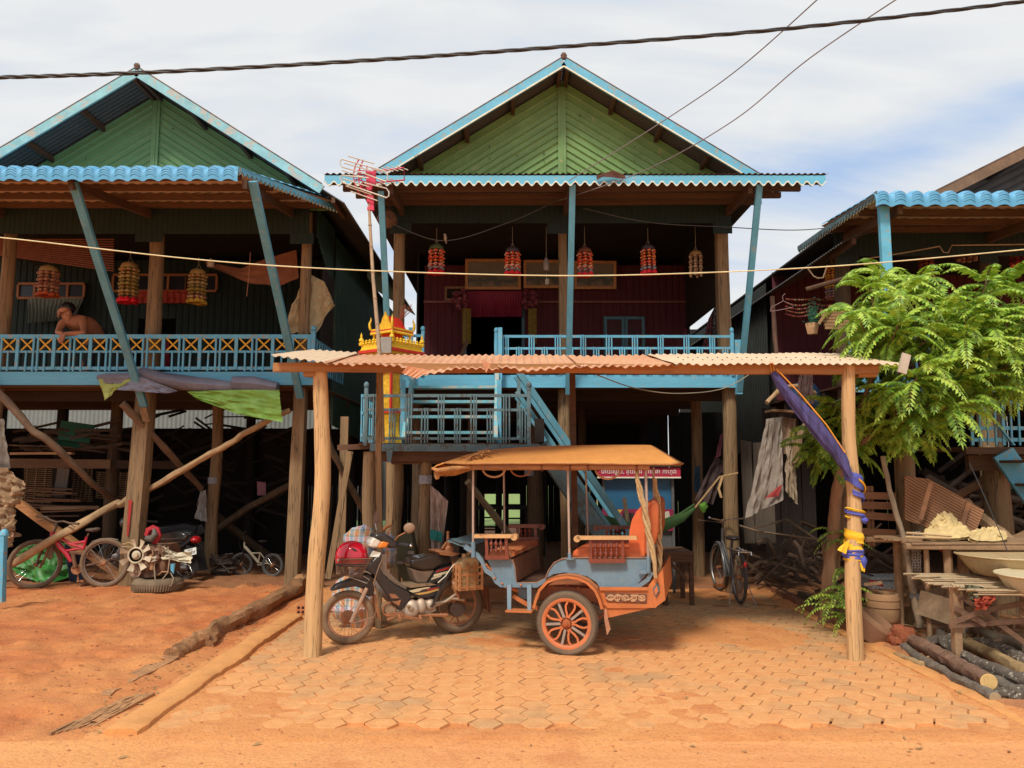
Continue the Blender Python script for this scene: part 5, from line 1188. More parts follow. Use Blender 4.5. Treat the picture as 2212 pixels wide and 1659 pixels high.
mb=MB();mb.tube([q(.75,1.35),q(.72,1.5),q(.66,1.53,-.06),q(.50,1.58,-.2),q(.30,1.62,-.27),q(.18,1.6,-.28)],.011,8);mb.tube([q(.72,1.5),q(.66,1.53,.06),q(.50,1.58,.2),q(.30,1.62,.27)],.011,8);part('handlebar',mb,CHROME,root)
mb=MB();mb.ell(q(.24,1.22),(.085,.13,.035),14,8);part('saddle',mb,MBLK,root)
mb=MB()
for o in(-.075,.075):mb.tube([q(.25,1.02,o),q(-.30,1.03,o),q(-.30,.97,o)],.006,6);mb.tube([q(-.18,1.02,o),q(0,.5,o)],.005,5)
for f in(.2,.05,-.1,-.28):mb.tube([q(f,1.03,-.075),q(f,1.03,.075)],.005,5)
part('carrier',mb,CHROME,root)
for c_,f0,m2 in((B3,0,CHROME),(A3,1,CHROME)):
 mb=MB();pts=[]
 for i in range(13):
  a=lerp(-.25,2.5,i/12)if f0==0 else lerp(.5,3.4,i/12)
  pts.append(V(c_)+V((0,0,R3))+d*(-cos(a)*(R3+.02))*(1 if f0==0 else-1)*-1*-1+up*sin(a)*(R3+.02))
 mb.tube(pts,.026,8,flat=.4);part('mudguard',mb,CB,root)
mb=MB();mb.ell(q(-.30,.80),(.022,.015,.04),10,6);part('reflector',mb,mat('red_reflector',(.75,.01,.02),.2,.1,5,coat=.7),root)
mb=MB();mb.tube([q(0,.5,-.07),q(-.12,.02,-.16),q(-.14,.0,-.12),q(-.14,0,.12),q(-.12,.02,.16),q(0,.5,.07)],.006,6);part('stand',mb,STEEL,root)
mb=MB();mb.box(q(.42,.62,-.15),(.11,.08,.03));mb.box(q(.42,.25,.14),(.11,.08,.03));mb.tube([q(.42,.45,-.07),q(.42,.62,-.1)],.009,6);mb.tube([q(.42,.45,.07),q(.42,.25,.1)],.009,6);part('pedal',mb,mat('orange_reflect',(.5,.16,.04),.5),root)
# -------- dark parked motorcycle with the number plate
def dim_moto(label,p,s,dirx,with_plate,cat='motorcycle',grp=None):
 p=V(p);root=thing('motorcycle',label,cat,tuple(p),grp);dx=V((cos(dirx),sin(dirx),0));nn=V((-sin(dirx),cos(dirx),0))
 def q(f,h,o=0):return p+dx*f*s+V((0,0,h*s))+nn*o*s
 K=mat('dim_black',(.025,.025,.028),.3,.2,8,coat=.4)
 for f in(0,-1.22):spoked_wheel(root,q(f,.29),.29*s,nn,.035,STEEL,mat('dim_tyre',(.09,.08,.07),.9),24,.06,STEEL,CHROME,.0018)
 mb=MB();mb.prism([q(a,b,-.12)for a,b in[(.05,.62),(.10,.80),(-.1,.86),(-.75,.78),(-.8,.66),(-.3,.62)]],nn*.24*s);o=part('seat',mb,K,root);k=o.modifiers.new('b','BEVEL');k.width=.03;k.segments=2
 mb=MB();mb.prism([q(a,b,-.1)for a,b in[(.22,.70),(.15,.82),(-.3,.72),(-.95,.55),(-1.0,.35),(-.5,.28),(-.2,.45)]],nn*.2*s);part('body',mb,K,root)
 mb=MB();mb.tube([q(-.98,.9),q(-1.08,.6),q(-1.22,.29)],.03,8);mb.tube([q(-.98,.95,-.3),q(-1.0,.98,0),q(-.98,.95,.3)],.015,8);part('fork',mb,STEEL,root)
 mb=MB();mb.ell(q(-1.1,.88),(.10*s,.10*s,.10*s),12,8);part('headlight',mb,mat('dim_lamp',(.25,.25,.26),.15,.1,9,metal=.6),root)
 mb=MB();mb.tube([q(-.98,.95,-.25),q(-.95,1.12,-.28)],.006,6);mb.ell(q(-.95,1.18,-.28),(.05,.02,.05),12,8);part('mirror',mb,STEEL,root)
 mb=MB();mb.ell(q(-.55,.32),(.16*s,.12,.12*s),12,8);mb.tube([q(-.5,.2,-.12),q(.2,.25,-.14)],.03,8);part('engine',mb,STEEL,root)
 if with_plate:
  mb=MB();mb.ell(q(.22,.70),(.075,.10,.055),14,8);part('tail_light',mb,mat('tail_red',(.45,.01,.015),.15,.1,9,coat=.7),root)
  mb=MB();mb.prism([q(.10,.62,-.1),q(.30,.55,-.1),q(.42,.20,-.1),q(.30,.18,-.1),q(.15,.4,-.1)],nn*.2*s);part('rear_guard',mb,K,root)
  mb=MB();mb.tube([q(-.6,.70,-.13),q(.1,.72,-.13),q(.18,.80,-.1)],.012,6);part('grab_rail',mb,CHROME,root)
  zc=zone(300,1260,540,2096);c=P(*zc(1440,765),11.25);pn=V((-.12,-.96,.25)).normalized();rx=V((1,-.12,0)).normalized();ry=pn.cross(rx).normalized();rx.rotate(Matrix.Rotation(radians(14),3,pn));ry.rotate(Matrix.Rotation(radians(14),3,pn))
  w,h=.088,.050;mb=MB();mb.prism([c-rx*w-ry*h,c+rx*w-ry*h,c+rx*w+ry*h,c-rx*w+ry*h],-pn*.004);pl=part('number_plate',mb,mat('plate_white',(.75,.74,.70),.5),root)
  rm=Matrix((rx,ry,pn)).transposed();bk2=mat('plate_ink',(.01,.01,.015),.5)
  text_mesh('plate_number','1T-3E24',.052,c-ry*.013+pn*.004,rm,bk2,pl,sx=.80,extrude=.001);text_mesh('plate_top_line','ភ្នំពេញ',.022,c+ry*.030+pn*.004,rm,bk2,pl,extrude=.001)
 return root
dim_moto('dark motorcycle with a white number plate and red tail lamp behind the engine',(P(*zone(300,1260,540,2096)(1330,1150),11.6).x+.03,11.5,0),.86,radians(-22),True)
dim_moto('shadowed motorcycle under the left house, behind the crimson bicycle',(-5.15,12.6,0),.9,radians(20),False)
# -------- carport
cpt=thing('carport','carport of two pale posts, a long beam and a sagging corrugated tin roof','carport',(.8,7.0,0))
def wpole(par,name,pts,r,m,seed=0,n=12,rough=.10,label=None):
 pts=[V(p)for p in pts];out=[];m2=max(10,len(pts)*4)
 for i in range(m2+1):
  t=i/m2*(len(pts)-1);k=min(int(t),len(pts)-2);f=t-k
  p0,p1,p2,p3=pts[max(k-1,0)],pts[k],pts[k+1],pts[min(k+2,len(pts)-1)]
  out.append(.5*((2*p1)+(p2-p0)*f+(2*p0-5*p1+4*p2-p3)*f*f+(3*p1-p0-3*p2+p3)*f**3))
 rs=[(r[0]+(r[1]-r[0])*i/m2 if isinstance(r,tuple)else r)*(1+.08*nz(i*.5,seed,1))for i in range(m2+1)]
 mb=MB();mb.tube(out,rs,n,rough=rough,seed=seed);return part(name,mb,m,par,label)
wpole(cpt,'post',[P(675,1420,7.0),P(681,1250,7.0),P(697,1050,7.0),P(694,900,7.0),P(692,790,7.0)],(.082,.064),POSTL,1,16,.06)
wpole(cpt,'post',[P(1850,1438,6.85),P(1842,1250,6.87),P(1846,1100,6.9),P(1834,950,6.92),P(1832,790,6.92)],(.068,.055),POSTL,2,16,.06)
mb=MB();mb.beam(P(592,794,6.93),P(1895,799,6.93),.07,.08,seg=14,jit=.006);part('beam',mb,BEAM,cpt)
mb=MB();part('bearer',MB().beam(P(658,808,6.99),P(690,808,6.99),.09,.05),BEAM,cpt);mb.beam(P(1850,808,6.99),P(1890,808,6.99),.09,.06);part('bearer',mb,BEAM,cpt)
for px in(735,1040,1445,1790):
 mb=MB();a=P(px,797,7.0);mb.beam(a,V((a.x+.05,8.3,a.z+.17)),.05,.06);part('rafter',mb,BEAM,cpt)
mb=MB();mb.beam((-2.0,8.15,2.72),(3.4,8.15,2.72),.06,.07);part('back_beam',mb,BEAM,cpt)
for px,y in((1236,8.1),(815,8.15)):
 a=P(px,960,y);mb=MB();mb.beam((a.x+.05,y,0),(a.x,y,2.7),.06,.045,seg=3,jit=.01);part('back_post',mb,WOODX if px>1000 else POST,cpt)
def tin_sheet(px0,px1,fy,by,m,jag,seed,yf=6.76,yb=8.25,lab=None):
 a,b=P(px0,fy[0],yf),P(px1,fy[1],yf);c,d=P(px0+(1106-px0)*.0,by[0],yb),P(px1,by[1],yb)
 c=V((a.x,yb,c.z));d=V((b.x,yb,d.z));W=(b-a).length;nw=int(W/.072);nu=nw*6;nv=10
 def fn(u,v):
  p=a.lerp(b,u).lerp(c.lerp(d,u),v);w=.0095*cos(2*pi*u*nw)
  j=jag*(nz(u*W*1.7+seed,0,0)*1.5+.6*nz(u*W*5+seed,3,0))*(1-v)**4
  p=p+V((0,-j*.35,w-max(0,j)*.75+(-min(0,j))*.15))
  return p+V((0,0,.010*nz(p.x*2.2,p.y*2,seed)))
 mb=MB();mb.grid(fn,nu,nv);return part('roof_sheet',mb,m,cpt,lab,angle=70)
tin_sheet(585,712,(768,784),(756,762),SANDTIN,.03,1,yb=8.2)
tin_sheet(700,1090,(783,801),(766,768),PINKTIN,.14,2);tin_sheet(1075,1262,(795,794),(767,767),PINKTIN,.09,5,yf=6.74);tin_sheet(1250,1470,(792,790),(768,768),PINKTIN,.11,9)
tin_sheet(1452,1952,(785,787),(766,763),SANDTIN,.02,11,yf=6.78)
mb=MB();mb.patch([P(880,790,6.7),P(930,800,6.75)],[P(868,806,6.72),P(900,818,6.7)],12,4,fold=.01,ff=4);mb.patch([P(1040,776,6.7),P(1060,786,6.7)],[P(1044,790,6.7),P(1050,806,6.7)],6,4,fold=.006,ff=1);part('torn_edge',mb,PINKTIN,cpt)
mb=MB()
for i in range(46):
 px=1465+i*10.6;mb.ell(P(px,779 if i%2 else 774,7.2)+V((0,0,.008)),(.008,.008,.005),6,4)
part('nail_heads',mb,WIREM,cpt)['kind']='stuff'
mb=MB();a=P(1958,765,6.72);b=P(1948,806,6.7);mb.beam(a,b,.075,.02,up=(0,1,0));part('end_board',mb,mat('pale_board',(.50,.42,.33),.85,.2,7,bump=.4),cpt)
mb=MB()
for s in(0,6):mb.tube([P(1663+s,782,6.87),P(1667+s,806,6.87)],.005,6)
part('lashing',mb,mat('orange_cord',(.8,.32,.03),.6),cpt)
# -------- purple hammock cloth tied round the right post
PURP=mat('indigo_cloth',(.070,.058,.19),.8,.55,14,grain='z',bump=.9,wear=.25,wearc=(.16,.12,.22));VIOL=mat('blue_cloth',(.085,.10,.42),.75,.2,8,bump=.3);YELC=mat('yellow_cloth',(.86,.50,.02),.75,.12,8,bump=.3)
hm=thing('hammock','indigo cloth hammock bundled up and tied round the right carport post with a yellow end','hammock',tuple(P(1850,1200,6.8)))
pA=[P(1668,805,6.88),P(1720,860,6.84),P(1775,925,6.80),P(1815,985,6.78),P(1838,1030,6.77)]
for k,(o,rr_)in enumerate(((0,.034),(-.022,.028),(.022,.026),(.04,.02),(-.04,.02))):
 mb=MB();pts=[];N=24
 for i in range(N+1):
  t=i/N;q=t*4;j=min(int(q),3);p=pA[j].lerp(pA[j+1],q-j);w=sin(pi*min(1,t*1.15))**.8
  pts.append(p+V((o*3.0*w,.012*k*w,-o*2.3*w-.03*w)))
 mb.tube(pts,[rr_*(.28+1.1*sin(pi*min(1,.08+t_/N*.8))**.7)for t_ in range(N+1)],9,rough=.3,seed=k);part('cloth',mb,PURP,hm)
mb=MB();mb.tube([p+V((.03,-.03,.03))for p in pA[:4]],.006,6);part('piping',mb,mat('orange_cord',(.8,.3,.03)),hm)
def wrap(name,m,y0,y1,turns,r,w,px0=1846,px1=1846,seed=0,phase=0.0,lump=.25):
 mb=MB();c0=P(px0,y0,6.90);c1=P(px1,y1,6.90);n=int(turns*28);pts=[]
 for i in range(n+1):
  t=i/n;a=phase+t*turns*2*pi;c=c0.lerp(c1,t);pts.append(c+V((cos(a)*(r+.008*nz(i*.3,seed,0)),sin(a)*r,.01*nz(i*.2,seed,4))))
 vs=[];fs=[];K=7
 for i,p in enumerate(pts):
  t=i/n;c=c0.lerp(c1,t);rd=V((p.x-c.x,p.y-c.y,0)).normalized()
  for j in range(K):s=j/(K-1)-.5;vs.append(p+V((0,0,s*w*(1+lump*nz(i*.15,seed,9))))+rd*(.010*abs(sin(j*2.4+i*.12+seed))+.006*cos(pi*s)))
 for i in range(n):
  for j in range(K-1):fs.append((i*K+j,i*K+j+1,(i+1)*K+j+1,(i+1)*K+j))
 mb.add(vs,fs);return part(name,mb,m,hm)
wrap('blue_wrap',VIOL,1022,1062,.75,.066,.12,1842,1846,1,pi*.95);wrap('blue_wrap',VIOL,1062,1100,.8,.068,.05,1846,1850,2,pi*1.3);wrap('yellow_wrap',YELC,1035,1075,.4,.074,.02,1846,1850,3,pi*1.5)
wrap('yellow_wrap',YELC,1097,1118,1.1,.072,.016,1846,1848,4,pi);wrap('blue_wrap',VIOL,1100,1125,1.1,.070,.030,1846,1848,5,pi*.6)
wrap('yellow_wrap',YELC,1150,1195,1.6,.074,.10,1846,1842,6,pi*.8);wrap('blue_wrap',VIOL,1188,1200,1.3,.078,.05,1843,1843,7,pi)
wrap('yellow_wrap',YELC,1207,1209,.6,.074,.016,1842,1842,8,pi)
mb=MB();mb.ell(P(1868,1124,6.83),(.03,.03,.025),10,7,lump=.6);part('knot',mb,VIOL,hm);mb=MB();mb.ell(P(1866,1213,6.83),(.028,.028,.045),10,7,lump=.6);part('knot',mb,VIOL,hm)
mb=MB();mb.patch([P(1815,1180,6.82),P(1835,1165,6.80)],[P(1808,1188,6.82),P(1828,1197,6.8)],6,4,fold=.01,ff=1);mb.patch([P(1858,1215,6.82),P(1870,1215,6.82)],[P(1860,1232,6.82),P(1868,1236,6.82)],4,4,fold=.01,ff=1);part('loose_end',mb,YELC,hm)
mb=MB();path=[P(1500,1098,9.9),P(1470,1120,9.7),P(1430,1138,9.5),P(1370,1145,9.4),P(1290,1120,9.4),P(1265,1095,9.4)]
mb.tube(path,[.02,.05,.06,.07,.05,.03],10,rough=.3);mb.tube([p+V((0,0,.05))for p in path[:5]],[.01,.02,.03,.03,.02],8,rough=.3);hg=thing('hammock','dark green hammock slung under the centre house behind the trailer','hammock',tuple(path[3]));part('cloth',mb,mat('dark_green_cloth',(.035,.09,.02),.8,.3,12,bump=.4),hg)
mb=MB();mb.tube([path[0],P(1555,1030,9.95),P(1594,1022,9.95)],.010,6,rough=.4);mb.tube([P(1560,1030,9.9),P(1552,1055,9.9),P(1558,1075,9.9)],.012,6,rough=.6);part('rope',mb,ROPE,hg)
mb=MB();mb.ell(P(1520,1095,9.85),(.05,.04,.06),10,7,lump=.6);part('knot',mb,mat('bright_green_cloth',(.08,.22,.02),.8),hg)
# -------- spirit house
SY=mat('shrine_yellow',(.80,.50,.02),.5,.15,9,dust=.0,bump=.25);SYR=mat('shrine_relief',(.76,.44,.02),.55,.35,26,bump=1.0);SR=mat('shrine_red',(.62,.03,.015),.5,.15,9)
SB_Y=9.42;sp0=P(843,940,SB_Y);SX=sp0.x
sh=thing('spirit_house','small yellow and red shrine on a carved pillar standing on the landing','shrine',(SX,SB_Y,LZ))
th_s=radians(36);cs,sn=cos(th_s),sin(th_s)
SSC=.64
def S(x,y,z):
 x*=SSC;y*=SSC
 return V((SX+x*cs+y*sn,SB_Y-x*sn+y*cs,z))
def sbox(mb,x0,x1,y0,y1,z0,z1):
 vs=[S(x,y,z)for z in(z0,z1)for y in(y0,y1)for x in(x0,x1)];mb.add(vs,[(0,2,3,1),(4,5,7,6),(0,1,5,4),(2,6,7,3),(0,4,6,2),(1,3,7,5)])
def zat(py):return P(843,py,SB_Y).z
zp=zat(766)
def sfr(mb,prof):
 vs=[];n=len(prof)
 for w,z in prof:vs+=[S(-w,-w,z),S(w,-w,z),S(w,w,z),S(-w,w,z)]
 fs=[(i*4+j,i*4+(j+1)%4,i*4+4+(j+1)%4,i*4+4+j)for i in range(n-1)for j in range(4)]+[(3,2,1,0),tuple((n-1)*4+j for j in range(4))]
 mb.add(vs,fs)
mb=MB();sfr(mb,[(.17,LZ),(.17,LZ+.08),(.12,LZ+.12),(.115,zat(900)),(.15,zat(892))]);part('pillar_foot',mb,SYR,sh)
mb=MB();sfr(mb,[(.115,zat(892)),(.13,zat(884)),(.125,zat(856)),(.13,zat(842)),(.12,zat(836)),(.115,zat(802))]);pl_=part('pillar',mb,SYR,sh)
mb=MB()
for z0,z1 in((zat(893),zat(886)),(zat(806),zat(799))):sbox(mb,-.155,.155,-.155,.155,z0,z1)
for x,y in((-.125,-.125),(.125,-.125),(-.125,.125)):sbox(mb,x-.02,x+.02,y-.02,y+.02,zat(886),zat(806))
part('pillar_edging',mb,SR,pl_)
mb=MB();sfr(mb,[(.12,zat(799)),(.13,zat(792)),(.20,zat(782)),(.27,zat(774)),(.40,zp-.03),(.40,zp)]);cpp=part('capital',mb,SYR,sh)
mb=MB()
for k in range(9):
 for s in(0,1,2,3):
  u=-.19+k*.047;a_,b_=((u,-.21),(.21,u),(u,.21),(-.21,u))[s];mb.ell(S(a_,b_,zat(783)),(.02,.02,.03),6,4)
part('petals',mb,SY,cpp)
mb=MB();sbox(mb,-.45,.45,-.45,.45,zp,zp+.035);part('platform_edge',mb,SR,sh)
mb=MB();sfr(mb,[(.43,zp+.035),(.41,zp+.06),(.41,zp+.11)]);pf=part('platform',mb,SY,sh)
mb=MB()
for k in range(9):
 u=-.36+k*.09
 for a_,b_ in((u,-.41),(.41,u),(-.41,u),(u,.41)):
  mb.lathe(S(a_,b_,zp+.10),[(.012,0),(.022,.02),(.014,.036),(.019,.05),(.008,.064),(0,.07)],8)
part('lotus_fence',mb,SY,pf)
for a_,b_ in((-.41,-.41),(.41,-.41),(.41,.41),(-.41,.41)):
 mb=MB();mb.lathe(S(a_,b_,zp+.10),[(.028,0),(.032,.03),(.018,.04),(.032,.06),(.028,.08),(.012,.10),(.016,.12),(.005,.15),(0,.17)],10);part('finial',mb,SY,pf)
zr1=zat(722)
mb=MB();sbox(mb,-.15,.15,-.15,.15,zp+.06,zr1);bd_=part('shrine_wall',mb,SYR,sh)
mb=MB();sbox(mb,-.075,.075,-.158,-.148,zp+.12,zr1-.07);sbox(mb,.148,.158,-.075,.075,zp+.12,zr1-.07)
for s in range(2):
 c=S(0,-.153,zr1-.07)if s==0 else S(.153,0,zr1-.07);ax_=(S(0,-1,0)-S(0,0,0))if s==0 else(S(1,0,0)-S(0,0,0));mb.lathe(c-ax_*.006,[(0,0),(.075,0),(.075,.012),(0,.012)],18,axis=ax_)
part('niche',mb,SR,bd_)
for x,y in((-.24,-.24),(.24,-.24),(.24,.24),(-.24,.24)):
 mb=MB();c=S(x,y,zp+.1);mb.lathe(c,[(.022,0),(.018,.02),(.014,.04),(.014,zr1-zp-.14),(.022,zr1-zp-.11),(.024,zr1-zp-.10)],10);part('column',mb,SY,sh)
mb=MB();sbox(mb,-.29,.29,-.29,.29,zr1,zr1+.05);rf=part('roof',mb,SY,sh)
mb=MB();sbox(mb,-.295,.295,-.295,.295,zr1+.015,zr1+.028);part('eave_band',mb,SR,rf)
mb=MB()
for k in range(22):
 u=-.28+k*.0265
 for a_,b_ in((u,-.29),(.29,u)):mb.ell(S(a_,b_,zr1-.008),(.010,.010,.016),6,4)
part('eave_beads',mb,SY,rf)
mb=MB();zt=zat(676)
def gab(mb,yy,th,w,z0,z1,swap=False):
 pf_=[(-w,z0),(-w*.80,z0+(z1-z0)*.28),(-w*.55,z0+(z1-z0)*.40),(-w*.42,z0+(z1-z0)*.62),(-w*.15,z0+(z1-z0)*.80),(0,z1),(w*.15,z0+(z1-z0)*.80),(w*.42,z0+(z1-z0)*.62),(w*.55,z0+(z1-z0)*.40),(w*.80,z0+(z1-z0)*.28),(w,z0)]
 g=[(S(x,yy,z)if not swap else S(yy,x,z))for x,z in pf_];v_=(S(0,th,0)-S(0,0,0))if not swap else(S(th,0,0)-S(0,0,0));mb.prism(g,v_)
gab(mb,-.20,.035,.17,zr1+.05,zt);part('gable',mb,SYR,rf)
mb=MB();zq=zr1+.05;mb.add([S(-.16,-.17,zq),S(.16,-.17,zq),S(.16,.24,zq),S(-.16,.24,zq),S(0,-.17,zt-.05),S(0,.24,zt-.05)],[(0,1,2,3),(0,4,1),(3,2,5),(1,4,5,2),(0,3,5,4)]);part('roof_red',mb,SR,rf)
for x,y in((-.29,-.29),(.29,-.29),(.29,.29),(-.29,.29)):
 mb=MB();c=S(x,y,zr1+.045);o=(S(x,y,0)-S(0,0,0)).normalized();o.z=0;mb.tube([c,c+V((0,0,.04))+o*.01,c+V((0,0,.08))+o*.012,c+V((0,0,.12))-o*.005,c+V((0,0,.16))-o*.0],[.022,.026,.022,.014,.002],7,flat=.7);part('corner_horn',mb,SY,rf)
mb=MB();rr=random.Random(2);c=S(.10,.10,zt-.10)
for i in range(26):mb.tube([c,c+V((rr.uniform(-.08,.08)+.08,rr.uniform(-.05,.05),rr.uniform(.14,.22)))],.0022,4)
solo('incense_sticks',mb,mat('incense_red',(.34,.10,.05),.7),'bunch of red incense sticks standing behind the shrine roof','incense')
mb=MB();q=P(846,730,9.05);mb.bb(P(822,750,9.0).x,P(845,750,9.0).x,9.0,9.03,P(830,762,9.0).z,P(830,728,9.0).z);solo('grey_block',mb,mat('grey_block_mat',(.32,.30,.27),.9,.2,9),'plain grey slab lashed to the antenna pole before the shrine','slab')
# -------- antenna on a bamboo mast
AY=8.55;ANP=mat('antenna_pink',(.60,.035,.09),.45,.1,9);ANW=mat('antenna_rod',(.62,.58,.50),.35,.1,9,metal=.4)
an=thing('tv_antenna','pink television antenna with rod elements on a tall bamboo mast','antenna',tuple(P(830,955,AY)))
mb=MB();pts=[P(797,440,AY),P(800,500,AY),P(806,600,AY),P(815,700,AY),P(822,800,AY),P(826,955,AY)];mb.tube(pts,[.015,.018,.02,.023,.026,.028],10)
for i in range(9):t=(i+.4)/9*5;k=min(int(t),4);mb.torus(pts[k].lerp(pts[k+1],t-k),.020+i*.0009,.004,n=12,m=5)
part('mast',mb,mat('bamboo_mast',(.42,.30,.19),.6,.25,9),an)
Z8=zone(800,360,1060,2157)
def A_(zx,zy,o=0):return P(*Z8(zx,zy),AY+o)
mb=MB()
def apr(pp,o0,o1):mb.prism([A_(a,b,o0)for a,b in pp],V((0,o1-o0,0)))
apr([(790,960),(925,975),(935,1270),(800,1262),(795,1210),(850,1200),(845,1110),(785,1090)],-.02,.02);apr([(770,480),(970,470),(965,740),(900,760),(880,860),(790,860)],-.02,.03)
for base in(630,730):
 mb.tube([A_(base,250,-.05),A_(base-70,370,-.05),A_(base-105,540,-.05),A_(base-95,700,-.05),A_(base-40,860,-.05),A_(base+50,970,-.03)],.0075,6)
for a,b in(((600,460),(800,480)),((540,690),(790,560)),((560,640),(790,700)),((650,440),(720,820)),((640,820),(790,740)),((700,860),(860,780)),((610,540),(760,545)),((690,420),(690,360)),((795,480),(795,360))):mb.tube([A_(*a),A_(*b)],.006,6)
mb.tube([A_(950,470),A_(1250,455,.1),A_(1540,410,.2),A_(1555,660,.2),A_(1220,690,.1),A_(940,720)],.010,6)
part('boom',mb,ANP,an)
for a,b in(((415,175),(945,330)),((335,315),(860,465)),((290,465),(820,635)),((305,630),(840,800)),((365,780),(890,955)),((465,890),(1010,1080))):
 mb=MB();mb.tube([A_(*a,-.06),A_(*b,-.06)],.007,6);part('element',mb,ANW,an)
for pts_ in([(700,510),(300,400),(255,340),(260,260),(300,240),(1150,480),(1215,560),(1215,650),(1170,690),(730,525)],[(830,620),(300,565),(255,600),(270,670),(320,720),(1190,1020),(1240,980),(1240,900),(1190,830),(740,715)]):
 mb=MB();mb.tube([A_(*p_,-.07)for p_ in pts_],.008,6);part('loop',mb,ANW,an)
for i in range(6):
 mb=MB();x=880+i*100;mb.tube([A_(x,430-i*12,i*.04),A_(x+250,500-i*10+8,i*.04)],.006,6);part('element',mb,ANW,an)
for i in range(5):
 mb=MB();x=860+i*95;mb.tube([A_(x,690-i*16,i*.04),A_(x+240,770-i*14,i*.04)],.006,6);part('element',mb,ANW,an)
# -------- overhead cables and wires
def cable(pts,sag=0.0,n=60):
 pts=[V(p)for p in pts];out=[]
 for i in range(n+1):
  t=i/n*(len(pts)-1);k=min(int(t),len(pts)-2);f=t-k
  p0,p1,p2,p3=pts[max(k-1,0)],pts[k],pts[k+1],pts[min(k+2,len(pts)-1)]
  out.append(.5*((2*p1)+(p2-p0)*f+(2*p0-5*p1+4*p2-p3)*f*f+(3*p1-p0-3*p2+p3)*f**3))
 return out
ma=cable([P(-250,168,5.3),P(0,167,5.3),P(350,155,5.3),P(800,130,5.3),P(1200,102,5.3),P(1700,62,5.3),P(2212,3,5.3),P(2500,-40,5.3)],n=260)
pc=thing('power_cable','thick twisted black power cable crossing the sky above the roofs','cable',tuple(ma[130]))
for s in range(3):
 mb=MB();mb.tube([p+V((0,.0075*cos(i*.42+s*2.09),.0085*sin(i*.42+s*2.09)))for i,p in enumerate(ma)],.0078,6);part('strand',mb,WIREM,pc)
def wire(name,pts,r,m,label,cat='wire',n=50):
 mb=MB();mb.tube(cable(pts,n=n),r,6);return solo(name,mb,m,label,cat)
GREYW=mat('grey_wire',(.23,.20,.21),.5)
PALW=mat('pale_wire',(.42,.37,.28),.6)
wire('service_wire',[P(1830,-60,5.4),P(1600,145,6.9),P(1438,258,8.0),P(1230,390,9.05)],.0055,GREYW,'upper of two thin service wires slanting from the sky to the fascia')
wire('service_wire',[P(2010,-50,5.4),P(1750,125,6.5),P(1585,260,7.4),P(1400,365,8.6),P(1230,426,9.4),P(1205,432,9.9)],.0055,GREYW,'lower of two thin service wires, spliced halfway, ending under the centre awning')
mb=MB();mb.ell(P(1578,262,7.45),(.02,.01,.012),8,6);
wire('drop_cord',[P(1205,432,9.9),P(1100,480,9.9),P(960,520,9.9),P(850,485,9.9)],.006,mat('dim_wire',(.09,.09,.09),.7),'slack dark cord sagging across the green valance of the centre house')
wire('drop_cord',[P(1260,450,9.9),P(1400,480,9.9),P(1560,490,9.9),P(1720,497,9.9),P(1850,485,9.9)],.006,mat('dim_wire',(.09,.09,.09)),'dark cord running from the centre valance to the right house')
wire('washing_line',[P(-150,508,6.2),P(0,513,6.2),P(400,558,6.2),P(700,580,6.2),P(1100,594,6.2),P(1400,593,6.2),P(1800,575,6.2),P(2212,539,6.2),P(2400,520,6.2)],.0050,mat('yellow_line',(.80,.70,.40),.5),'long yellow cord stretched across the fronts of all three houses','cord')
wire('slack_cord',[P(1290,810,7.6),P(1370,838,8.3),P(1460,850,8.8),P(1560,840,9.6),P(1625,805,10.1)],.006,PALW,'slack pale cord hanging under the carport roof on the right','cord')
# -------- hanging bead mobiles
def rnd_mat(name,cols,rough=.6):
 if name in _mc:return _mc[name]
 t=NT(name);ge=t.n.new('ShaderNodeNewGeometry');n=len(cols);r=t.n.new('ShaderNodeValToRGB');r.color_ramp.interpolation='CONSTANT'
 while len(r.color_ramp.elements)<n:r.color_ramp.elements.new(.5)
 for i,c in enumerate(cols):r.color_ramp.elements[i].position=i/n;r.color_ramp.elements[i].color=(*c,1)
 t.lk(ge.outputs['Random Per Island'],r.inputs[0]);t.col(r.outputs[0]);t.b.inputs['Roughness'].default_value=rough;_mc[name]=t.m;return t.m
BR=rnd_mat('beads_red',[(.80,.05,.04),(.80,.20,.05),(.75,.60,.5),(.75,.06,.05),(.80,.35,.10)])
BGR=rnd_mat('beads_grey',[(.20,.28,.40),(.5,.5,.52),(.12,.18,.26)])
BO=rnd_mat('beads_ochre',[(.45,.25,.14),(.40,.16,.12),(.55,.40,.22),(.35,.12,.10)])
BY=rnd_mat('beads_yellow',[(.40,.32,.08),(.30,.22,.06),(.50,.22,.10),(.45,.35,.15)])
BT_=rnd_mat('beads_tan',[(.55,.36,.22),(.62,.45,.30),(.45,.28,.18)])
BRED=mat('tassel_red',(.85,.012,.03),.7,.15,9);BOR=mat('tassel_orange',(.65,.12,.04),.7);BYL=mat('tassel_yellow',(.62,.36,.04),.7)
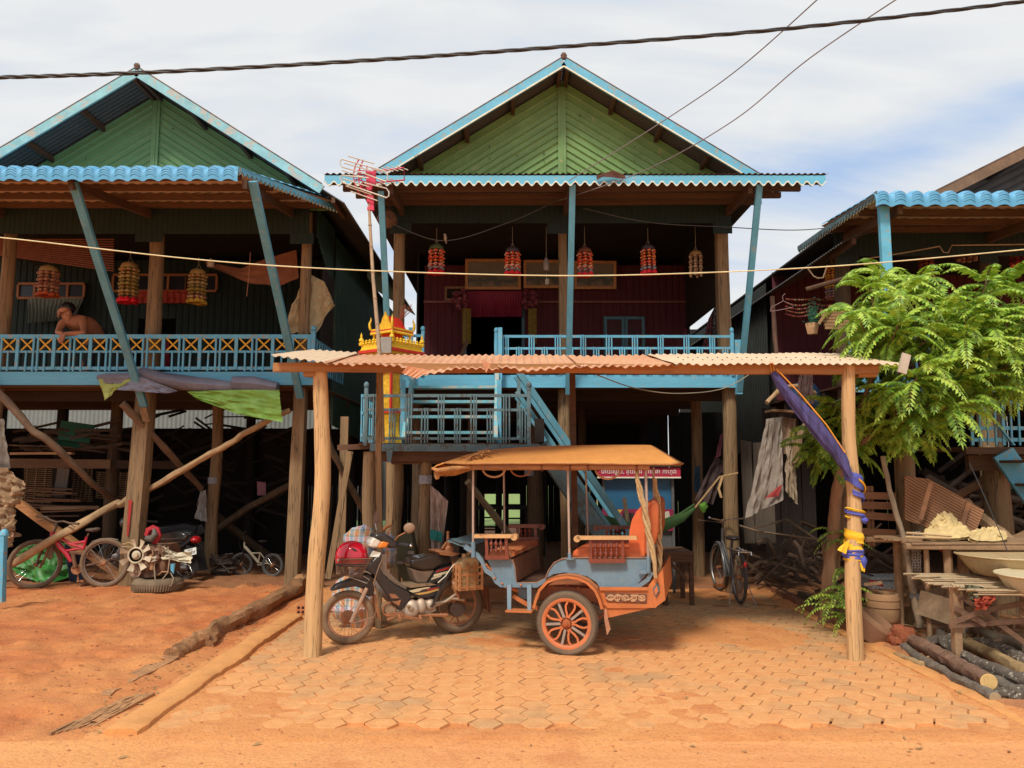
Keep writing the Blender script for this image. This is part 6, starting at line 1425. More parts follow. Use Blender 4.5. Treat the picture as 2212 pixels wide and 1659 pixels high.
def mobile(px,ytop,ycap,ybot,Y,w,capm,m1,m2,tas,label,n=7,grp='bead mobiles hanging in the verandas',split=.75):
 c=P(px,ycap,Y);zt=P(px,ytop,Y).z;zb=P(px,ybot,Y).z;R=w*Y/F/2
 t=thing('bead_mobile',label,'bead mobile',tuple(c),grp)
 mb=MB();mb.tube([(c.x,Y,zt),(c.x,Y,c.z+R*1.4)],.0035,5)
 for k in range(3):a=k*2.1+.5;mb.tube([(c.x,Y,c.z+R*1.4),(c.x+cos(a)*R*.8,Y+sin(a)*R*.8,c.z)],.003,4)
 part('string',mb,PALW,t)
 mb=MB();mb.lathe(c,[(R,0),(R,R*.12),(R*.85,R*.5),(R*.5,R*.72),(0,R*.8)],18);part('cap',mb,capm,t)
 H=c.z-zb;ht=H*(.16 if tas else 0)
 for k in range(n):
  a=2*pi*k/n+.2;x,y=c.x+cos(a)*R*.86,Y+sin(a)*R*.86;nb=max(6,int((H-ht)/(R*.40)));rr=random.Random(px+k)
  mb=MB();mg=MB();swx=rr.uniform(-.01,.01)
  for i in range(nb):
   z=c.z-(i+.5)*(H-ht)/nb;q=R*(.24 if i%2 else .33);tgt=mb if i/nb<split else mg
   tgt.ell((x+swx*i/nb,y,z),(q,q,q*.62),7,4)
  mb.tube([(x,y,c.z),(x+swx,y,zb+ht)],.002,4)
  s=part('strand',mb,m1,t)
  if mg.v:part('lower_beads',mg,m2,s)
  if tas:mb=MB();mb.lathe((x+swx,y,zb+rr.uniform(-.01,.01)),[(R*.38,0),(R*.38,ht*.3),(R*.26,ht*.8),(R*.06,ht)],8);part('tassel',mb,tas,s)
 return t
CG=mat('cap_green',(.12,.18,.07),.6);CP_=mat('cap_mauve',(.10,.08,.11),.6);CO_=mat('cap_brown',(.26,.10,.06),.6);CW_=mat('cap_straw',(.45,.28,.10),.7)
mobile(943,492,540,592,10.9,33,CG,BR,BGR,BRED,'bead mobile under a green cap, leftmost in the centre veranda')
mobile(1107,490,546,594,10.9,33,CP_,BR,BGR,BRED,'bead mobile under a mauve cap, hanging before the widest picture frame')
mobile(1263,490,547,597,10.9,33,CO_,BR,BGR,BRED,'bead mobile under a brown cap, just right of the central blue pole')
mobile(1400,492,540,592,10.9,31,CP_,BR,BGR,BRED,'bead mobile under a mauve cap, beside the straw-capped one on the right')
mobile(1503,490,552,598,10.9,29,CW_,BT_,BT_,None,'tan shell mobile under a straw disc, rightmost in the centre veranda',n=6)
mobile(106,560,588,640,11.6,40,CW_,BO,BO,BOR,'ochre bead mobile with orange tassels above the leaning man',n=9)
mobile(280,540,580,654,11.5,38,CW_,BY,BY,BRED,'yellowish bead mobile with red tassels left of the round veranda post',n=9)
mobile(428,555,594,656,11.5,36,CW_,BY,BO,BYL,'pinkish bead mobile with yellow tassels before the roofed corner window',n=9)
mobile(1797,545,582,645,10.6,28,CW_,rnd_mat('beads_rainbow',[(.6,.3,.04),(.55,.08,.04),(.6,.4,.05)]),rnd_mat('beads_bluemix',[(.05,.18,.30),(.10,.25,.35),(.5,.15,.06)]),None,'flat rainbow bead hanging beside the trunk-like post of the right house',n=9,split=.55)
mobile(2090,520,540,562,10.6,45,CO_,rnd_mat('beads_brown',[(.25,.05,.04),(.32,.10,.05)]),BO,None,'brown bead hanging above the tree in the right house',n=9)
mobile(2205,525,542,575,10.6,42,CO_,rnd_mat('beads_crimson',[(.30,.02,.05),(.30,.10,.05)]),BR,None,'crimson bead hanging at the right edge of the picture',n=9)
mobile(2000,530,556,600,10.6,30,CO_,_mc['beads_crimson'],BO,None,'red bead hanging just above the top shoots of the tree',n=8)
mb=MB()
for row in range(5):
 for i in range(34):
  px=1698+i*4.1;py=646+row*8+6*abs(sin((i/34)*pi*2.5))*(1 if row>0 else .3);mb.ell(P(px,py,10.9),(.014,.014,.014),6,4)
solo('bead_swag',mb,rnd_mat('beads_swag',[(.30,.03,.03),(.25,.22,.08),(.08,.02,.02),(.35,.06,.04)]),'dark red beaded swag strung behind the clothes hanger','bead swag')
# -------- pictures, curtain, garlands
def picture(px0,px1,py0,py1,label,seed,Y=12.78,tilt=.10):
 a=P(px0,py1,Y);b=P(px1,py0,Y);fr=thing('picture',label,'picture',(a.x,Y,a.z));t=.045
 def q(x,z,o=0):return V((x,Y-(z-a.z)*tilt-o,z))
 mb=MB()
 for(x0,z0,x1,z1)in((a.x,b.z-t,b.x,b.z),(a.x,a.z,b.x,a.z+t),(a.x,a.z+t,a.x+t,b.z-t),(b.x-t,a.z+t,b.x,b.z-t)):mb.prism([q(x0,z0,.03),q(x1,z0,.03),q(x1,z1,.03),q(x0,z1,.03)],(0,.03,0))
 part('frame',mb,mat('gilt_frame',(.48,.22,.06),.5,.25,12),fr)
 tt=NT('canvas_%d'%seed);v=tt.mapping();n_=tt.noise(v,6,7,.65,.5);sp=tt.n.new('ShaderNodeSeparateXYZ');tt.lk(tt.tc.outputs['Object'],sp.inputs[0])
 h=tt.math('ADD',tt.math('MULTIPLY',sp.outputs[2],1.5),tt.math('MULTIPLY',n_,.55));tt.col(tt.ramp(h,[(.15,(.10,.06,.02)),(.38,(.17,.11,.04)),(.5,(.03,.035,.015)),(.62,(.14,.11,.06)),(1,(.19,.16,.11))]));tt.b.inputs['Roughness'].default_value=.4
 mb=MB();mb.prism([q(a.x+t,a.z+t,.012),q(b.x-t,a.z+t,.012),q(b.x-t,b.z-t,.012),q(a.x+t,b.z-t,.012)],(0,.008,0));part('painting',mb,tt.m,fr)
picture(1005,1125,562,626,'gilt framed landscape picture above the door, widest of the three',1);picture(1131,1237,564,623,'gilt framed picture behind the central post, middle of the three',2);picture(1240,1330,566,625,'gilt framed picture right of the central post',3)
Yc=12.75;mb=MB();mb.patch([P(1008,629,Yc),P(1128,629,Yc)],[P(1006,685,Yc),P(1128,684,Yc)],130,4,fold=.022,ff=22);solo('door_curtain',mb,mat('magenta_curtain',(.22,.012,.045),.7,.15,4),'short magenta pleated curtain over the open door','curtain')
def garland(px,label,tie):
 t=thing('garland',label,'garland',tuple(P(px,655,12.6)),'flower garlands beside the door');rr=random.Random(px);mb=MB()
 for i in range(46):
  a=rr.uniform(0,6.28);r=17*sqrt(rr.random());mb.ell(P(px-2+cos(a)*r,646+sin(a)*r*1.25,12.6-rr.uniform(0,.12)),(.035,.035,.035),7,5,lump=.5,seed=i)
 part('flowers',mb,rnd_mat('dusky_roses',[(.17,.03,.05),(.24,.06,.07),(.12,.02,.04)]),t);mb=MB()
 x1=px+(12 if px<1070 else 3)
 for k in range(5):
  for i in range(22):mb.ell(P(x1-7+k*3.6,668+i*3.5,12.6-.03*(k%2)),(.019,.019,.015),6,4)
 part('bead_strings',mb,rnd_mat('olive_beads',[(.28,.20,.03),(.22,.16,.03),(.33,.25,.06)]),t)
 if tie:
  mb=MB()
  for k in range(6):mb.tube([P(x1-2+k,738,12.55),P(x1-13+k,765,12.5),P(x1-22+k*.6,830,12.5)],.012,5,rough=.3)
  part('grass_tail',mb,mat('dry_grass_tail',(.16,.10,.06),.9),t)
garland(996,'rose and bead garland with a dry grass tail left of the door',True);garland(1147,'rose and bead garland right of the door',False)
mb=MB();mb.lathe(P(1180,585,11.0),[(.03,0),(.045,.02),(.045,.14),(.03,.17),(.01,.2)],10);solo('glass_lamp',mb,mat('dim_glass',(.35,.30,.26),.3),'pale glass jar lamp hanging beside the central post','lamp')
mb=MB();mb.tube([P(1180,490,11),P(1180,575,11)],.004,5);mb.tube([P(1180,590,11),P(1182,610,11)],.004,5);mb.lathe(P(1182,616,11),[(.01,0),(.03,.01),(.03,.09),(.01,.1)],8);solo('lamp_cord',mb,PALW,'cord with a small ochre weight hanging by the central post','cord')
ck=mat('patterned_dark_cloth',(.10,.07,.07),.85,.3,9)
def cloth(label,m,top,bot,Y0,Y1,fold=.03,ff=5,seed=0,cat='cloth',name='cloth',nu=60,nv=20,crumple=.02,nrm=(0,-1,0),grp=None):
 mb=MB();mb.patch([P(a,b,Y0)for a,b in top],[P(a,b,Y1)for a,b in bot],nu,nv,fold=fold,ff=ff,seed=seed,crumple=crumple,nrm=nrm,power=.6);return solo(name,mb,m,label,cat,group=grp)
def patt(name,c1,c2,sc=30):
 t=NT(name);v=t.n.new('ShaderNodeTexVoronoi');v.inputs['Scale'].default_value=sc;t.lk(t.mapping((1,1,1.6)),v.inputs[0]);t.col(t.ramp(v.outputs['Distance'],[(.25,c1),(.4,c2)]));t.b.inputs['Roughness'].default_value=.85;return t.m
cloth('maroon flowered sarong hanging at the right end of the centre veranda',patt('maroon_print',(.30,.05,.05),(.05,.015,.02)),[(1530,690),(1545,660)],[(1512,770),(1540,770)],11,11,.02,2,1,'sarong','sarong',14,10)
cloth('black and grey printed sarong hanging between maroon and gold ones',patt('black_print',(.20,.17,.16),(.02,.02,.025)),[(1542,665),(1565,648)],[(1536,765),(1562,765)],10.98,10.98,.02,2,2,'sarong','sarong',14,10)
cloth('gold printed sarong hanging against the right veranda post',patt('gold_print',(.50,.27,.05),(.12,.05,.03)),[(1563,652),(1572,645)],[(1560,765),(1572,765)],10.95,10.95,.01,1,3,'sarong','sarong',10,10)
cloth('rust coloured cloth awning slung inside the left veranda',mat('rust_cloth',(.32,.12,.06),.85,.25,4),[(440,565),(520,580),(585,555),(640,540)],[(450,575),(540,612),(600,618),(645,600)],11.6,11.5,.02,2,4,'cloth','cloth',40,12)
cloth('short red curtain below the windows of the left house',mat('red_valance',(.42,.05,.03),.75,.2,5),[(290,628),(410,625)],[(290,655),(410,655)],13.2,13.2,.02,9,5,'curtain','curtain')
cloth('pale grey pleated curtain behind the leaning man',mat('grey_green_curtain',(.13,.17,.15),.75,.2,5),[(60,645),(180,645)],[(62,698),(160,690)],13.1,13.1,.025,14,6,'curtain','curtain',110,8)
cloth('dark red cloth hanging over the far side of the left railing',mat('wine_cloth',(.22,.012,.03),.8,.2,4),[(330,735),(365,738)],[(325,800),(368,800)],11.2,11.2,.02,3,7)
cloth('khaki cloth sack knotted round the corner post of the left veranda',mat('khaki_cloth',(.55,.44,.26),.85,.15,3,bump=.3),[(655,606),(672,594),(700,608),(716,640)],[(606,722),(640,718),(680,720),(722,660)],11.10,11.06,.05,2.5,8,'cloth sack','cloth_sack',50,26,.07)
wire('dangling_thread',[P(541,545,11),P(538,590,11),P(533,640,11)],.005,mat('pink_thread',(.45,.22,.14),.7),'pink thread dangling in the left veranda','thread')
mb=MB();mb.lathe(P(455,577,11.5),[(.05,0),(.055,.01),(.055,.09),(.03,.11),(.02,.13)],12);solo('hanging_jar',mb,mat('jar_cream',(.50,.42,.32),.6),'cream jar hanging under the left veranda roof','jar')
TARPB=mat('tarp_grey_blue',(.16,.165,.22),.6,.25,4,bump=.4);TARPG=mat('tarp_green',(.17,.33,.045),.6,.2,4,bump=.3)
tp=thing('tarpaulin','rolled grey-blue tarpaulin with green lining along the deck edge','tarpaulin',tuple(P(420,840,10.5)))
mb=MB();pts=[P(a,b,10.52)for a,b in((211,814),(235,818),(290,818),(310,806),(345,818),(400,828),(450,832),(500,836),(505,828),(550,830),(600,838))]
mb.tube(pts,[.03,.075,.08,.085,.095,.10,.095,.07,.085,.10,.08],14,rough=.3,seed=3);part('roll',mb,TARPB,tp)
mb=MB();mb.patch([P(405,846,10.46),P(500,842,10.45),P(603,842,10.45)],[P(425,862,10.44),P(515,895,10.42),P(610,912,10.42)],60,24,fold=.02,ff=3,crumple=.03,seed=2);part('lining',mb,TARPG,tp)
mb=MB();mb.patch([P(212,818,10.5),P(300,815,10.45)],[P(228,866,10.45),P(250,842,10.42)],30,16,fold=.02,ff=1.5,crumple=.02,seed=6);part('lining',mb,mat('tarp_olive',(.30,.34,.08),.6,.2,4),tp)
mb=MB();mb.patch([P(300,812,10.42),P(385,845,10.42)],[P(250,842,10.40),P(360,850,10.40)],30,10,fold=.02,ff=1.5,crumple=.03,seed=9);part('flap',mb,TARPB,tp)
# -------- person leaning on the left railing
def skin_mesh(name,nodes,edges,mtl,parent,sub=2):
 me=bpy.data.meshes.new(name);off=V(ORG[parent.name]);me.from_pydata([V(n_[0])-off for n_ in nodes],edges,[]);o=bpy.data.objects.new(name+'_tmp',me);COL.objects.link(o)
 s=o.modifiers.new('s','SKIN');s.use_smooth_shade=True;ss=o.modifiers.new('d','SUBSURF');ss.levels=sub;ss.render_levels=sub
 if not me.skin_vertices:me.skin_vertices.new()if hasattr(me.skin_vertices,'new')else None
 bpy.context.view_layer.update()
 for i,n_ in enumerate(nodes):
  r=n_[1];me.skin_vertices[0].data[i].radius=(r,r)if not isinstance(r,tuple)else r
  me.skin_vertices[0].data[i].use_root=(i==0)
 dg=bpy.context.evaluated_depsgraph_get();dg.update();m2=bpy.data.meshes.new_from_object(o.evaluated_get(dg));COL.objects.unlink(o);bpy.data.objects.remove(o)
 m2.materials.clear();m2.materials.append(mtl);m2.polygons.foreach_set('use_smooth',[True]*len(m2.polygons));ob=bpy.data.objects.new(name,m2);COL.objects.link(ob);ob.parent=parent;ORG[ob.name]=ORG[parent.name];return ob
Z3=zone(0,640,400,2074)
def H_(zx,zy,Y):return P(*Z3(zx,zy),Y)
pr=thing('person','shirtless man in dark shorts leaning his forearms on the blue railing, looking left','person',(P(225,800,11.5).x,11.5,2.8))
SK=mat('skin',(.42,.17,.085),.55,.12,9,bump=.05)
hipz=3.70
nodes=[(V((H_(1230,900,11.55).x,11.55,3.68)),.14),(H_(1190,850,11.35),.135),(H_(1060,790,11.15),.15),(H_(940,750,11.02),.145),(H_(870,715,10.95),.06),(H_(850,670,10.93),.072),(H_(825,625,10.93),.095),(H_(815,585,10.95),.085),(H_(1035,740,11.0),.072),(H_(1065,830,10.90),.055),(H_(1060,897,10.74),.045),(H_(930,903,10.70),.038),(H_(815,905,10.67),.028),(H_(785,925,10.64),.030),(H_(800,755,10.93),.068),(H_(760,830,10.85),.050),(H_(730,895,10.74),.042),(H_(790,895,10.66),.032),(H_(800,930,10.64),.026),(H_(775,965,10.62),.024),(H_(745,640,10.87),.030),(H_(775,690,10.89),.040),(V((H_(1130,1000,11.5).x,11.5,3.35)),.085),(V((H_(1090,1250,11.5).x,11.45,3.15)),.06),(V((H_(1080,1300,11.5).x,11.55,2.88)),.042),(V((H_(1060,1300,11.5).x,11.42,2.83)),.035),(V((H_(1270,1000,11.6).x,11.6,3.35)),.085),(V((H_(1250,1250,11.6).x,11.58,3.15)),.06),(V((H_(1250,1300,11.6).x,11.7,2.88)),.042),(V((H_(1230,1300,11.6).x,11.56,2.83)),.035)]
edges=[(0,1),(1,2),(2,3),(3,4),(4,5),(5,6),(6,7),(2,8),(8,9),(9,10),(10,11),(11,12),(12,13),(3,14),(14,15),(15,16),(16,17),(17,18),(18,19),(6,20),(5,21),(0,22),(22,23),(23,24),(24,25),(0,26),(26,27),(27,28),(28,29)]
bdy=skin_mesh('body',nodes,edges,SK,pr)
mb=MB();hc_=H_(835,600,10.96);mb.ell(hc_+V((.01,.02,.02)),(.105,.105,.095),14,10,lump=.12);mb.ell(hc_+V((-.055,-.02,.015)),(.05,.06,.045),10,8,lump=.2);part('hair',mb,mat('black_hair',(.008,.007,.008),.45),pr)
mb=MB();e0=H_(868,650,10.86);mb.ell(e0,(.018,.012,.030),8,6);part('ear',mb,SK,pr)
mb=MB();mb.tube([H_(748,655,10.85),H_(733,690,10.845),H_(752,697,10.86)],[.008,.014,.008],7);part('nose',mb,SK,pr)
mb=MB();mb.ell(H_(768,655,10.84),(.010,.006,.005),6,4);mb.tube([H_(752,636,10.845),H_(790,634,10.835)],.0045,5);mb.tube([H_(752,712,10.85),H_(775,712,10.845)],.004,5);part('face_marks',mb,mat('dark_features',(.03,.012,.01),.6),pr)
mb=MB()
for hand,cx_,cy_,Yh in((0,770,970,10.62),(1,785,930,10.63)):
 for f in range(5):
  L=(.055,.06,.058,.05,.04)[f];b=H_(cx_-16+f*13,cy_+(4 if f<4 else-12),Yh-.012*f);mb.tube([b+V((0,0,.02)),b+V((-.004,-.01,-L*.45)),b+V((-.004,.004,-L*.85)),b+V((.0,.016,-L))],[.011,.010,.009,.006],6)
part('fingers',mb,SK,pr)
mb=MB();mb.tube([H_(745,990,10.60),H_(775,975,10.60)],.004,5);part('cigarette',mb,WHITEP,pr)
mb=MB();mb.tube([V((H_(1215,880,11.5).x,11.5,3.74)),V((H_(1215,930,11.53).x,11.54,3.60)),V((H_(1205,960,11.55).x,11.55,3.45))],[.15,.17,.16],14)
for x_,y_ in((H_(1130,1000,11.5).x,11.5),(H_(1270,1000,11.6).x,11.6)):mb.tube([(x_,y_,3.5),(x_,y_,3.16)],[.105,.10],12)
part('shorts',mb,mat('dark_shorts',(.03,.045,.045),.8,.3,7),pr)
# -------- what closes the undercrofts at the back
def slats(name,x0,x1,Y,z0,z1,label,seed,m=DARK,w=(.05,.16),gap=(.0,.03),skip=(),horiz=()):
 rr=random.Random(seed);mb=MB();x=x0
 while x<x1:
  ww=rr.uniform(*w);t=rr.uniform(-.012,.012)
  if not any(a<x+ww/2<b for a,b in skip):mb.prism([(x,Y,z0),(x+ww,Y,z0),(x+ww+t,Y,z1-rr.uniform(0,.05)),(x+t,Y,z1-rr.uniform(0,.05))],(0,.02,0))
  x+=ww+rr.uniform(*gap)*(1 if rr.random()<.45 else .1)
 for a,b,c in horiz:mb.bb(a,b,Y-.03,Y,c,c+.035)
 return solo(name,mb,m,label,'fence',smooth=False)
DK2=mat('black_brown_wood',(.012,.009,.007),.95,.3,4)  # near-black: the shade at the undercroft backs is put into the colour
xa,xb=P(1043,1100,17.5).x,P(1079,1100,17.5).x;xc,xd=P(1100,1100,17.5).x,P(1126,1100,17.5).x
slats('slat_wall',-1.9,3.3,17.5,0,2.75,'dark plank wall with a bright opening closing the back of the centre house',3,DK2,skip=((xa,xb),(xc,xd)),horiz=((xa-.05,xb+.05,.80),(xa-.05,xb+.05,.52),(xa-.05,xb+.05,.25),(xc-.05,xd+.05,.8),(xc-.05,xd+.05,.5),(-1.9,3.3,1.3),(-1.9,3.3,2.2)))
mb=MB();mb.bb(xa-.1,xd+.1,17.46,17.49,1.06,2.7);mb.bb(xa-.1,xd+.1,17.46,17.49,0,.12);mb.bb(-1.9,xa-.1,17.46,17.49,1.35,2.74);mb.bb(xd+.1,3.3,17.46,17.49,1.25,2.74);solo('sky_block_lintel',mb,DK2,'dark boards above the bright opening, added to block sky through the slats','board')  # added boards that stop white sky showing through the slat gaps
mb=MB();mb.bb(-4.1,-2.6,15.03,15.05,1.3,2.4);mb.bb(-2.8,-1.5,19.03,19.05,1.2,3.4);mb.bb(3.1,9.8,15.23,15.25,1.0,2.74);mb.bb(-9.9,-4.1,15.03,15.05,0,2.41);solo('sky_block_backing',mb,DK2,'near-black boards added behind the back walls under the houses to block sky in the gaps','boards')  # added backing, keeps sky light out of the gaps in the back walls
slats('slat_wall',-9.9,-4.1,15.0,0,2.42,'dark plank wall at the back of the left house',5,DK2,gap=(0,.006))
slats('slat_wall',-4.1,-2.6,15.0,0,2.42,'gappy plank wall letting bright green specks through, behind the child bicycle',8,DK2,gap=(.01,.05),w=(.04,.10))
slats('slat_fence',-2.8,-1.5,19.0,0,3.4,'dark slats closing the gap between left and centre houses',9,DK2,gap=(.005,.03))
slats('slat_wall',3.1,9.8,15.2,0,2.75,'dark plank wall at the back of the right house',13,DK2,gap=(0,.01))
mb=MB();mb.corr((-24,21.4,3.5),(-1.5,21.4,3.40),(-1.5,21.4,.2),(-24,21.4,.2),.12,.012,1);solo('tin_fence',mb,TINPALE,'pale corrugated sheet glimpsed far behind the left house','tin fence')
mb=MB();mb.bb(-9.9,-9.85,10.9,15,0,2.8);solo('side_boards',mb,DK2,'dark boards closing the far left flank of the left house','board wall')
mb=MB();mb.bb(9.7,9.75,8,15,0,2.8);solo('side_boards',mb,DK2,'dark boards closing the far right flank of the right house','board wall')
slats('plank_screen',P(1603,1000,10.9).x,P(1655,1000,10.9).x,10.9,.6,2.05,'grey board screen right of the front corner post of the centre house',15,mat('grey_boards',(.11,.085,.065),.9,.3,5,grain='z',bump=.5),w=(.10,.15),gap=(0,.01))
slats('slat_wall',P(1650,1000,12.0).x,4.6,12.0,0,2.6,'boards coloured as dark as deep shade behind the hanging rags',17,mat('shade_dark_boards',(.035,.024,.02),.9,.3,5,grain='z'),gap=(0,.02))  # shade under the house put into the dark board colour
# -------- poles and timber under the left house
def polething(name,pts,r,m,label,cat='pole',rough=.14,n=10,seed=None,grp=None):
 pts2=cable(pts,n=max(14,len(pts)*5));k=len(pts2);sd_=seed if seed is not None else int(abs(pts2[0].x*13+pts2[0].z*7));rs=[(r if not isinstance(r,tuple)else lerp(r[0],r[1],i/(k-1)))*(1+.18*nz(i*.45,sd_,0))for i in range(k)]
 pts2=[p+V((.012*nz(i*.35,sd_,1),.0,.02*nz(i*.35,sd_,2)))for i,p in enumerate(pts2)]
 mb=MB();mb.tube(pts2,rs,n,rough=rough,seed=sd_);return solo(name,mb,m,label,cat,group=grp)
polething('brace_pole',[P(-60,800,10.6),P(0,852,10.6),P(64,922,10.6),P(122,968,10.7),P(198,1042,11.2),P(252,1082,12)],(.055,.045),mat('brown_pole',(.20,.125,.075),.85,.3,5,bump=.5,crack=.4),'crooked brown pole slanting down from the top left under the left house')
polething('brace_pole',[P(264,872,10.6),P(314,925,10.9),P(365,978,11.3),P(434,1055,12.2)],(.055,.045),mat('brown_pole',(.2,.12,.07)),'short crooked pole with a sawn end crossing behind the red-striped post')
polething('brace_pole',[P(-20,1245,10.4),P(15,1222,10.45),P(141,1151,10.6),P(237,1096,11.1),P(266,1086,11.15),P(307,1064,11.1),P(380,1024,10.9),P(448,984,10.8),P(500,956,10.75),P(544,927,10.7),P(627,885,10.72)],(.062,.038),POLE,'longest pale pole rising from lower left to the scorched post')
mb=MB();mb.beam(P(-30,1040,10.85),P(278,1258,11.0),.10,.10,seg=8,jit=.012);solo('squared_timber',mb,BEAM,'reddish squared timber leaning behind the crimson bicycle','timber')
mb=MB();mb.beam(P(63,885,12.2),P(63,886,12.2),.01,.01)
def plankt(name,p0,p1,w,h,m,label,cat='plank',grp=None,seg=3):
 mb=MB();mb.beam(p0,p1,w,h,seg=seg,jit=.004);return solo(name,mb,m,label,cat,group=grp)
SH=mat('shelf_wood',(.17,.095,.05),.85,.3,4,grain='x',bump=.4)
plankt('shelf_plank',P(25,980,11.6),P(158,979,11.6),.09,.035,mat('pale_plank',(.40,.22,.10),.85,.2,4,grain='x'),'light sawn plank end on the timber rack of the left house')  # sawn plank, paler than the other rack wood
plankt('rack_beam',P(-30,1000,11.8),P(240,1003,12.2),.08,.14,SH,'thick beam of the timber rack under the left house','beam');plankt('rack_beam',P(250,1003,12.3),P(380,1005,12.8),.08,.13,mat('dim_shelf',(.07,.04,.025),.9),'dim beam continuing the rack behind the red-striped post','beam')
plankt('shelf_plank',P(25,962,12.2),P(190,968,12.4),.2,.02,SH,'thin board lying above the rack beam');plankt('shelf_plank',P(90,1098,11.6),P(215,1096,11.8),.1,.05,SH,'narrow plank at bicycle handlebar height left of the red-striped post')
rr=random.Random(31)
ORDB=('topmost','second','third','fourth','fifth','sixth','seventh','eighth','lowest')
for i in range(9):
 y=1055+i*7;x0=rr.uniform(60,90);plankt('stacked_board',P(x0,y+rr.uniform(-3,3),12.5+i*.02),P(x0+rr.uniform(90,120),y+rr.uniform(-5,5),12.6+i*.02),.22,.022,mat('stack_board_%d'%(i%3),((.16,.08,.045),(.20,.10,.05),(.11,.06,.035))[i%3],.85,.3,5,grain='x'),ORDB[i]+' brown board of the loose stack under the bamboo screen','board','stacked brown boards under the left house')
def screen(px0,px1,py0,py1,Y,n,label,m):
 mb=MB()
 for i in range(n):z=lerp(py0,py1,i/(n-1));mb.tube([P(px0,z,Y),P(px1,z+3,Y)],.009,5)
 for k in range(5):x=lerp(px0+4,px1-4,k/4);mb.tube([P(x+4,py0,Y-.02),P(x-4,py1,Y-.02)],.010,5)
 solo('bamboo_screen',mb,m,label,'bamboo screen')
BM=mat('bamboo_screen_tan',(.30,.20,.11),.8,.25,9)
screen(52,140,1008,1092,13.2,20,'bamboo lath screen left of the grey plank under the left house',BM);screen(155,200,1010,1080,13.3,15,'narrow bamboo lath screen behind the inner post',BM);screen(208,276,1020,1075,13.3,13,'bamboo lath screen just left of the red-striped post',BM)
plankt('grey_plank',P(138,1012,12.9),P(128,1075,12.9),.20,.03,mat('grey_plank_m',(.24,.20,.16),.9,.3,5,grain='z'),'upright grey plank between two bamboo screens')
mb=MB();mb.prism([P(132,908,12.4),P(204,918,12.4),P(192,958,12.3),P(124,949,12.3)],(0,.02,0));mb.prism([P(124,950,12.25),P(190,960,12.25),P(165,968,12.1),P(118,962,12.1)],(0,.02,0));solo('green_panel',mb,mat('green_sheet',(.02,.11,.055),.6,.15,4),'folded dark green sheet lying on the rack of the left house','sheet',smooth=False)
mb=MB();rr=random.Random(6)
for i in range(70):
 px,py=rr.uniform(20,260),rr.uniform(925,975);L=rr.uniform(20,90);a=rr.uniform(-.25,.25);Yq=rr.uniform(12,13.4);mb.tube([P(px,py,Yq),P(px+L,py+L*a,Yq+.1)],rr.uniform(.006,.025),5,rough=.3)
solo('scrap_wood',mb,mat('scrap_brown',(.085,.055,.035),.9,.4,9),'heap of sticks and offcuts on the rack under the left house','scrap wood',kind='stuff')
mb=MB()
for i in range(90):
 px,py=rr.uniform(280,600),rr.uniform(900,1120);L=rr.uniform(20,90);a=rr.uniform(-.8,.8);Yq=rr.uniform(13.2,14.7);mb.tube([P(px,py,Yq),P(px+L,py+L*a,Yq+.1)],rr.uniform(.008,.03),5,rough=.3)
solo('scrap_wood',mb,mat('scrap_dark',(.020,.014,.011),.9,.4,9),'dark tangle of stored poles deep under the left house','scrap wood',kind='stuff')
polething('cross_pole',[P(430,1085,12.5),P(520,1155,13.2),P(585,1205,13.6)],.06,POSTD,'dark pole slanting down to the child bicycle');polething('cross_pole',[P(460,1150,12.8),P(540,1095,12.8),P(640,1040,12.9)],.055,POSTD,'dark pole rising to the right behind the child bicycle')
SACK=mat('tan_rag',(.36,.23,.13),.9,.3,5,bump=.4);SACK2=mat('grey_rag',(.20,.17,.14),.9,.25,5,bump=.3)
cloth('grey cloth bundle hanging at the top left edge of the picture',SACK2,[(-30,905),(8,905)],[(-40,1015),(22,1012)],10.2,10.2,.04,2,21,'cloth','rag',24,20,.04)
cloth('tan paper-like sacking hanging at the left edge beside the bamboo screen',SACK,[(-30,1008),(15,1010),(55,1048)],[(-30,1095),(20,1100),(45,1085)],10.1,10.05,.05,3,22,'sacking','sacking',40,30,.10)
cloth('crumpled tan rags hanging lower left above the blue post',SACK,[(-30,1090),(25,1085)],[(-30,1170),(36,1160)],10.05,10.0,.06,4,23,'rags','rags',40,26,.12)
cloth('small tan rag end at the far left',SACK,[(5,1150),(30,1150)],[(10,1185),(28,1180)],10.0,10.0,.03,2,24,'rag','rag',12,10,.05)
mb=MB();square_post(mb,P(2,1300,9.0),P(6,1158,9.0),.085,taper=1);mb.lathe(P(9,1160,9.0),[(.03,0),(.05,.02),(.045,.06),(.02,.09),(0,.09)],8);solo('gate_post',mb,BLUE,'short sky-blue post with a rounded top at the left edge','post')
mb=MB();Yt=11.3
mb.patch([P(40,1185,Yt),P(90,1170,Yt),P(150,1175,Yt)],[P(22,1225,Yt-.1),P(60,1252,Yt-.2),P(105,1262,Yt-.25),P(150,1245,Yt-.1)],40,20,fold=.04,ff=2,crumple=.08,seed=2);solo('ground_tarp',mb,mat('bright_green_tarp',(.035,.20,.035),.5,.2,5,bump=.3),'green tarpaulin with dark hem heaped behind the crimson bicycle','tarpaulin')
cloth('dark navy cloth beside the green tarpaulin',mat('navy_cloth',(.03,.04,.07),.8,.3,6),[(140,1175),(175,1185)],[(150,1255),(180,1262)],11.2,11.1,.03,2,31,'cloth','cloth',16,14,.05)
mb=MB();
pz=P(272,1084,10.80);vs=[];n=14
for i in range(n+1):
 t=i/n;z=lerp(P(272,1080,10.8).z,P(272,1158,10.8).z,t);w=.026*(1-.5*t)*(1+.3*nz(i*.8,0,0));xx=lerp(-5.30,-5.315,t);vs+=[(xx-w,10.797,z),(xx+w,10.797,z)]
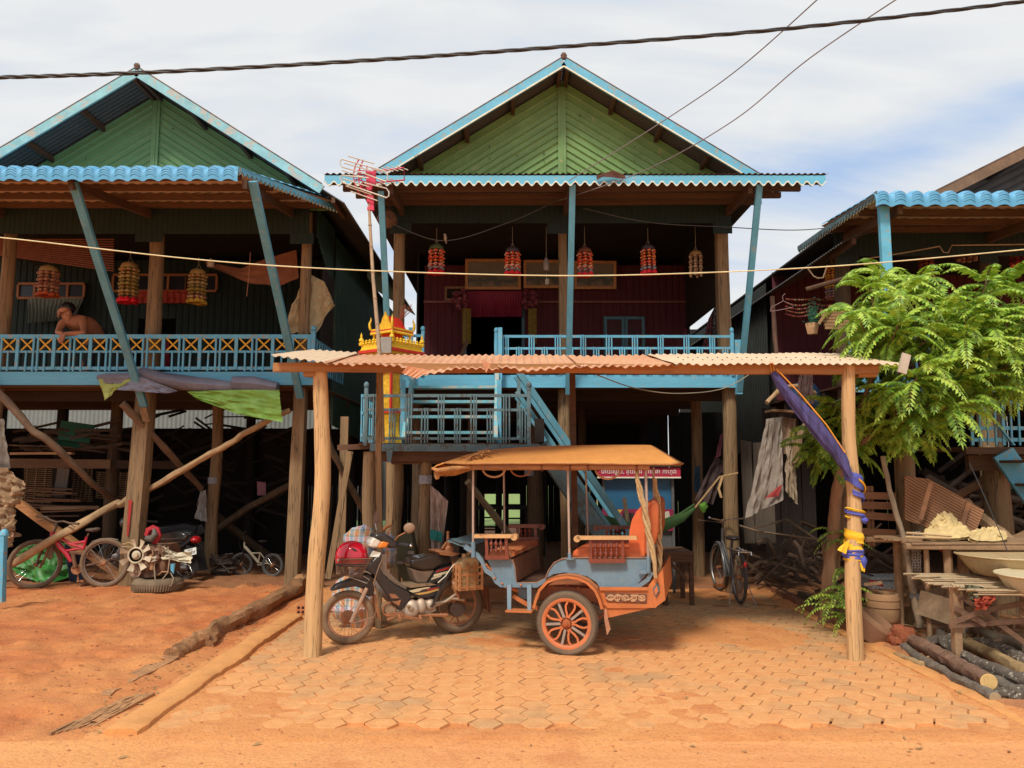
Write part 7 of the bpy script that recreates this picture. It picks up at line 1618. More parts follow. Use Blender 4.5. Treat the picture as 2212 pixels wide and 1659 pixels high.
mb.add(vs,[(2*i,2*i+1,2*i+3,2*i+2)for i in range(n)]);part('red_stroke',mb,mat('red_spray',(.36,.025,.02),.7),HL)
def sticker(px,py,w,h,Y,label,par=None):
 c=P(px,py,Y);mb=MB();n=8;r=.095;vs=[]
 for i in range(n+1):a=lerp(-.9,.9,i/n);vs+=[(c.x+sin(a)*r,Y+r-cos(a)*r,c.z-h/2),(c.x+sin(a)*r,Y+r-cos(a)*r,c.z+h/2)]
 mb.add(vs,[(2*i,2*i+2,2*i+3,2*i+1)for i in range(n)]);t=NT('poster_'+label[:6]);v=t.n.new('ShaderNodeTexBrick');v.inputs['Scale'].default_value=34;t.lk(t.mapping((1,1,1),(1.5708,0,0)),v.inputs[0]);v.inputs['Color1'].default_value=(.05,.05,.06,1);v.inputs['Color2'].default_value=(.3,.32,.34,1);v.inputs['Mortar'].default_value=(.42,.46,.52,1);v.inputs['Mortar Size'].default_value=.03;t.col(v.outputs[0])
 solo('poster',mb,t.m,label,'poster')
sticker(918,1036,.1,.10,8.905,'small printed poster wrapped on a post left of the trailer');sticker(457,1038,.1,.10,12.29,'small printed poster on a dim post under the left house');sticker(1143,1020,.1,.12,12.05,'calendar-like poster on the thick post behind the trailer')
# -------- old truck engine with fan, tyre
EY=10.45;EN=mat('rusty_engine',(.20,.10,.055),.75,.4,12,bump=.6,wear=.3,wearc=(.30,.24,.18));FANM=mat('fan_plastic',(.58,.50,.36),.6,.18,9,dust=.35)
Z9=zone(300,1260,540,2096)
def E_(zx,zy,o=0):return P(*Z9(zx,zy),EY+o)
eng=thing('old_engine','rusty engine with a cream cooling fan dumped beside the red-striped post','engine',tuple(E_(600,1350,.2)))
mb=MB();mb.prism([E_(a,b,0)for a,b in[(420,640),(900,620),(960,800),(950,1230),(600,1310),(180,1300),(140,1180),(300,1000)]],(0,.4,0));mb.ell(E_(560,990,-.02),(.10,.06,.10),14,8,lump=.3);mb.ell(E_(740,880,-.03),(.08,.07,.08),12,8,lump=.4);mb.ell(E_(640,690),(.09,.06,.06),12,8,lump=.5);mb.ell(E_(880,1000),(.07,.06,.14),12,8,lump=.5);part('block',mb,EN,eng)
for c,r,z_ in((E_(275,1180,-.05),.078,0),(E_(520,980,-.06),.055,0),(E_(735,720,-.08),.06,0)):mb=MB();mb.lathe(c,[(0,-.02),(r*.35,-.03),(r*.4,0),(r*.8,.0),(r,-.02),(r,.05),(0,.06)],20,axis=(0,1,0));part('pulley',mb,mat('pulley_pinkish',(.38,.24,.17),.7,.3,12),eng)
mb=MB();mb.tube([E_(590,820,-.08),E_(640,900,-.08),E_(640,1000,-.08),E_(625,1140,-.08)],[.028,.032,.030,.032],10);part('elbow_hose',mb,mat('orange_hose',(.38,.19,.085),.7,.2,9),eng)
mb=MB();mb.tube([E_(760,1260,-.06),E_(840,1190,-.06),E_(970,1190,-.06)],.02,7,flat=.6);part('bracket',mb,mat('orange_hose',(.4,.2,.1)),eng)
fcn=E_(275,835,-.12);fan=MB();fan.torus(fcn,.098,.012,axis=(0,1,0),n=32,m=8);fan.lathe(fcn,[(0,-.03),(.03,-.028),(.045,0),(.06,.012),(.098,.012)],24,axis=(0,1,0));fr2=part('fan',fan,FANM,eng)
for k,an_ in enumerate((100,160,205,250,300,342,28,62)):
 a=radians(an_);rd=V((cos(a),0,sin(a)));tg=V((-sin(a),0,cos(a)));mb=MB();vs=[]
 for t,w,o in((0,.020,0),(.35,.026,.01),(.7,.036,.0),(1,.044,-.015)):vs+=[fcn+rd*(.10+.115*t)-tg*w+V((0,-.012+o,0))+tg*.02*t,fcn+rd*(.10+.11*t)+tg*w*.8+V((0,.014+o,0))+tg*.02*t]
 mb.add(vs,[(2*i,2*i+1,2*i+3,2*i+2)for i in range(3)]);part('blade',mb,FANM,fr2)
mb=MB();rr=random.Random(12)
for i in range(8):mb.tube([E_(rr.uniform(560,950),rr.uniform(560,720),-.1),E_(rr.uniform(620,1000),rr.uniform(640,860),-.12),E_(rr.uniform(640,1000),rr.uniform(760,1000),-.08)],rr.uniform(.005,.014),6,rough=.3)
part('pipes',mb,mat('pipe_tan',(.24,.14,.085),.7,.3,14),eng)
mb=MB();mb.tube([E_(700,870,-.1),E_(670,1100,-.12),E_(690,1350,-.14),E_(760,1480,-.16)],.008,6);mb.tube([E_(960,650,-.1),E_(1000,900,-.12),E_(960,1200,-.15),E_(780,1430,-.18),E_(640,1550,-.2)],.008,6);mb.tube([E_(1010,1200,-.1),E_(1080,1330,-.16),E_(1030,1480,-.2),E_(820,1550,-.2)],.007,6);part('hoses',mb,mat('hose_tan',(.33,.25,.17),.7),eng)
mb=MB();mb.tube([E_(510,480,-.05),E_(620,480,-.08),E_(680,400,-.08),E_(665,280,-.05)],[.04,.048,.042,.02],10);solo('grey_elbow',mb,mat('grey_rubber',(.12,.105,.09),.7,.2,9),'grey curved rubber elbow resting on the engine inside a red cloth','hose')
mb=MB();mb.tube([E_(520,420,0),E_(560,300,0),E_(640,250,0),E_(730,300,0),E_(760,400,0),E_(720,520,0),E_(650,570,0)],[.035,.045,.04,.045,.05,.045,.03],9,rough=.35,seed=3);solo('red_cloth',mb,mat('red_rag',(.42,.02,.03),.8,.25,12,bump=.4),'looped red cloth on top of the rusty engine','cloth')
cloth('cream rag draped over the top of the rusty engine',mat('cream_rag',(.62,.55,.40),.85,.15,6,bump=.3),[(330,1197),(352,1180),(380,1195),(412,1190)],[(322,1215),(350,1208),(385,1212),(415,1218)],EY-.02,EY-.1,.03,3,41,'rag','rag',40,16,.06)
mb=MB();mb.prism([E_(1005,1015,-.05),E_(1110,1010,-.05),E_(1080,1235,-.05),E_(1020,1160,-.05)],(0,.02,0));solo('blue_bracket',mb,BLUE,'chipped light-blue metal flap beside the rusty engine','bracket')
tyc=E_(745,1420,.0);mb=MB();mb.torus((tyc.x,tyc.y,.09+gz(tyc.x,tyc.y)),.235,.085,n=44,m=12);
for i in range(60):a=2*pi*i/60;mb.beam((tyc.x+cos(a)*.31,tyc.y+sin(a)*.31,.05),(tyc.x+cos(a+.05)*.318,tyc.y+sin(a+.05)*.318,.14),.014,.01)
solo('scrap_ring',mb,TYREM,'worn tyre lying flat on the soil under the engine','tyre')
polething('engine_rope',[E_(-20,600,-.05),E_(180,575,-.05),E_(190,660,-.05),E_(-20,650,-.05)],.006,ROPE,'cream rope tying the fan to the post','rope')
mb=MB();rr=random.Random(5)
for i in range(12):mb.ell(P(rr.uniform(462,500),rr.uniform(1205,1240),11.9),(rr.uniform(.05,.12),.08,rr.uniform(.03,.08)),8,6,lump=.6,seed=i)
for i in range(8):mb.tube([P(rr.uniform(455,500),rr.uniform(1195,1240),11.8),P(rr.uniform(455,505),rr.uniform(1195,1245),11.8)],.014,6)
solo('scrap_gearbox',mb,mat('dark_scrap',(.06,.04,.03),.7,.4,12),'dark scrap gearbox parts between post and child bicycle','scrap')
rr=random.Random(2)
for i in range(5):polething('firewood_stick',[P(648+rr.uniform(-8,8),1248+i*8,10.9),P(700,1246+i*8+rr.uniform(-2,2),10.9)],.03,LATHG,ORDB[i if i<4 else 8]+' thin stick of the small stack left of the carport post','firewood',grp='firewood sticks beside the scorched post')
cloth('pale plastic rag hanging on the dim post with the poster, left house',mat('plastic_rag',(.42,.40,.38),.5,.2,8),[(432,1062),(445,1058)],[(422,1120),(446,1128)],12.2,12.15,.03,2,43,'plastic bag','plastic_bag',16,16,.05)
cloth('small pink and yellow packet hanging deep under the left house',mat('pink_packet',(.30,.12,.16),.6),[(555,1040),(574,1042)],[(556,1070),(575,1070)],13,13,.01,1,44,'packet','packet',6,6)
# -------- timber edging on the left and brick
def logth(name,pts,r,m,label,cat='log',n=14,cut=None,grp=None,lump=.18,seed=None):
 pts=[V(p)for p in pts];pts2=cable(pts,n=max(18,len(pts)*8));k=len(pts2);sd_=seed if seed is not None else int(abs(pts2[0].x*31+pts2[0].y*17));
 rs=[(r if not isinstance(r,tuple)else lerp(r[0],r[1],i/(k-1)))*(1+.10*nz(i*.4,sd_,0))for i in range(k)]
 if cut:
  root=thing(name,label,cat,tuple(pts2[k//2]),grp);mb=MB();mb.tube(pts2,rs,n,rough=lump,seed=sd_);part('bark',mb,m,root);e,e1=pts2[-1],pts2[-2];ax_=(e-e1).normalized();mb=MB();mb.lathe(e+ax_*.001,[(rs[-1]*.97,0),(rs[-1]*.9,.004),(0,.005)],18,axis=ax_);part('cut_end',mb,cut,root);return root
 mb=MB();mb.tube(pts2,rs,n,rough=lump,seed=sd_);return solo(name,mb,m,label,cat,group=grp)
OLD=mat('old_edging_wood',(.34,.165,.070),.9,.35,4,crack=1.0,bump=.8);OLD2=mat('sunk_edging_wood',(.44,.22,.095),.92,.3,4,grain=None,crack=.9,bump=.8)
Zl=zone(0,1300,800,2212)
def gl(zx,zy,h):p=G(*Zl(zx,zy));q=G(*Zl(zx,zy),h);return q
logth('edging_log',[gl(2025,345,.07),gl(1990,380,.07),gl(1700,545,.06),gl(1500,640,.055),gl(1370,745,.05)],(.115,.085),OLD,'thick hollowed brown log edging the dirt yard, reaching the scorched post',lump=.35,cut=None)
logth('edging_log',[gl(1340,735,.05),gl(1250,785,.03),gl(1160,840,.02)],(.085,.07),OLD,'short reddish split log piece below the thick hollowed log',lump=.3)
mb=MB();a,b=gl(1150,860,.0),gl(670,1125,-.005);mb.beam(a,b,.16,.07,seg=10,jit=.012,taper=.85);solo('edging_plank',mb,OLD2,'half-buried squared timber in the middle of the yard edging','timber')
mb=MB()
for k in range(7):o=(k-3)*.028;a,b=gl(955,1115,.0),gl(480,1350,-.012);dd=V((.75*o,.6*o,.008*nz(k,0,0)));mb.beam(a+dd*1.0,b+dd*1.5,.026,.05,seg=8,jit=.006,taper=.8)
solo('edging_plank',mb,OLD2,'cracked splintered timber lowest in the yard edging near the road','timber')
mb=MB()
bp=G(735,1262);hb=thing('hollow_brick','orange hollow brick lying beside the left carport post','brick',(G(738,1265).x-.0,8.9,0));q0=V((P(*Zl(2030,530),8.9).x,8.9,.055))
mb.box(q0+V((0,.11,0)),(.10,.22,.10));bb_=part('body',mb,mat('brick_orange',(.55,.19,.07),.85,.15,9),hb)
for dx in(-.024,.024):
 for dz in(-.024,.024):mb=MB();mb.lathe(q0+V((dx,-.002,dz)),[(0,0),(.016,0),(.016,.01)],12,axis=(0,1,0));part('hole',mb,DARK,bb_)
mb=MB();mb.beam((-2.2,9.05,.06),(-1.2,8.95,.06),.10,.05);solo('low_plank',mb,POLE,'pale plank lying on the ground behind the front wheel of the motorcycle','plank')
# -------- things behind the motorcycle
PLAID=NT('plaid_sacking');w1=PLAID.n.new('ShaderNodeTexWave');w1.inputs['Scale'].default_value=3.2;PLAID.lk(PLAID.mapping(),w1.inputs[0]);w2=PLAID.n.new('ShaderNodeTexWave');w2.bands_direction='Z';w2.inputs['Scale'].default_value=2.6;PLAID.lk(PLAID.mapping(),w2.inputs[0])
PLAID.col(PLAID.mix(.5,PLAID.ramp(w1.outputs[0],[(.2,(.55,.05,.08)),(.5,(.60,.62,.60)),(.8,(.08,.20,.50))]),PLAID.ramp(w2.outputs[0],[(.25,(.62,.60,.55)),(.5,(.10,.40,.22)),(.75,(.62,.45,.15))])));PLAID=PLAID.m
def bag(label,c,r,m,seed,cat='sack',name='sack',lump=.35,grp=None):
 mb=MB();mb.ell(c,r,22,14,lump=lump,seed=seed);mb.up(lambda v:v+V((.02*nz(v.x*9,v.z*9,seed),.02*nz(v.y*9,v.z*9,seed+3),.02*nz(v.x*8,v.y*8,seed+5))));return solo(name,mb,m,label,cat,group=grp)
bag('striped plaid bag showing above the crimson helmet',V((P(775,1180,8.3).x,8.3,.80)),(.21,.16,.22),PLAID,3,'bag','plaid_bag');bag('striped plaid bag on the ground seen through the front wheel',V((P(765,1300,8.25).x,8.25,.27)),(.22,.18,.28),PLAID,7,'bag','plaid_bag');bag('narrow plaid bundle behind the leg shield of the motorcycle',V((P(840,1200,8.5).x,8.5,.76)),(.08,.10,.20),PLAID,11,'bag','plaid_bag')
OLV=mat('olive_case',(.10,.095,.045),.5,.25,5,wear=.1,wearc=(.05,.05,.04))
def Z1p(a,b,Y):return P(*Z1(a,b),Y)
mb=MB();mb.prism([Z1p(a,b,8.75)for a,b in[(850,560),(830,640),(930,880),(1090,860),(1060,700),(1000,410),(960,370),(880,440)]],(0,.30,0));oc=solo('olive_case',mb,OLV,'olive green metal case leaning behind the motorcycle saddle','case')
for a,b in((895,685),(1000,590)):
 q=Z1p(a,b,8.73);mb=MB();mb.box(q,(.07,.02,.035));
 solo('case_latch',mb,STEEL,'metal catch near the %s of the olive case'%('lower edge' if b>600 else 'middle'),'latch')
cloth('white and grey sack with a teal band hanging on a post left of the trailer',mat('printed_sack',(.46,.36,.30),.8,.2,12,bump=.3),[(930,1048),(945,1060),(968,1083)],[(930,1190),(945,1200),(955,1190)],8.85,8.85,.04,2,51,'sack','hanging_sack',30,36,.04)
mb=MB();mb.patch([P(929,1143,8.80),P(956,1150,8.80)],[P(929,1164,8.80),P(955,1172,8.80)],14,5,fold=.01,ff=1);solo('teal_band',mb,mat('teal',(.01,.22,.20),.7),'teal printed band across the hanging sack','band')
mb=MB();mb.tube([P(858,1130,9.6),P(835,1138,9.6),P(820,1152,9.6)],.02,7);solo('orange_hoop',mb,mat('hoop_orange',(.45,.17,.06),.6),'orange curved hoop behind the motorcycle mirror','hoop')
plankt('leaning_plank',P(757,975,9.4),P(708,1250,9.4),.07,.03,POST,'long weathered plank leaning between the carport post and landing post');plankt('leaning_plank',P(745,900,9.9),P(735,1240,9.9),.10,.05,POST,'upright weathered board left of the landing')
polething('cross_pole',[P(700,930,9.6),P(735,1010,9.8),P(790,1110,10.2)],.04,POSTD,'dark pole slanting down to the right beneath the landing')
polething('cross_pole',[P(1010,1040,10.5),P(1060,1105,10.8),P(1120,1180,11.2)],.05,LATHG,'grey pole slanting down behind the trailer seats')
mb=MB();mb.bb(-.75,.3,13.0,13.8,.95,.98)
for x_ in(-.7,.25):
 for y_ in(13.05,13.75):mb.bb(x_-.03,x_+.03,y_-.03,y_+.03,0,.95)
mb.bb(-.7,.25,13.04,13.07,.5,.54);solo('dark_table',mb,DARK,'dark slatted table seen through the trailer canopy posts','table')
# -------- food cart with the red banner
ct=thing('food_cart','blue food cart with a red lettered banner behind the trailer','food cart',(P(1380,1200,10.7).x,10.7,0))
def C_(px,py,o=0):return P(px,py,10.4+o)
mb=MB();mb.prism([C_(1306,1033),C_(1453,1033),C_(1453,1100),C_(1306,1100)],(0,.02,0));part('back_panel',mb,mat('cart_blue',(.012,.105,.22),.5,.1,4),ct)
mb=MB();mb.prism([C_(1291,1010,-.12),C_(1470,1010,-.12),C_(1470,1030,-.12),C_(1291,1030,-.12)],(0,.02,0));bn_=part('banner',mb,mat('banner_red',(.40,.012,.05),.6,.1,5),ct)
rmx=Matrix(((1,0,0),(0,0,-1),(0,1,0)))
text_mesh('banner_lettering','បាយស្រូប, គុយទាវ បាយឆា កាហ្វេ',.078,C_(1380,1019,-.128),rmx,mat('letter_white',(.75,.72,.66),.6),bn_,extrude=.001)
mb=MB();mb.prism([C_(1290,1030,-.125),C_(1471,1030,-.125),C_(1471,1033,-.125),C_(1290,1033,-.125)],(0,.01,0));part('banner_edge',mb,WHITEP,bn_)
mb=MB();a,b=C_(1285,1010,-.15),C_(1472,1008,-.15);mb.prism([a,b,b+V((-.2,.7,.18)),a+V((.1,.7,.18))],(0,0,.015));part('roof',mb,WOODD,ct)
mb=MB();mb.prism([C_(1301,1100,-.05),C_(1454,1100,-.05),C_(1454,1147,-.05),C_(1301,1147,-.05)],(0,.02,0));adp=part('advert_panel',mb,patt('advert_print',(.40,.015,.09),(.22,.01,.05),9),ct)
def ad(pts,m,nm):mb=MB();mb.prism([C_(a,b,-.056)for a,b in pts],(0,.003,0));part(nm,mb,m,adp,smooth=False)
ad([(1306+0,1101),(1345,1101),(1340,1108),(1330,1106),(1318,1110)],mat('ad_yellow',(.55,.33,.04),.6),'print_patch')
ad([(1322+17*cos(a*.4),1122+10*sin(a*.4))for a in range(15)],mat('ad_cream',(.45,.36,.28),.6),'print_bowl')
ad([(1345,1108),(1370,1108),(1372,1145),(1345,1145)],mat('ad_black',(.03,.015,.015),.6),'print_patch')
ad([(1425,1108),(1445,1104),(1452,1140),(1438,1146),(1430,1135),(1420,1118)],mat('ad_worn',(.50,.46,.38),.6),'worn_patch')
mb=MB()
for px in(1303,1452):mb.beam(C_(px,1010,-.02),V((C_(px,1100).x,10.38,0)),.035,.03)
mb.prism([C_(1301,1148),C_(1454,1148),C_(1454,1215),C_(1301,1215)],(0,.6,0));part('frame',mb,mat('cart_frame',(.10,.10,.10),.6),ct)
plankt('leaning_plank',P(1348,1075,10.2),P(1365,1180,10.1),.05,.03,POSTD,'dark plank leaning against the food cart advert')
bn3=thing('bench','rough wooden bench half hidden behind the rear of the trailer','bench',tuple(P(1465,1262,9.6)))
mb=MB();z_=P(1460,1188,9.7).z;mb.bb(P(1428,1188,9.6).x,P(1492,1188,9.6).x,9.45,10.1,z_-.03,z_);mb.bb(P(1428,1188,9.6).x,P(1492,1188,9.6).x,9.44,9.47,z_-.12,z_-.03);part('seat',mb,WOODX,bn3)
for px in(1432,1488):
 for y_ in(9.5,10.0):mb=MB();mb.beam((P(px,1190,9.6).x,y_,0),(P(px,1190,9.6).x,y_,z_-.03),.05,.05);part('leg',mb,WOODX,bn3)
mb=MB();mb.beam(P(1437,1205,9.48),P(1482,1250,9.48),.03,.04);part('diagonal_brace',mb,WOODX,bn3)
cloth('pink and red cloth strip hanging in the dark left of the front corner post',mat('dull_pink_cloth',(.20,.05,.07),.8,.2,6),[(1556,940),(1564,932)],[(1545,990),(1556,985)],10.9,10.9,.01,1,61,'cloth','cloth',6,8)
cloth('dark garment hanging between two round posts of the centre house',mat('dark_garment',(.06,.035,.035),.85),[(1545,985),(1570,1000)],[(1500,1080),(1540,1090)],11.0,11.0,.03,2,62,'garment','garment',16,16,.04)
cloth('dull blue cloth hanging near the green hammock',mat('dull_blue_cloth',(.03,.08,.13),.85),[(1500,1010),(1512,1005)],[(1498,1060),(1514,1070)],11.4,11.4,.02,1,63,'cloth','cloth',8,10)
cloth('long grey-white rag with a red smear hanging from the crooked branch',mat('white_rag',(.28,.235,.20),.85,.2,5,bump=.3),[(1655,905),(1690,900)],[(1610,1120),(1650,1100),(1690,1080)],9.9,9.8,.035,1.4,64,'rag','rag',40,40,.045)
mb=MB();mb.patch([P(1680,1052,9.74),P(1690,1046,9.74)],[P(1652,1076,9.73),P(1682,1072,9.73)],6,5,fold=.01,ff=1);solo('red_smear',mb,mat('red_smear_m',(.35,.04,.04),.8),'red patch on the long grey-white rag','patch')
cloth('torn beige rag right of the long grey-white rag',mat('beige_rag',(.36,.28,.20),.85,.2,5),[(1700,960),(1718,955)],[(1695,1060),(1722,1090)],9.8,9.8,.03,2,65,'rag','rag',16,24,.05)
cloth('woven tan cloth hanging under the branch behind the indigo hammock',mat('woven_tan',(.30,.20,.13),.85,.2,12),[(1690,900),(1720,905)],[(1680,985),(1712,975)],10.0,10.0,.03,2,66,'cloth','cloth',16,16,.03)
polething('branch',[P(1656,870,9.6),P(1690,840,9.7),P(1728,835,9.9),P(1760,850,10)],.03,POLE,'crooked bare branch sticking out above the rags','branch');polething('branch',[P(1720,1000,9.7),P(1725,950,9.7),P(1745,915,9.7),P(1770,885,9.8)],.05,POST,'forked branch post behind the indigo hammock','branch')
bag('dark blue drum on the ledge of the right house',V((P(1738,865,10.3).x,10.3,P(1738,865,10.3).z)),(.22,.2,.26),mat('drum_blue',(.015,.045,.10),.5,.1,4),8,'drum','drum',lump=.02)
plankt('ledge_plank',P(1660,888,10.0),P(1740,892,10.0),.3,.03,SH,'short ledge board under the dark blue drum')
polething('upright_pole',[P(1748,870,9.9),P(1690,625,9.9)][::-1]if False else[P(1668,640,10.1),P(1682,850,10.1)],.03,mat('dim_pole',(.15,.08,.055),.8),'thin upright pole in the veranda corner of the right house')
cloth('openwork net bag hanging over the red clutter of the right house',patt('net_weave',(.22,.07,.045),(.05,.03,.03),60),[(1725,800),(1755,790)],[(1722,872),(1757,872)],9.8,9.8,.02,2,67,'net bag','net_bag',20,16)
mb=MB();a=P(1722,668,10.2);mb.tube([P(1664,672,9.9),P(1672,672,9.9),P(1712,664,9.9),P(1714,660,9.9),P(1692,650,9.9),P(1666,664,9.9),P(1664,672,9.9)],.004,5);mb.tube([P(1692,650,9.9),P(1690,640,9.9),P(1696,634,9.9)],.004,5);solo('clothes_hanger',mb,mat('pink_wire',(.40,.24,.22),.5),'wire clothes hanger hanging at the left end of the right veranda','hanger')
mb=MB();rr=random.Random(3)
for i in range(240):
 c=P(1757+rr.gauss(0,6),684+rr.gauss(0,14),9.6+rr.gauss(0,.04));d=V((rr.gauss(0,1),rr.gauss(0,1),rr.gauss(.3,1))).normalized()*.035;mb.tube([c,c+d],.003,3)
solo('tinsel_plant',mb,mat('tinsel_green',(.02,.16,.09),.5),'bushy dark green tinsel plant in a woven pot','plant');mb=MB();q=P(1755,722,9.6);mb.lathe((q.x,q.y,q.z),[(.06,0),(.085,.12),(.08,.14),(0,.13)],4);solo('woven_pot',mb,mat('woven_pot_m',(.46,.26,.13),.8,.2,20),'square woven pot under the tinsel plant','pot')
mb=MB()
q0,q1=P(1775,700,9.5),P(1850,700,9.5)
for i in range(6):mb.beam(P(1772+(5-i)*2,708-i*7,9.5),P(1850,708-i*7,9.5),.02,.035)
mb.beam(P(1768,700,9.45),P(1795,660,9.45),.025,.03);solo('wicker_seat',mb,mat('wicker',(.34,.20,.09),.8,.2,9),'slatted tan wooden couch end beside the tinsel plant','couch')
def netfence():
 t=thing('net_fence','sagging black net fence running back along the right kerb','net fence',(3.55,9.4,0));mb=MB();top=[P(1560,1125,10.8),P(1640,1150,10.2),P(1700,1158,9.5),P(1772,1168,8.6)];bot=[V((3.5,10.8,.02)),V((3.5,10.2,.02)),V((3.48,9.5,.02)),V((3.42,8.6,.02))]
 def at_(pl,t_):k=t_*3;i=min(int(k),2);return pl[i].lerp(pl[i+1],k-i)
 for i in range(96):
  u=i/95;mb.tube([at_(top,u).lerp(at_(bot,u),v/6)+V((0,.04*nz(u*6,v*.8,0),.0))for v in range(7)],.0016,3)
 for j in range(34):
  v=j/33;mb.tube([at_(top,u/24).lerp(at_(bot,u/24),v)+V((0,.04*nz(u/4,v*5,0),.01*nz(u*.4,v*3,7)))for u in range(25)],.0016,3)
 part('mesh',mb,mat('net_black',(.055,.04,.03),.8),t);mb=MB();mb.tube([p+V((0,0,.01))for p in top],.012,6);mb.beam(V((3.45,8.6,0)),V((3.42,8.6,top[3].z)),.03,.03);part('top_rope',mb,LATHG,t)
netfence()
mb=MB();rr=random.Random(14)
for i in range(60):
 x,y=rr.uniform(3.6,4.5),rr.uniform(8.9,11.2);a=rr.uniform(0,6.28);L=rr.uniform(.3,1.1);h=rr.uniform(.05,.6);mb.tube([(x,y,h),(x+cos(a)*L*.5,y+sin(a)*L*.5,h+rr.uniform(-.1,.4)),(x+cos(a)*L,y+sin(a)*L,h+rr.uniform(-.2,.4))],rr.uniform(.006,.03),5,rough=.3)
solo('brushwood',mb,mat('brush_brown',(.10,.06,.038),.9,.4,9),'tangle of dry branches behind the net fence','brushwood',kind='stuff')
mb=MB();mb.beam((3.40,7.9,.04),(3.47,10.4,.04),.10,.09,seg=6,jit=.008);solo('brick_edging',mb,mat('brick_edge',(.28,.12,.06),.9,.3,9),'low reddish edging in front of the net fence','edging')
mb=MB();mb.beam((3.58,7.95,.06),(3.62,9.9,.09),.05,.05,seg=6,jit=.01);solo('edging_stick',mb,LATHG,'bare stick lying along the foot of the net fence','stick')
q=P(962,514,9.88);mb=MB();mb.ell(q,(.022,.03,.040),10,7);mb.ell(q+V((-.004,-.008,.038)),(.017,.019,.017),8,6);mb.tube([q+V((.004,.01,-.03)),q+V((.012,.015,-.075))],[.010,.005],6);mb.tube([q+V((-.018,-.012,.04)),q+V((-.032,-.016,.038))],[.004,.001],5);solo('bird',mb,mat('sparrow',(.40,.30,.22),.8),'tiny pale bird perched on the slack cord before the centre valance','bird')
q=P(836,473,9.9);bag('round brown basket hanging under the left end of the centre awning',q,(.13,.11,.12),mat('brown_basket',(.15,.075,.045),.85,.35,16,bump=.7),5,'basket','hanging_basket',lump=.15)
mb=MB();mb.patch([P(1288,379,9.07),P(1325,368,9.05),P(1350,378,9.07)],[P(1290,390,9.06),P(1300,382,9.05),P(1352,386,9.06)],16,4,fold=.01,ff=2);part('rust_patch',mb,mat('dark_rust',(.09,.03,.018),.9,.3,20),awc)
# -------- tree
def leaf_mat():
 t=NT('gooseberry_leaf');ge=t.n.new('ShaderNodeNewGeometry');a=t.noise(t.mapping(),1.6,3,.5);ri=ge.outputs['Random Per Island']
 f=t.math('ADD',t.math('MULTIPLY',a,.75),t.math('MULTIPLY',ri,.28))
 c=t.ramp(f,[(.30,(.08,.20,.025)),(.45,(.25,.43,.05)),(.58,(.46,.64,.09)),(.80,(.62,.70,.14))])
 t.col(c);t.b.inputs['Roughness'].default_value=.42;out=t.n['Material Output']
 tr=t.n.new('ShaderNodeBsdfTranslucent');t.lk(t.mix(.35,c,(.30,.45,.02)),tr.inputs[0]);mx=t.n.new('ShaderNodeMixShader');mx.inputs[0].default_value=.30;t.lk(t.b.outputs[0],mx.inputs[1]);t.lk(tr.outputs[0],mx.inputs[2]);t.lk(mx.outputs[0],out.inputs[0]);return t.m
LEAF=leaf_mat();TRUNK=mat('tree_bark',(.28,.155,.085),.9,.3,6,grain='z',bump=.8,wear=.25,wearc=(.34,.30,.24));TWIG=mat('green_twig',(.20,.26,.06),.7)
def frond(mb,tw,base,d0,L,droop,rr,nl=15,lw=.050,ll=.078):
 d=V(d0).normalized();pts=[V(base)];n=8
 for i in range(n):
  d=(d+V((0,0,-droop/n*(1+i*.25)))).normalized();pts.append(pts[-1]+d*L/n)
 tw.tube(pts,.0022,3,cap=False)
 for i in range(nl):
  t=.10+.88*i/(nl-1);k=min(int(t*n),n-1);p=pts[k].lerp(pts[k+1],t*n-k);dd=(pts[k+1]-pts[k]).normalized();side=dd.cross(V((0,0,1)))
  if side.length<.1:side=V((1,0,0))
  side.normalize();upn=side.cross(dd).normalized();sz=(.62+.55*sin(pi*min(1,t*.9+.12)))*rr.uniform(.9,1.1)
  for s in(-1,1):
   ax_=(side*s*1.0+dd*.50+V((0,0,-.42-rr.uniform(0,.3)))).normalized();wv=(dd*.92-ax_*.3*0).normalized();a=p+ax_*.003;tip=a+ax_*ll*sz;mid=a+ax_*ll*sz*.42;w=lw*sz;fold=upn*.004
   mb.add([a,mid-wv*w*.5+fold,tip,mid+wv*w*.5+fold,mid-fold],[(0,1,2,4),(0,4,2,3)])
 ax_=d;a=pts[-1];mb.add([a,a+ax_*.018+V((0,0,.0))+side*.009,a+ax_*ll,a+ax_*.018-side*.009],[(0,1,2,3)])
ZT=zone(1850,580,2500,2074)
tr_=thing('tree','leafy green tree with drooping feathery fronds in front of the right house','tree',tuple(G(1785,1345)))
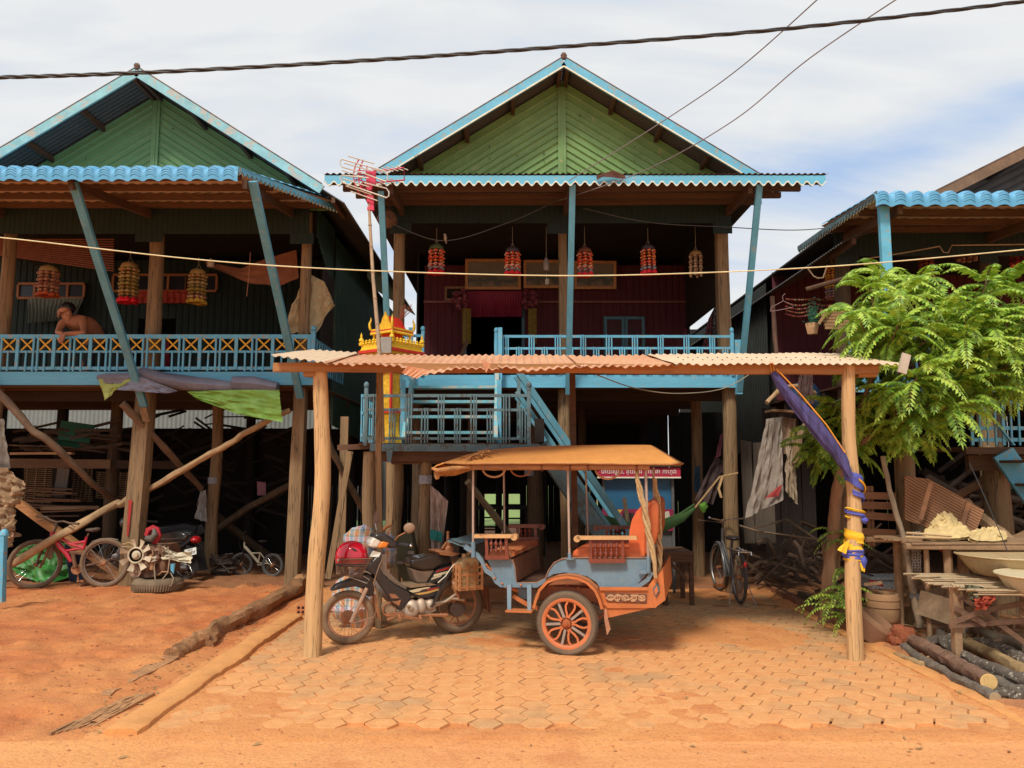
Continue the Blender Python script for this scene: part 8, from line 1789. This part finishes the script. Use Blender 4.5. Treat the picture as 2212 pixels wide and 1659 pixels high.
shoots=[(985,290,7.9,1.0),(1125,430,7.5,1.0),(880,400,7.9,.9),(1240,330,7.9,.9),(1780,340,7.7,1.1),(1630,560,7.4,1.0),(1960,330,7.9,1.0),(2080,480,7.6,1.1),(1400,460,7.8,.9),(760,560,7.6,.95),(1110,640,7.3,1.0),(1420,640,7.5,.9),(1850,620,7.4,1.0),(2050,740,7.4,1.0),(1615,780,7.3,.95),(900,760,7.7,.9),(1330,800,7.6,.9),(1240,1080,7.2,1.05),(1350,990,7.3,1.0),(1560,1100,7.4,1.0),(1780,1000,7.5,1.0),(1980,1000,7.6,1.0),(1080,1220,7.5,.9),(1480,1330,7.3,.95),(900,1180,8.1,.85),(1180,1420,7.6,.8),(640,1380,8.3,.75),(820,1420,8.2,.75),(560,1530,8.3,.7),(760,1000,8.3,.8),(2150,600,7.5,1.1),(2200,850,7.4,1.1),(2250,420,7.8,1.0),(2150,1100,7.6,1.0),(1700,1220,7.5,.9),(1000,900,8.0,.9),(1500,900,7.9,.9),(1700,460,8.1,.9),(420,1500,8.4,.7),(560,1290,8.3,.75),(660,1560,8.3,.75),(480,1680,8.4,.7),(760,1650,8.2,.75),(960,1560,8.0,.8),(1300,1560,7.6,.8)]
rr=random.Random(77);fol=MB();tw=MB();br=MB()
hub=[P(1822,985,8.1),P(1870,880,8.0),P(1935,900,7.9),P(1900,760,8.0),P(1990,860,7.9),P(2060,820,7.9)]
for i,(zx,zy,Y,s)in enumerate(shoots):
 c=P(*ZT(zx,zy),Y);h=min(hub,key=lambda q:(q-c).length);m_=h.lerp(c,.55)+V((0,0,-.08))
 br.tube([h,h.lerp(m_,.6),m_,c],[.020,.016,.011,.006],6,cap=False,rough=.1)
 n=12
 for k in range(n):
  a=2*pi*k/n+rr.uniform(-.3,.3);el=rr.choice((.8,.6,.4,.2,-.05))+rr.uniform(-.1,.15);L=s*rr.uniform(.42,.62)*(1.0 if el<.8 else .8)
  b=m_.lerp(c,rr.uniform(.45,1.0)if el<.7 else 1.0)
  frond(fol,tw,b,V((cos(a)*cos(el),sin(a)*cos(el),sin(el))),L,rr.uniform(.55,1.05),rr,nl=rr.choice((12,13)))
 for k in range(4):
  a=rr.uniform(0,6.28);b=h.lerp(c,rr.uniform(.35,.95))+V((rr.uniform(-.08,.08),rr.uniform(-.1,.2),rr.uniform(-.1,.1)));frond(fol,tw,b,V((cos(a),sin(a),rr.uniform(-.4,.3))),s*rr.uniform(.34,.46),rr.uniform(1.0,1.8),rr,nl=12)
part('foliage',fol,LEAF,tr_,smooth=False);part('twigs',tw,TWIG,tr_)
part('branches',br,TRUNK,tr_)
def trk(pts,r,name='trunk'):
 mb=MB();p2=cable(pts,n=26);k=len(p2);mb.tube([p+V((.01*nz(i*.6,2,0),0,0))for i,p in enumerate(p2)],[lerp(r[0],r[1],i/(k-1))*(1+.12*nz(i*.7,5,0))*(1.15 if i<2 else 1)for i in range(k)],14,rough=.14,seed=9);part(name,mb,TRUNK,tr_)
trk([G(1785,1352,-.03),P(1790,1260,8.3),P(1797,1180,8.28),P(1804,1100,8.2),P(1812,1040,8.1),P(1822,985,8.1)],(.078,.05))
trk([P(1822,985,8.1),P(1870,950,8.0),P(1935,900,7.9),P(1990,860,7.9),P(2060,820,7.9)],(.034,.02),'limb')
trk([P(1822,985,8.1),P(1850,900,8.1),P(1890,800,8.0),P(1920,700,7.9)],(.032,.015),'limb')
trk([P(1806,1240,8.35),P(1812,1180,8.35),P(1822,1100,8.3),P(1840,1030,8.2)],(.04,.03),'second_stem')
pl3=thing('sapling','young green fronds sprouting between the tree foot and the right carport post','sapling',tuple(G(1812,1345)))
fol=MB();tw=MB()
for(px,py,Y,n,s)in((1808,1290,8.0,12,.6),(1800,1310,7.9,9,.55),(1822,1270,8.1,8,.5),(1830,1330,7.9,8,.5),(1815,1230,8.2,5,.4),(1820,1165,8.2,7,.45),(1808,1150,8.2,5,.4)):
 c=P(px,py,Y)
 for k in range(n):a=2*pi*k/n+rr.uniform(-.3,.3);frond(fol,tw,c,V((cos(a),sin(a),rr.uniform(.1,.8))),s*rr.uniform(.5,.8),rr.uniform(.5,1.1),rr,nl=10,lw=.022,ll=.040)
tw.tube([G(1812,1345),P(1815,1280,8.0)],.006,5);part('foliage',fol,LEAF,pl3,smooth=False);part('twigs',tw,TWIG,pl3)
cloth('dry brown leaf sheath hanging on the second stem',mat('dry_sheath',(.30,.15,.07),.9,.3,14),[(1825,1185),(1834,1190)],[(1824,1228),(1836,1225)],8.2,8.2,.02,2,71,'dry leaf','dry_leaf',8,8,.03)
polething('bent_pole',[P(1906,985,7.7),P(1922,1060,7.7),P(1948,1150,7.6),P(1968,1250,7.5),P(1986,1358,7.4)],(.022,.030),mat('grey_bent_pole',(.26,.19,.125),.9,.25,6,bump=.5),'long bent grey pole leaning in front of the post at right')
# -------- drying table, bench, panel, basins
RW=mat('red_bench_wood',(.30,.135,.065),.8,.3,5,grain='x',bump=.3);TW2=mat('rack_wood',(.33,.20,.11),.85,.3,5,bump=.4)
bch=thing('slatted_bench','reddish slatted bench between the right carport post and the next post','bench',tuple(P(1895,1300,8.4)))
for i,(a,b)in enumerate(((1070,1072),(1091,1093),(1112,1118),(1148,1152))):mb=MB();mb.beam(P(1855,a,8.2),P(1935,b,8.2),.02,.075);part('slat',mb,RW,bch)
for px in(1874,1882):mb=MB();mb.beam(P(px,1050,8.25),P(px+4,1180,8.25),.03,.03);part('upright',mb,RW,bch)
pnl=thing('woven_screen','brown woven panel with two battens leaning above the drying table','panel',tuple(P(2060,1100,7.9)))
mb=MB();pp=[P(1955,1028,7.9),P(2008,1035,7.9),P(2126,1102,7.75),P(2108,1150,7.7),P(2060,1160,7.7),P(1955,1122,7.85)];mb.prism(pp,(0,.02,0));wm_=NT('woven_brown');w_=wm_.n.new('ShaderNodeTexWave');w_.inputs['Scale'].default_value=22;w_.inputs['Distortion'].default_value=1.5;wm_.lk(wm_.mapping((.3,.3,1),(0,.45,0)),w_.inputs[0]);wm_.col(wm_.ramp(w_.outputs[0],[(.2,(.16,.065,.03)),(.6,(.34,.16,.075))]));wm_.b.inputs['Roughness'].default_value=.85;wm_.bump(w_.outputs[0],.4,.01);part('weave',mb,wm_.m,pnl,smooth=False)
for a,b in(((2010,1042),(1988,1122)),((2092,1085),(2076,1140))):mb=MB();mb.beam(P(*a,7.72),P(*b,7.68),.045,.02,up=(0,1,0));part('batten',mb,RW,pnl)
tb_=thing('drying_table','rough pole table carrying the yellow honeycomb-like chunks','table',tuple(P(2060,1300,7.4)))
zt_=P(2080,1165,7.4).z;xl,xr_=P(1945,1160,7.4).x,5.6
mb=MB();rr=random.Random(8)
for i in range(15):mb.beam((xl+rr.uniform(-.1,.1),7.1+i*.055,zt_-.01),(xr_,7.1+i*.055+rr.uniform(-.03,.03),zt_-.012),.035,.015)
for y_,dz in((7.12,-.04),(7.9,-.05)):mb.tube([(xl-.1,y_,zt_+dz),(xr_,y_,zt_+dz-.02)],.028,8,rough=.2)
part('top',mb,TW2,tb_)
for(x_,y_,r_)in((xl+.12,7.2,.025),(P(2045,1200,7.2).x,7.2,.04),(P(2090,1200,7.4).x,7.5,.05),(5.3,7.2,.05),(xl+.2,7.9,.04),(P(2140,1200,7.9).x,7.9,.035)):
 mb=MB();mb.tube([(x_,y_,0),(x_+.01,y_,zt_-.03)],r_,8,rough=.15,seed=x_);part('leg',mb,TW2,tb_)
mb=MB()
for a,b in(((1958,1151),(2055,1158)),((1956,1160),(2052,1163))):mb.tube([P(*a,7.1),P(*b,7.15)],.012,6)
solo('bamboo_rods',mb,mat('pale_bamboo',(.55,.38,.20),.6),'two pale bamboo rods poking from the drying table','rod')
YC=mat('yellow_crumb',(.66,.49,.23),.9,.2,22,bump=1.0)
def chunk(label,px0,px1,py0,py1,Y,seed,grp=None):
 mb=MB()
 def fn(u,v):
  x=lerp(px0,px1,u);base=lerp(py1,py0,v**.7);e=sin(pi*u)**.35;y=lerp(py1-8,base,e);p=P(x,y,Y+v*.25);return p+V((0,0,.035*MN.fractal(V((u*7+seed,v*7,seed)),1,2,4)*(.2+v)))+V((0,.05*nz(u*4,v*4,seed),0))
 mb.grid(fn,50,16);mb.grid(lambda u,v:fn(u,v)+V((0,.02,-.025)),50,16);return solo('dried_chunk',mb,YC,label,'dried food',group=grp)
chunk('large ragged yellow chunk drying on the pole table',1995,2098,1128,1163,7.2,3);chunk('smaller curled yellow chunk at the right end of the pole table',2095,2176,1140,1169,7.1,9);chunk('ragged flap of the yellow chunk standing up against the woven panel',2012,2070,1108,1140,7.42,15)
wire('guy_wire',[P(2094,1000,7.2),P(2130,1080,7.0),P(2168,1170,6.7),P(2176,1190,6.6)],.004,WIREM,'thin dark wire slanting across the drying table')
BAS=mat('basin_enamel',(.52,.40,.22),.5,.2,9,wear=.35,wearc=(.30,.22,.12),dust=.2,bump=.2);BAS2=mat('basin_enamel_pale',(.66,.56,.36),.5,.15,9,wear=.3,wearc=(.34,.27,.17),dust=.1,bump=.2)
def basin(label,cx,cy,cz,R,h,m):
 t=thing('basin',label,'basin',(cx,cy,cz));mb=MB();mb.lathe((cx,cy,cz),[(0,0),(R*.58,0),(R*.68,.012),(R*.80,h*.4),(R*.93,h*.85),(R*.955,h),(R,h+.004),(R*1.005,h-.006),(R*.97,h-.014)],56)
 mb.lathe((cx,cy,cz),[(0,.008),(R*.57,.008),(R*.78,h*.4),(R*.93,h*.95),(R*.96,h+.001)],56);part('bowl',mb,m,t);mb=MB();mb.torus((cx,cy,cz+h),R,.007,n=56,m=6);part('rim',mb,m,t)
zb_=P(2130,1253,6.6).z
basin('large dull yellow basin on the stick table, partly behind the paler one',P(2180,1240,6.9).x,6.9,zb_,.41,.175,BAS);basin('pale yellow basin at the right edge overlapping the duller one',P(2262,1250,6.25).x,6.25,P(2200,1289,6.25).z,.36,.17,BAS2)
st_=thing('stick_table','low table of bundled sticks under the two basins','table',tuple(P(2140,1400,6.7)));mb=MB();rr=random.Random(4)
for i in range(34):y_=6.15+i*.03;mb.tube([(P(2050,1260,6.6).x+rr.uniform(-.12,.12),y_,zb_-.03+rr.uniform(-.02,.01)),(5.9,y_+rr.uniform(-.05,.05),zb_-.04+rr.uniform(-.03,.0))],rr.uniform(.006,.014),5)
part('stick_top',mb,mat('split_bamboo',(.40,.29,.17),.8,.3,9),st_)
for px,y_,pb in((2062,6.5,1310),(2068,7.1,1330)):mb=MB();x_=P(px,1280,y_).x;mb.beam((x_,y_,.0),(x_,y_,zb_-.05),.06,.06,seg=4,jit=.006);part('leg',mb,TW2,st_)
STL=mat('rust_angle',(.16,.085,.05),.7,.3,9)
for a,b in(((2072,1285),(2230,1400)),((2058,1345),(2120,1320)),((2120,1320),(2230,1300)),((2050,1352),(2225,1340)),((2062,1312),(2130,1350))):mb=MB();mb.beam(P(*a,6.45),P(*b,6.35),.015,.04);part('cross_bar',mb,STL,st_)
cloth('grey-green rag hanging from the stick table',mat('rag_greygreen',(.12,.12,.07),.85,.2,8),[(2082,1262),(2125,1268)],[(2095,1295),(2118,1290)],6.3,6.3,.03,2,81,'rag','rag',16,12,.04);cloth('thin red mesh bag hanging under the stick table',mat('red_mesh',(.42,.07,.035),.8,.3,14),[(2105,1292),(2152,1285)],[(2108,1318),(2135,1315)],6.28,6.28,.02,2,82,'mesh bag','mesh_bag',16,12,.04)
CLAY=mat('clay',(.42,.24,.12),.9,.15,6,bump=.3)
q=V((P(1908,1320,7.9).x,7.9,.12));stv=thing('clay_stove','round clay stove pot standing behind the right posts','clay stove',tuple(q));mb=MB();mb.lathe(q,[(.13,0),(.155,.03),(.16,.24),(.15,.28),(.12,.28),(.11,.1),(0,.1)],28);part('pot',mb,CLAY,stv);mb=MB();mb.torus(q+V((0,0,.15)),.161,.004,n=28,m=5);mb.torus(q+V((0,0,.22)),.160,.004,n=28,m=5);part('bands',mb,mat('clay_dark',(.20,.10,.05),.9),stv)
q=V((P(1880,1340,7.55).x,7.55,.0));mb=MB();mb.lathe(q+V((0,0,.10)),[(.05,-.1),(.18,-.06),(.20,.10),(.17,.14),(.14,.1),(0,.05)],24,axis=(.5,-.3,.8));solo('broken_pot',mb,mat('clay_brown',(.25,.13,.07),.9,.15,6),'tilted brown broken pot at the foot of the post','pot')
mb=MB();bq=V((P(1950,1350,7.3).x,7.3,.12));mb.ell(bq+V((0,0,-.03)),(.13,.12,.10),18,12,lump=.5,seed=2);solo('anthill',mb,mat('red_fibre',(.30,.085,.035),.95,.35,26,bump=1.0),'rough red fibrous lump beside the bent pole','lump')
plankt('box_board',P(1985,1300,7.2),P(2065,1325,7.0),.03,.22,mat('box_grey',(.33,.24,.15),.85,.3,6,wear=.2),'weathered box side with a red mark behind the logs','box')
plankt('dark_plank',P(1965,1285,7.5),P(2140,1310,7.2),.1,.05,mat('greyblack_plank',(.10,.09,.085),.9),'dark grey plank resting above the logs')
polething('short_log',[P(2010,1292,7.9),P(2065,1240,8.1)],.055,TW2,'short round log propped under the drying table','log')
mb=MB();t0_=P(1874,1245,8.6);mb.bb(t0_.x,t0_.x+.42,8.5,8.8,t0_.z-.12,t0_.z-.02);mb.bb(t0_.x-.02,t0_.x+.44,8.48,8.82,t0_.z-.02,t0_.z);solo('wire_tray',mb,patt('mesh_grey',(.05,.05,.05),(.45,.46,.47),55),'light grey perforated tray behind the post','tray',smooth=False)
cloth('crimson cloth lying in front of the grey tray',mat('crimson_rag',(.42,.03,.03),.8),[(1880,1252),(1905,1258)],[(1876,1262),(1910,1268)],8.4,8.4,.01,1,85,'cloth','cloth',8,6)
mb=MB();
for i in range(14):
 for k in range(3):mb.torus(P(1974+k*6,1152+i*6,7.75),.016,.0035,axis=(rr.uniform(-1,1),1,rr.uniform(-.4,.4)),n=10,m=4)
solo('hanging_chain',mb,mat('chain_pale',(.45,.44,.42),.5),'pale chain-like strip hanging from the drying table','chain')
for k,(a,b)in enumerate((((2000,1150),(2035,1192)),((2006,1148),(2036,1178)))):polething('red_hose',[P(*a,7.5),P((a[0]+b[0])/2-3,(a[1]+b[1])/2+3,7.5),P(*b,7.5)],.009,mat('red_hose_m',(.55,.02,.04),.4),('lower' if k==0 else 'upper')+' red hose bend under the drying table','hose')
rr=random.Random(66)
ORD_=('leftmost','second from the left','third from the left','fourth from the left','fourth from the right','third from the right','second from the right','rightmost')
for i in range(8):
 px,py=1868+i*17,rr.uniform(1258,1322);plankt('firewood_split',P(px,py,8.0),P(px+rr.uniform(25,55),py+rr.uniform(-8,8),7.9),.04,.03,(TW2,RW,SH)[i%3],ORD_[i]+' split firewood piece behind the right posts','firewood','split firewood behind the right posts')
mb=MB()
for i in range(130):
 x,y=rr.uniform(3.9,6.0),rr.uniform(6.6,8.6);a=rr.uniform(0,6.28);L=rr.uniform(.08,.5);z=gz(x,y)+rr.uniform(.01,.08);mb.tube([(x,y,z),(x+cos(a)*L,y+sin(a)*L*.5,z+rr.uniform(-.02,.08))],rr.uniform(.004,.02),5,rough=.2)
solo('kindling',mb,mat('kindling_tan',(.38,.23,.12),.9,.35,9),'kindling sticks and offcuts scattered around the drying table','kindling',kind='stuff')
mb=MB()
for i in range(70):
 px,py=rr.uniform(1960,2212),rr.uniform(1010,1140);L=rr.uniform(20,90);a=rr.uniform(-.9,.9);Yq=rr.uniform(10.5,13.5);mb.tube([P(px,py,Yq),P(px+L,py+L*a,Yq+.1)],rr.uniform(.02,.05),5,rough=.3)
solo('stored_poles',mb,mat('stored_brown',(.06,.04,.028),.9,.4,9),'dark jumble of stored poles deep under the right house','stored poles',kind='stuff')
polething('brace_pole',[P(1975,1165,9.0),P(2020,1110,9.4),P(2110,1045,9.2),P(2190,1005,9.0)],.045,TW2,'pale pole slanting up to the right house stair');polething('brace_pole',[P(2100,1100,9.0),P(2145,1070,9.0),P(2185,1035,9.0)],.045,mat('brown_pole',(.2,.12,.07)),'brown crooked pole below the right house landing');polething('brace_pole',[P(2085,1085,8.3),P(2130,1130,8.0),P(2180,1165,7.7),P(2230,1210,7.5)],.06,TW2,'thick pole slanting down behind the drying table');polething('brace_pole',[P(2120,1235,8.4),P(2170,1180,8.0),P(2240,1150,7.7)],.06,TW2,'thick pole rising to the right edge behind the basins')
# -------- pile of logs
ZL=zone(2050,1400,2500,1866)
BK1=mat('grey_bark',(.17,.14,.11),.95,.4,7,bump=.9,crack=.8,wear=.15,wearc=(.30,.26,.20));BK2=mat('speckled_bark',(.12,.095,.075),.95,.3,9,bump=.9,wear=.42,wearc=(.42,.37,.30),wscale=30);BK3=mat('stripped_log',(.40,.27,.13),.85,.3,4,bump=.5,crack=.6);BK4=mat('redbrown_log',(.23,.13,.085),.85,.4,3.5,bump=.5,crack=.9);CUT=mat('cut_end',(.68,.44,.17),.8,.2,12,crack=.6)
def lg(label,zp,h,r,m,cut=None,name='log',seed=1,lump=.2):
 pts=[G(*ZL(a,b),hh)for(a,b),hh in zip(zp,h)];return logth(name,pts,r,m,label,'log',cut=cut,grp='logs piled at the right edge',lump=lump,seed=seed)
lg('slim grey-barked log nearest the forecourt in the pile',[(605,700),(800,850),(1000,960),(1200,1080),(1400,1160),(1575,1262)],(.04,.04,.04,.04,.04,.04),(.036,.042),BK1,mat('dull_cut',(.36,.26,.15),.85),seed=1)
lg('thick log ending in a fresh yellow sawn face',[(740,680),(900,760),(1100,870),(1300,980),(1510,1100)],(.09,.10,.10,.10,.10),(.055,.062),BK4,CUT,seed=2)
lg('speckled grey log with a pale broken tip, second row of the pile',[(1020,595),(1060,700),(1250,830),(1500,950),(1866,1090),(2000,1150)],(.17,.14,.12,.12,.12,.12),(.036,.055),BK2,seed=3)
lg('stripped yellowish log running to the right edge of the pile',[(1180,670),(1400,760),(1600,850),(1866,1000),(2000,1070)],(.10,.10,.10,.10,.10),(.05,.055),BK3,seed=4)
lg('long pale split log at the back of the pile',[(1080,500),(1250,510),(1450,600),(1700,680),(1900,760)],(.14,.14,.13,.12,.12),(.038,.045),mat('pale_grey_log',(.36,.29,.20),.9,.3,5,bump=.6,crack=.8),seed=5)
lg('short forked piece with speckled bark lying across the pile',[(1250,530),(1220,600),(1120,660),(900,690)],(.20,.17,.15,.10),(.035,.045),BK2,seed=6)
lg('speckled log at the right edge above the stripped one',[(1400,690),(1550,740),(1700,800),(1900,920)],(.08,.12,.12,.12),(.04,.065),BK2,seed=7)
lg('thin tan stick lying flat at the outer edge of the pile',[(560,815),(700,870),(850,930)],(.025,.025,.025),(.018,.026),BK3,seed=8)
lg('dark lower log to the right of the fresh sawn face',[(1450,1010),(1600,1110),(1750,1180),(1950,1260)],(.05,.05,.05,.05),(.05,.055),BK1,seed=9)
lg('gnarled root end low at the right corner of the pile',[(1580,1180),(1680,1230),(1780,1240),(1900,1290)],(.03,.04,.05,.04),(.03,.06),BK2,seed=10,lump=.5)
lg('dark log half hidden between the thick log and the stripped one',[(900,640),(1100,760),(1300,880),(1560,1030)],(.04,.04,.04,.04),(.05,.05),BK1,seed=12)
lg('reddish log at the right edge behind the speckled one',[(1300,640),(1500,700),(1866,860)],(.05,.05,.05),(.045,.05),BK4,seed=13)
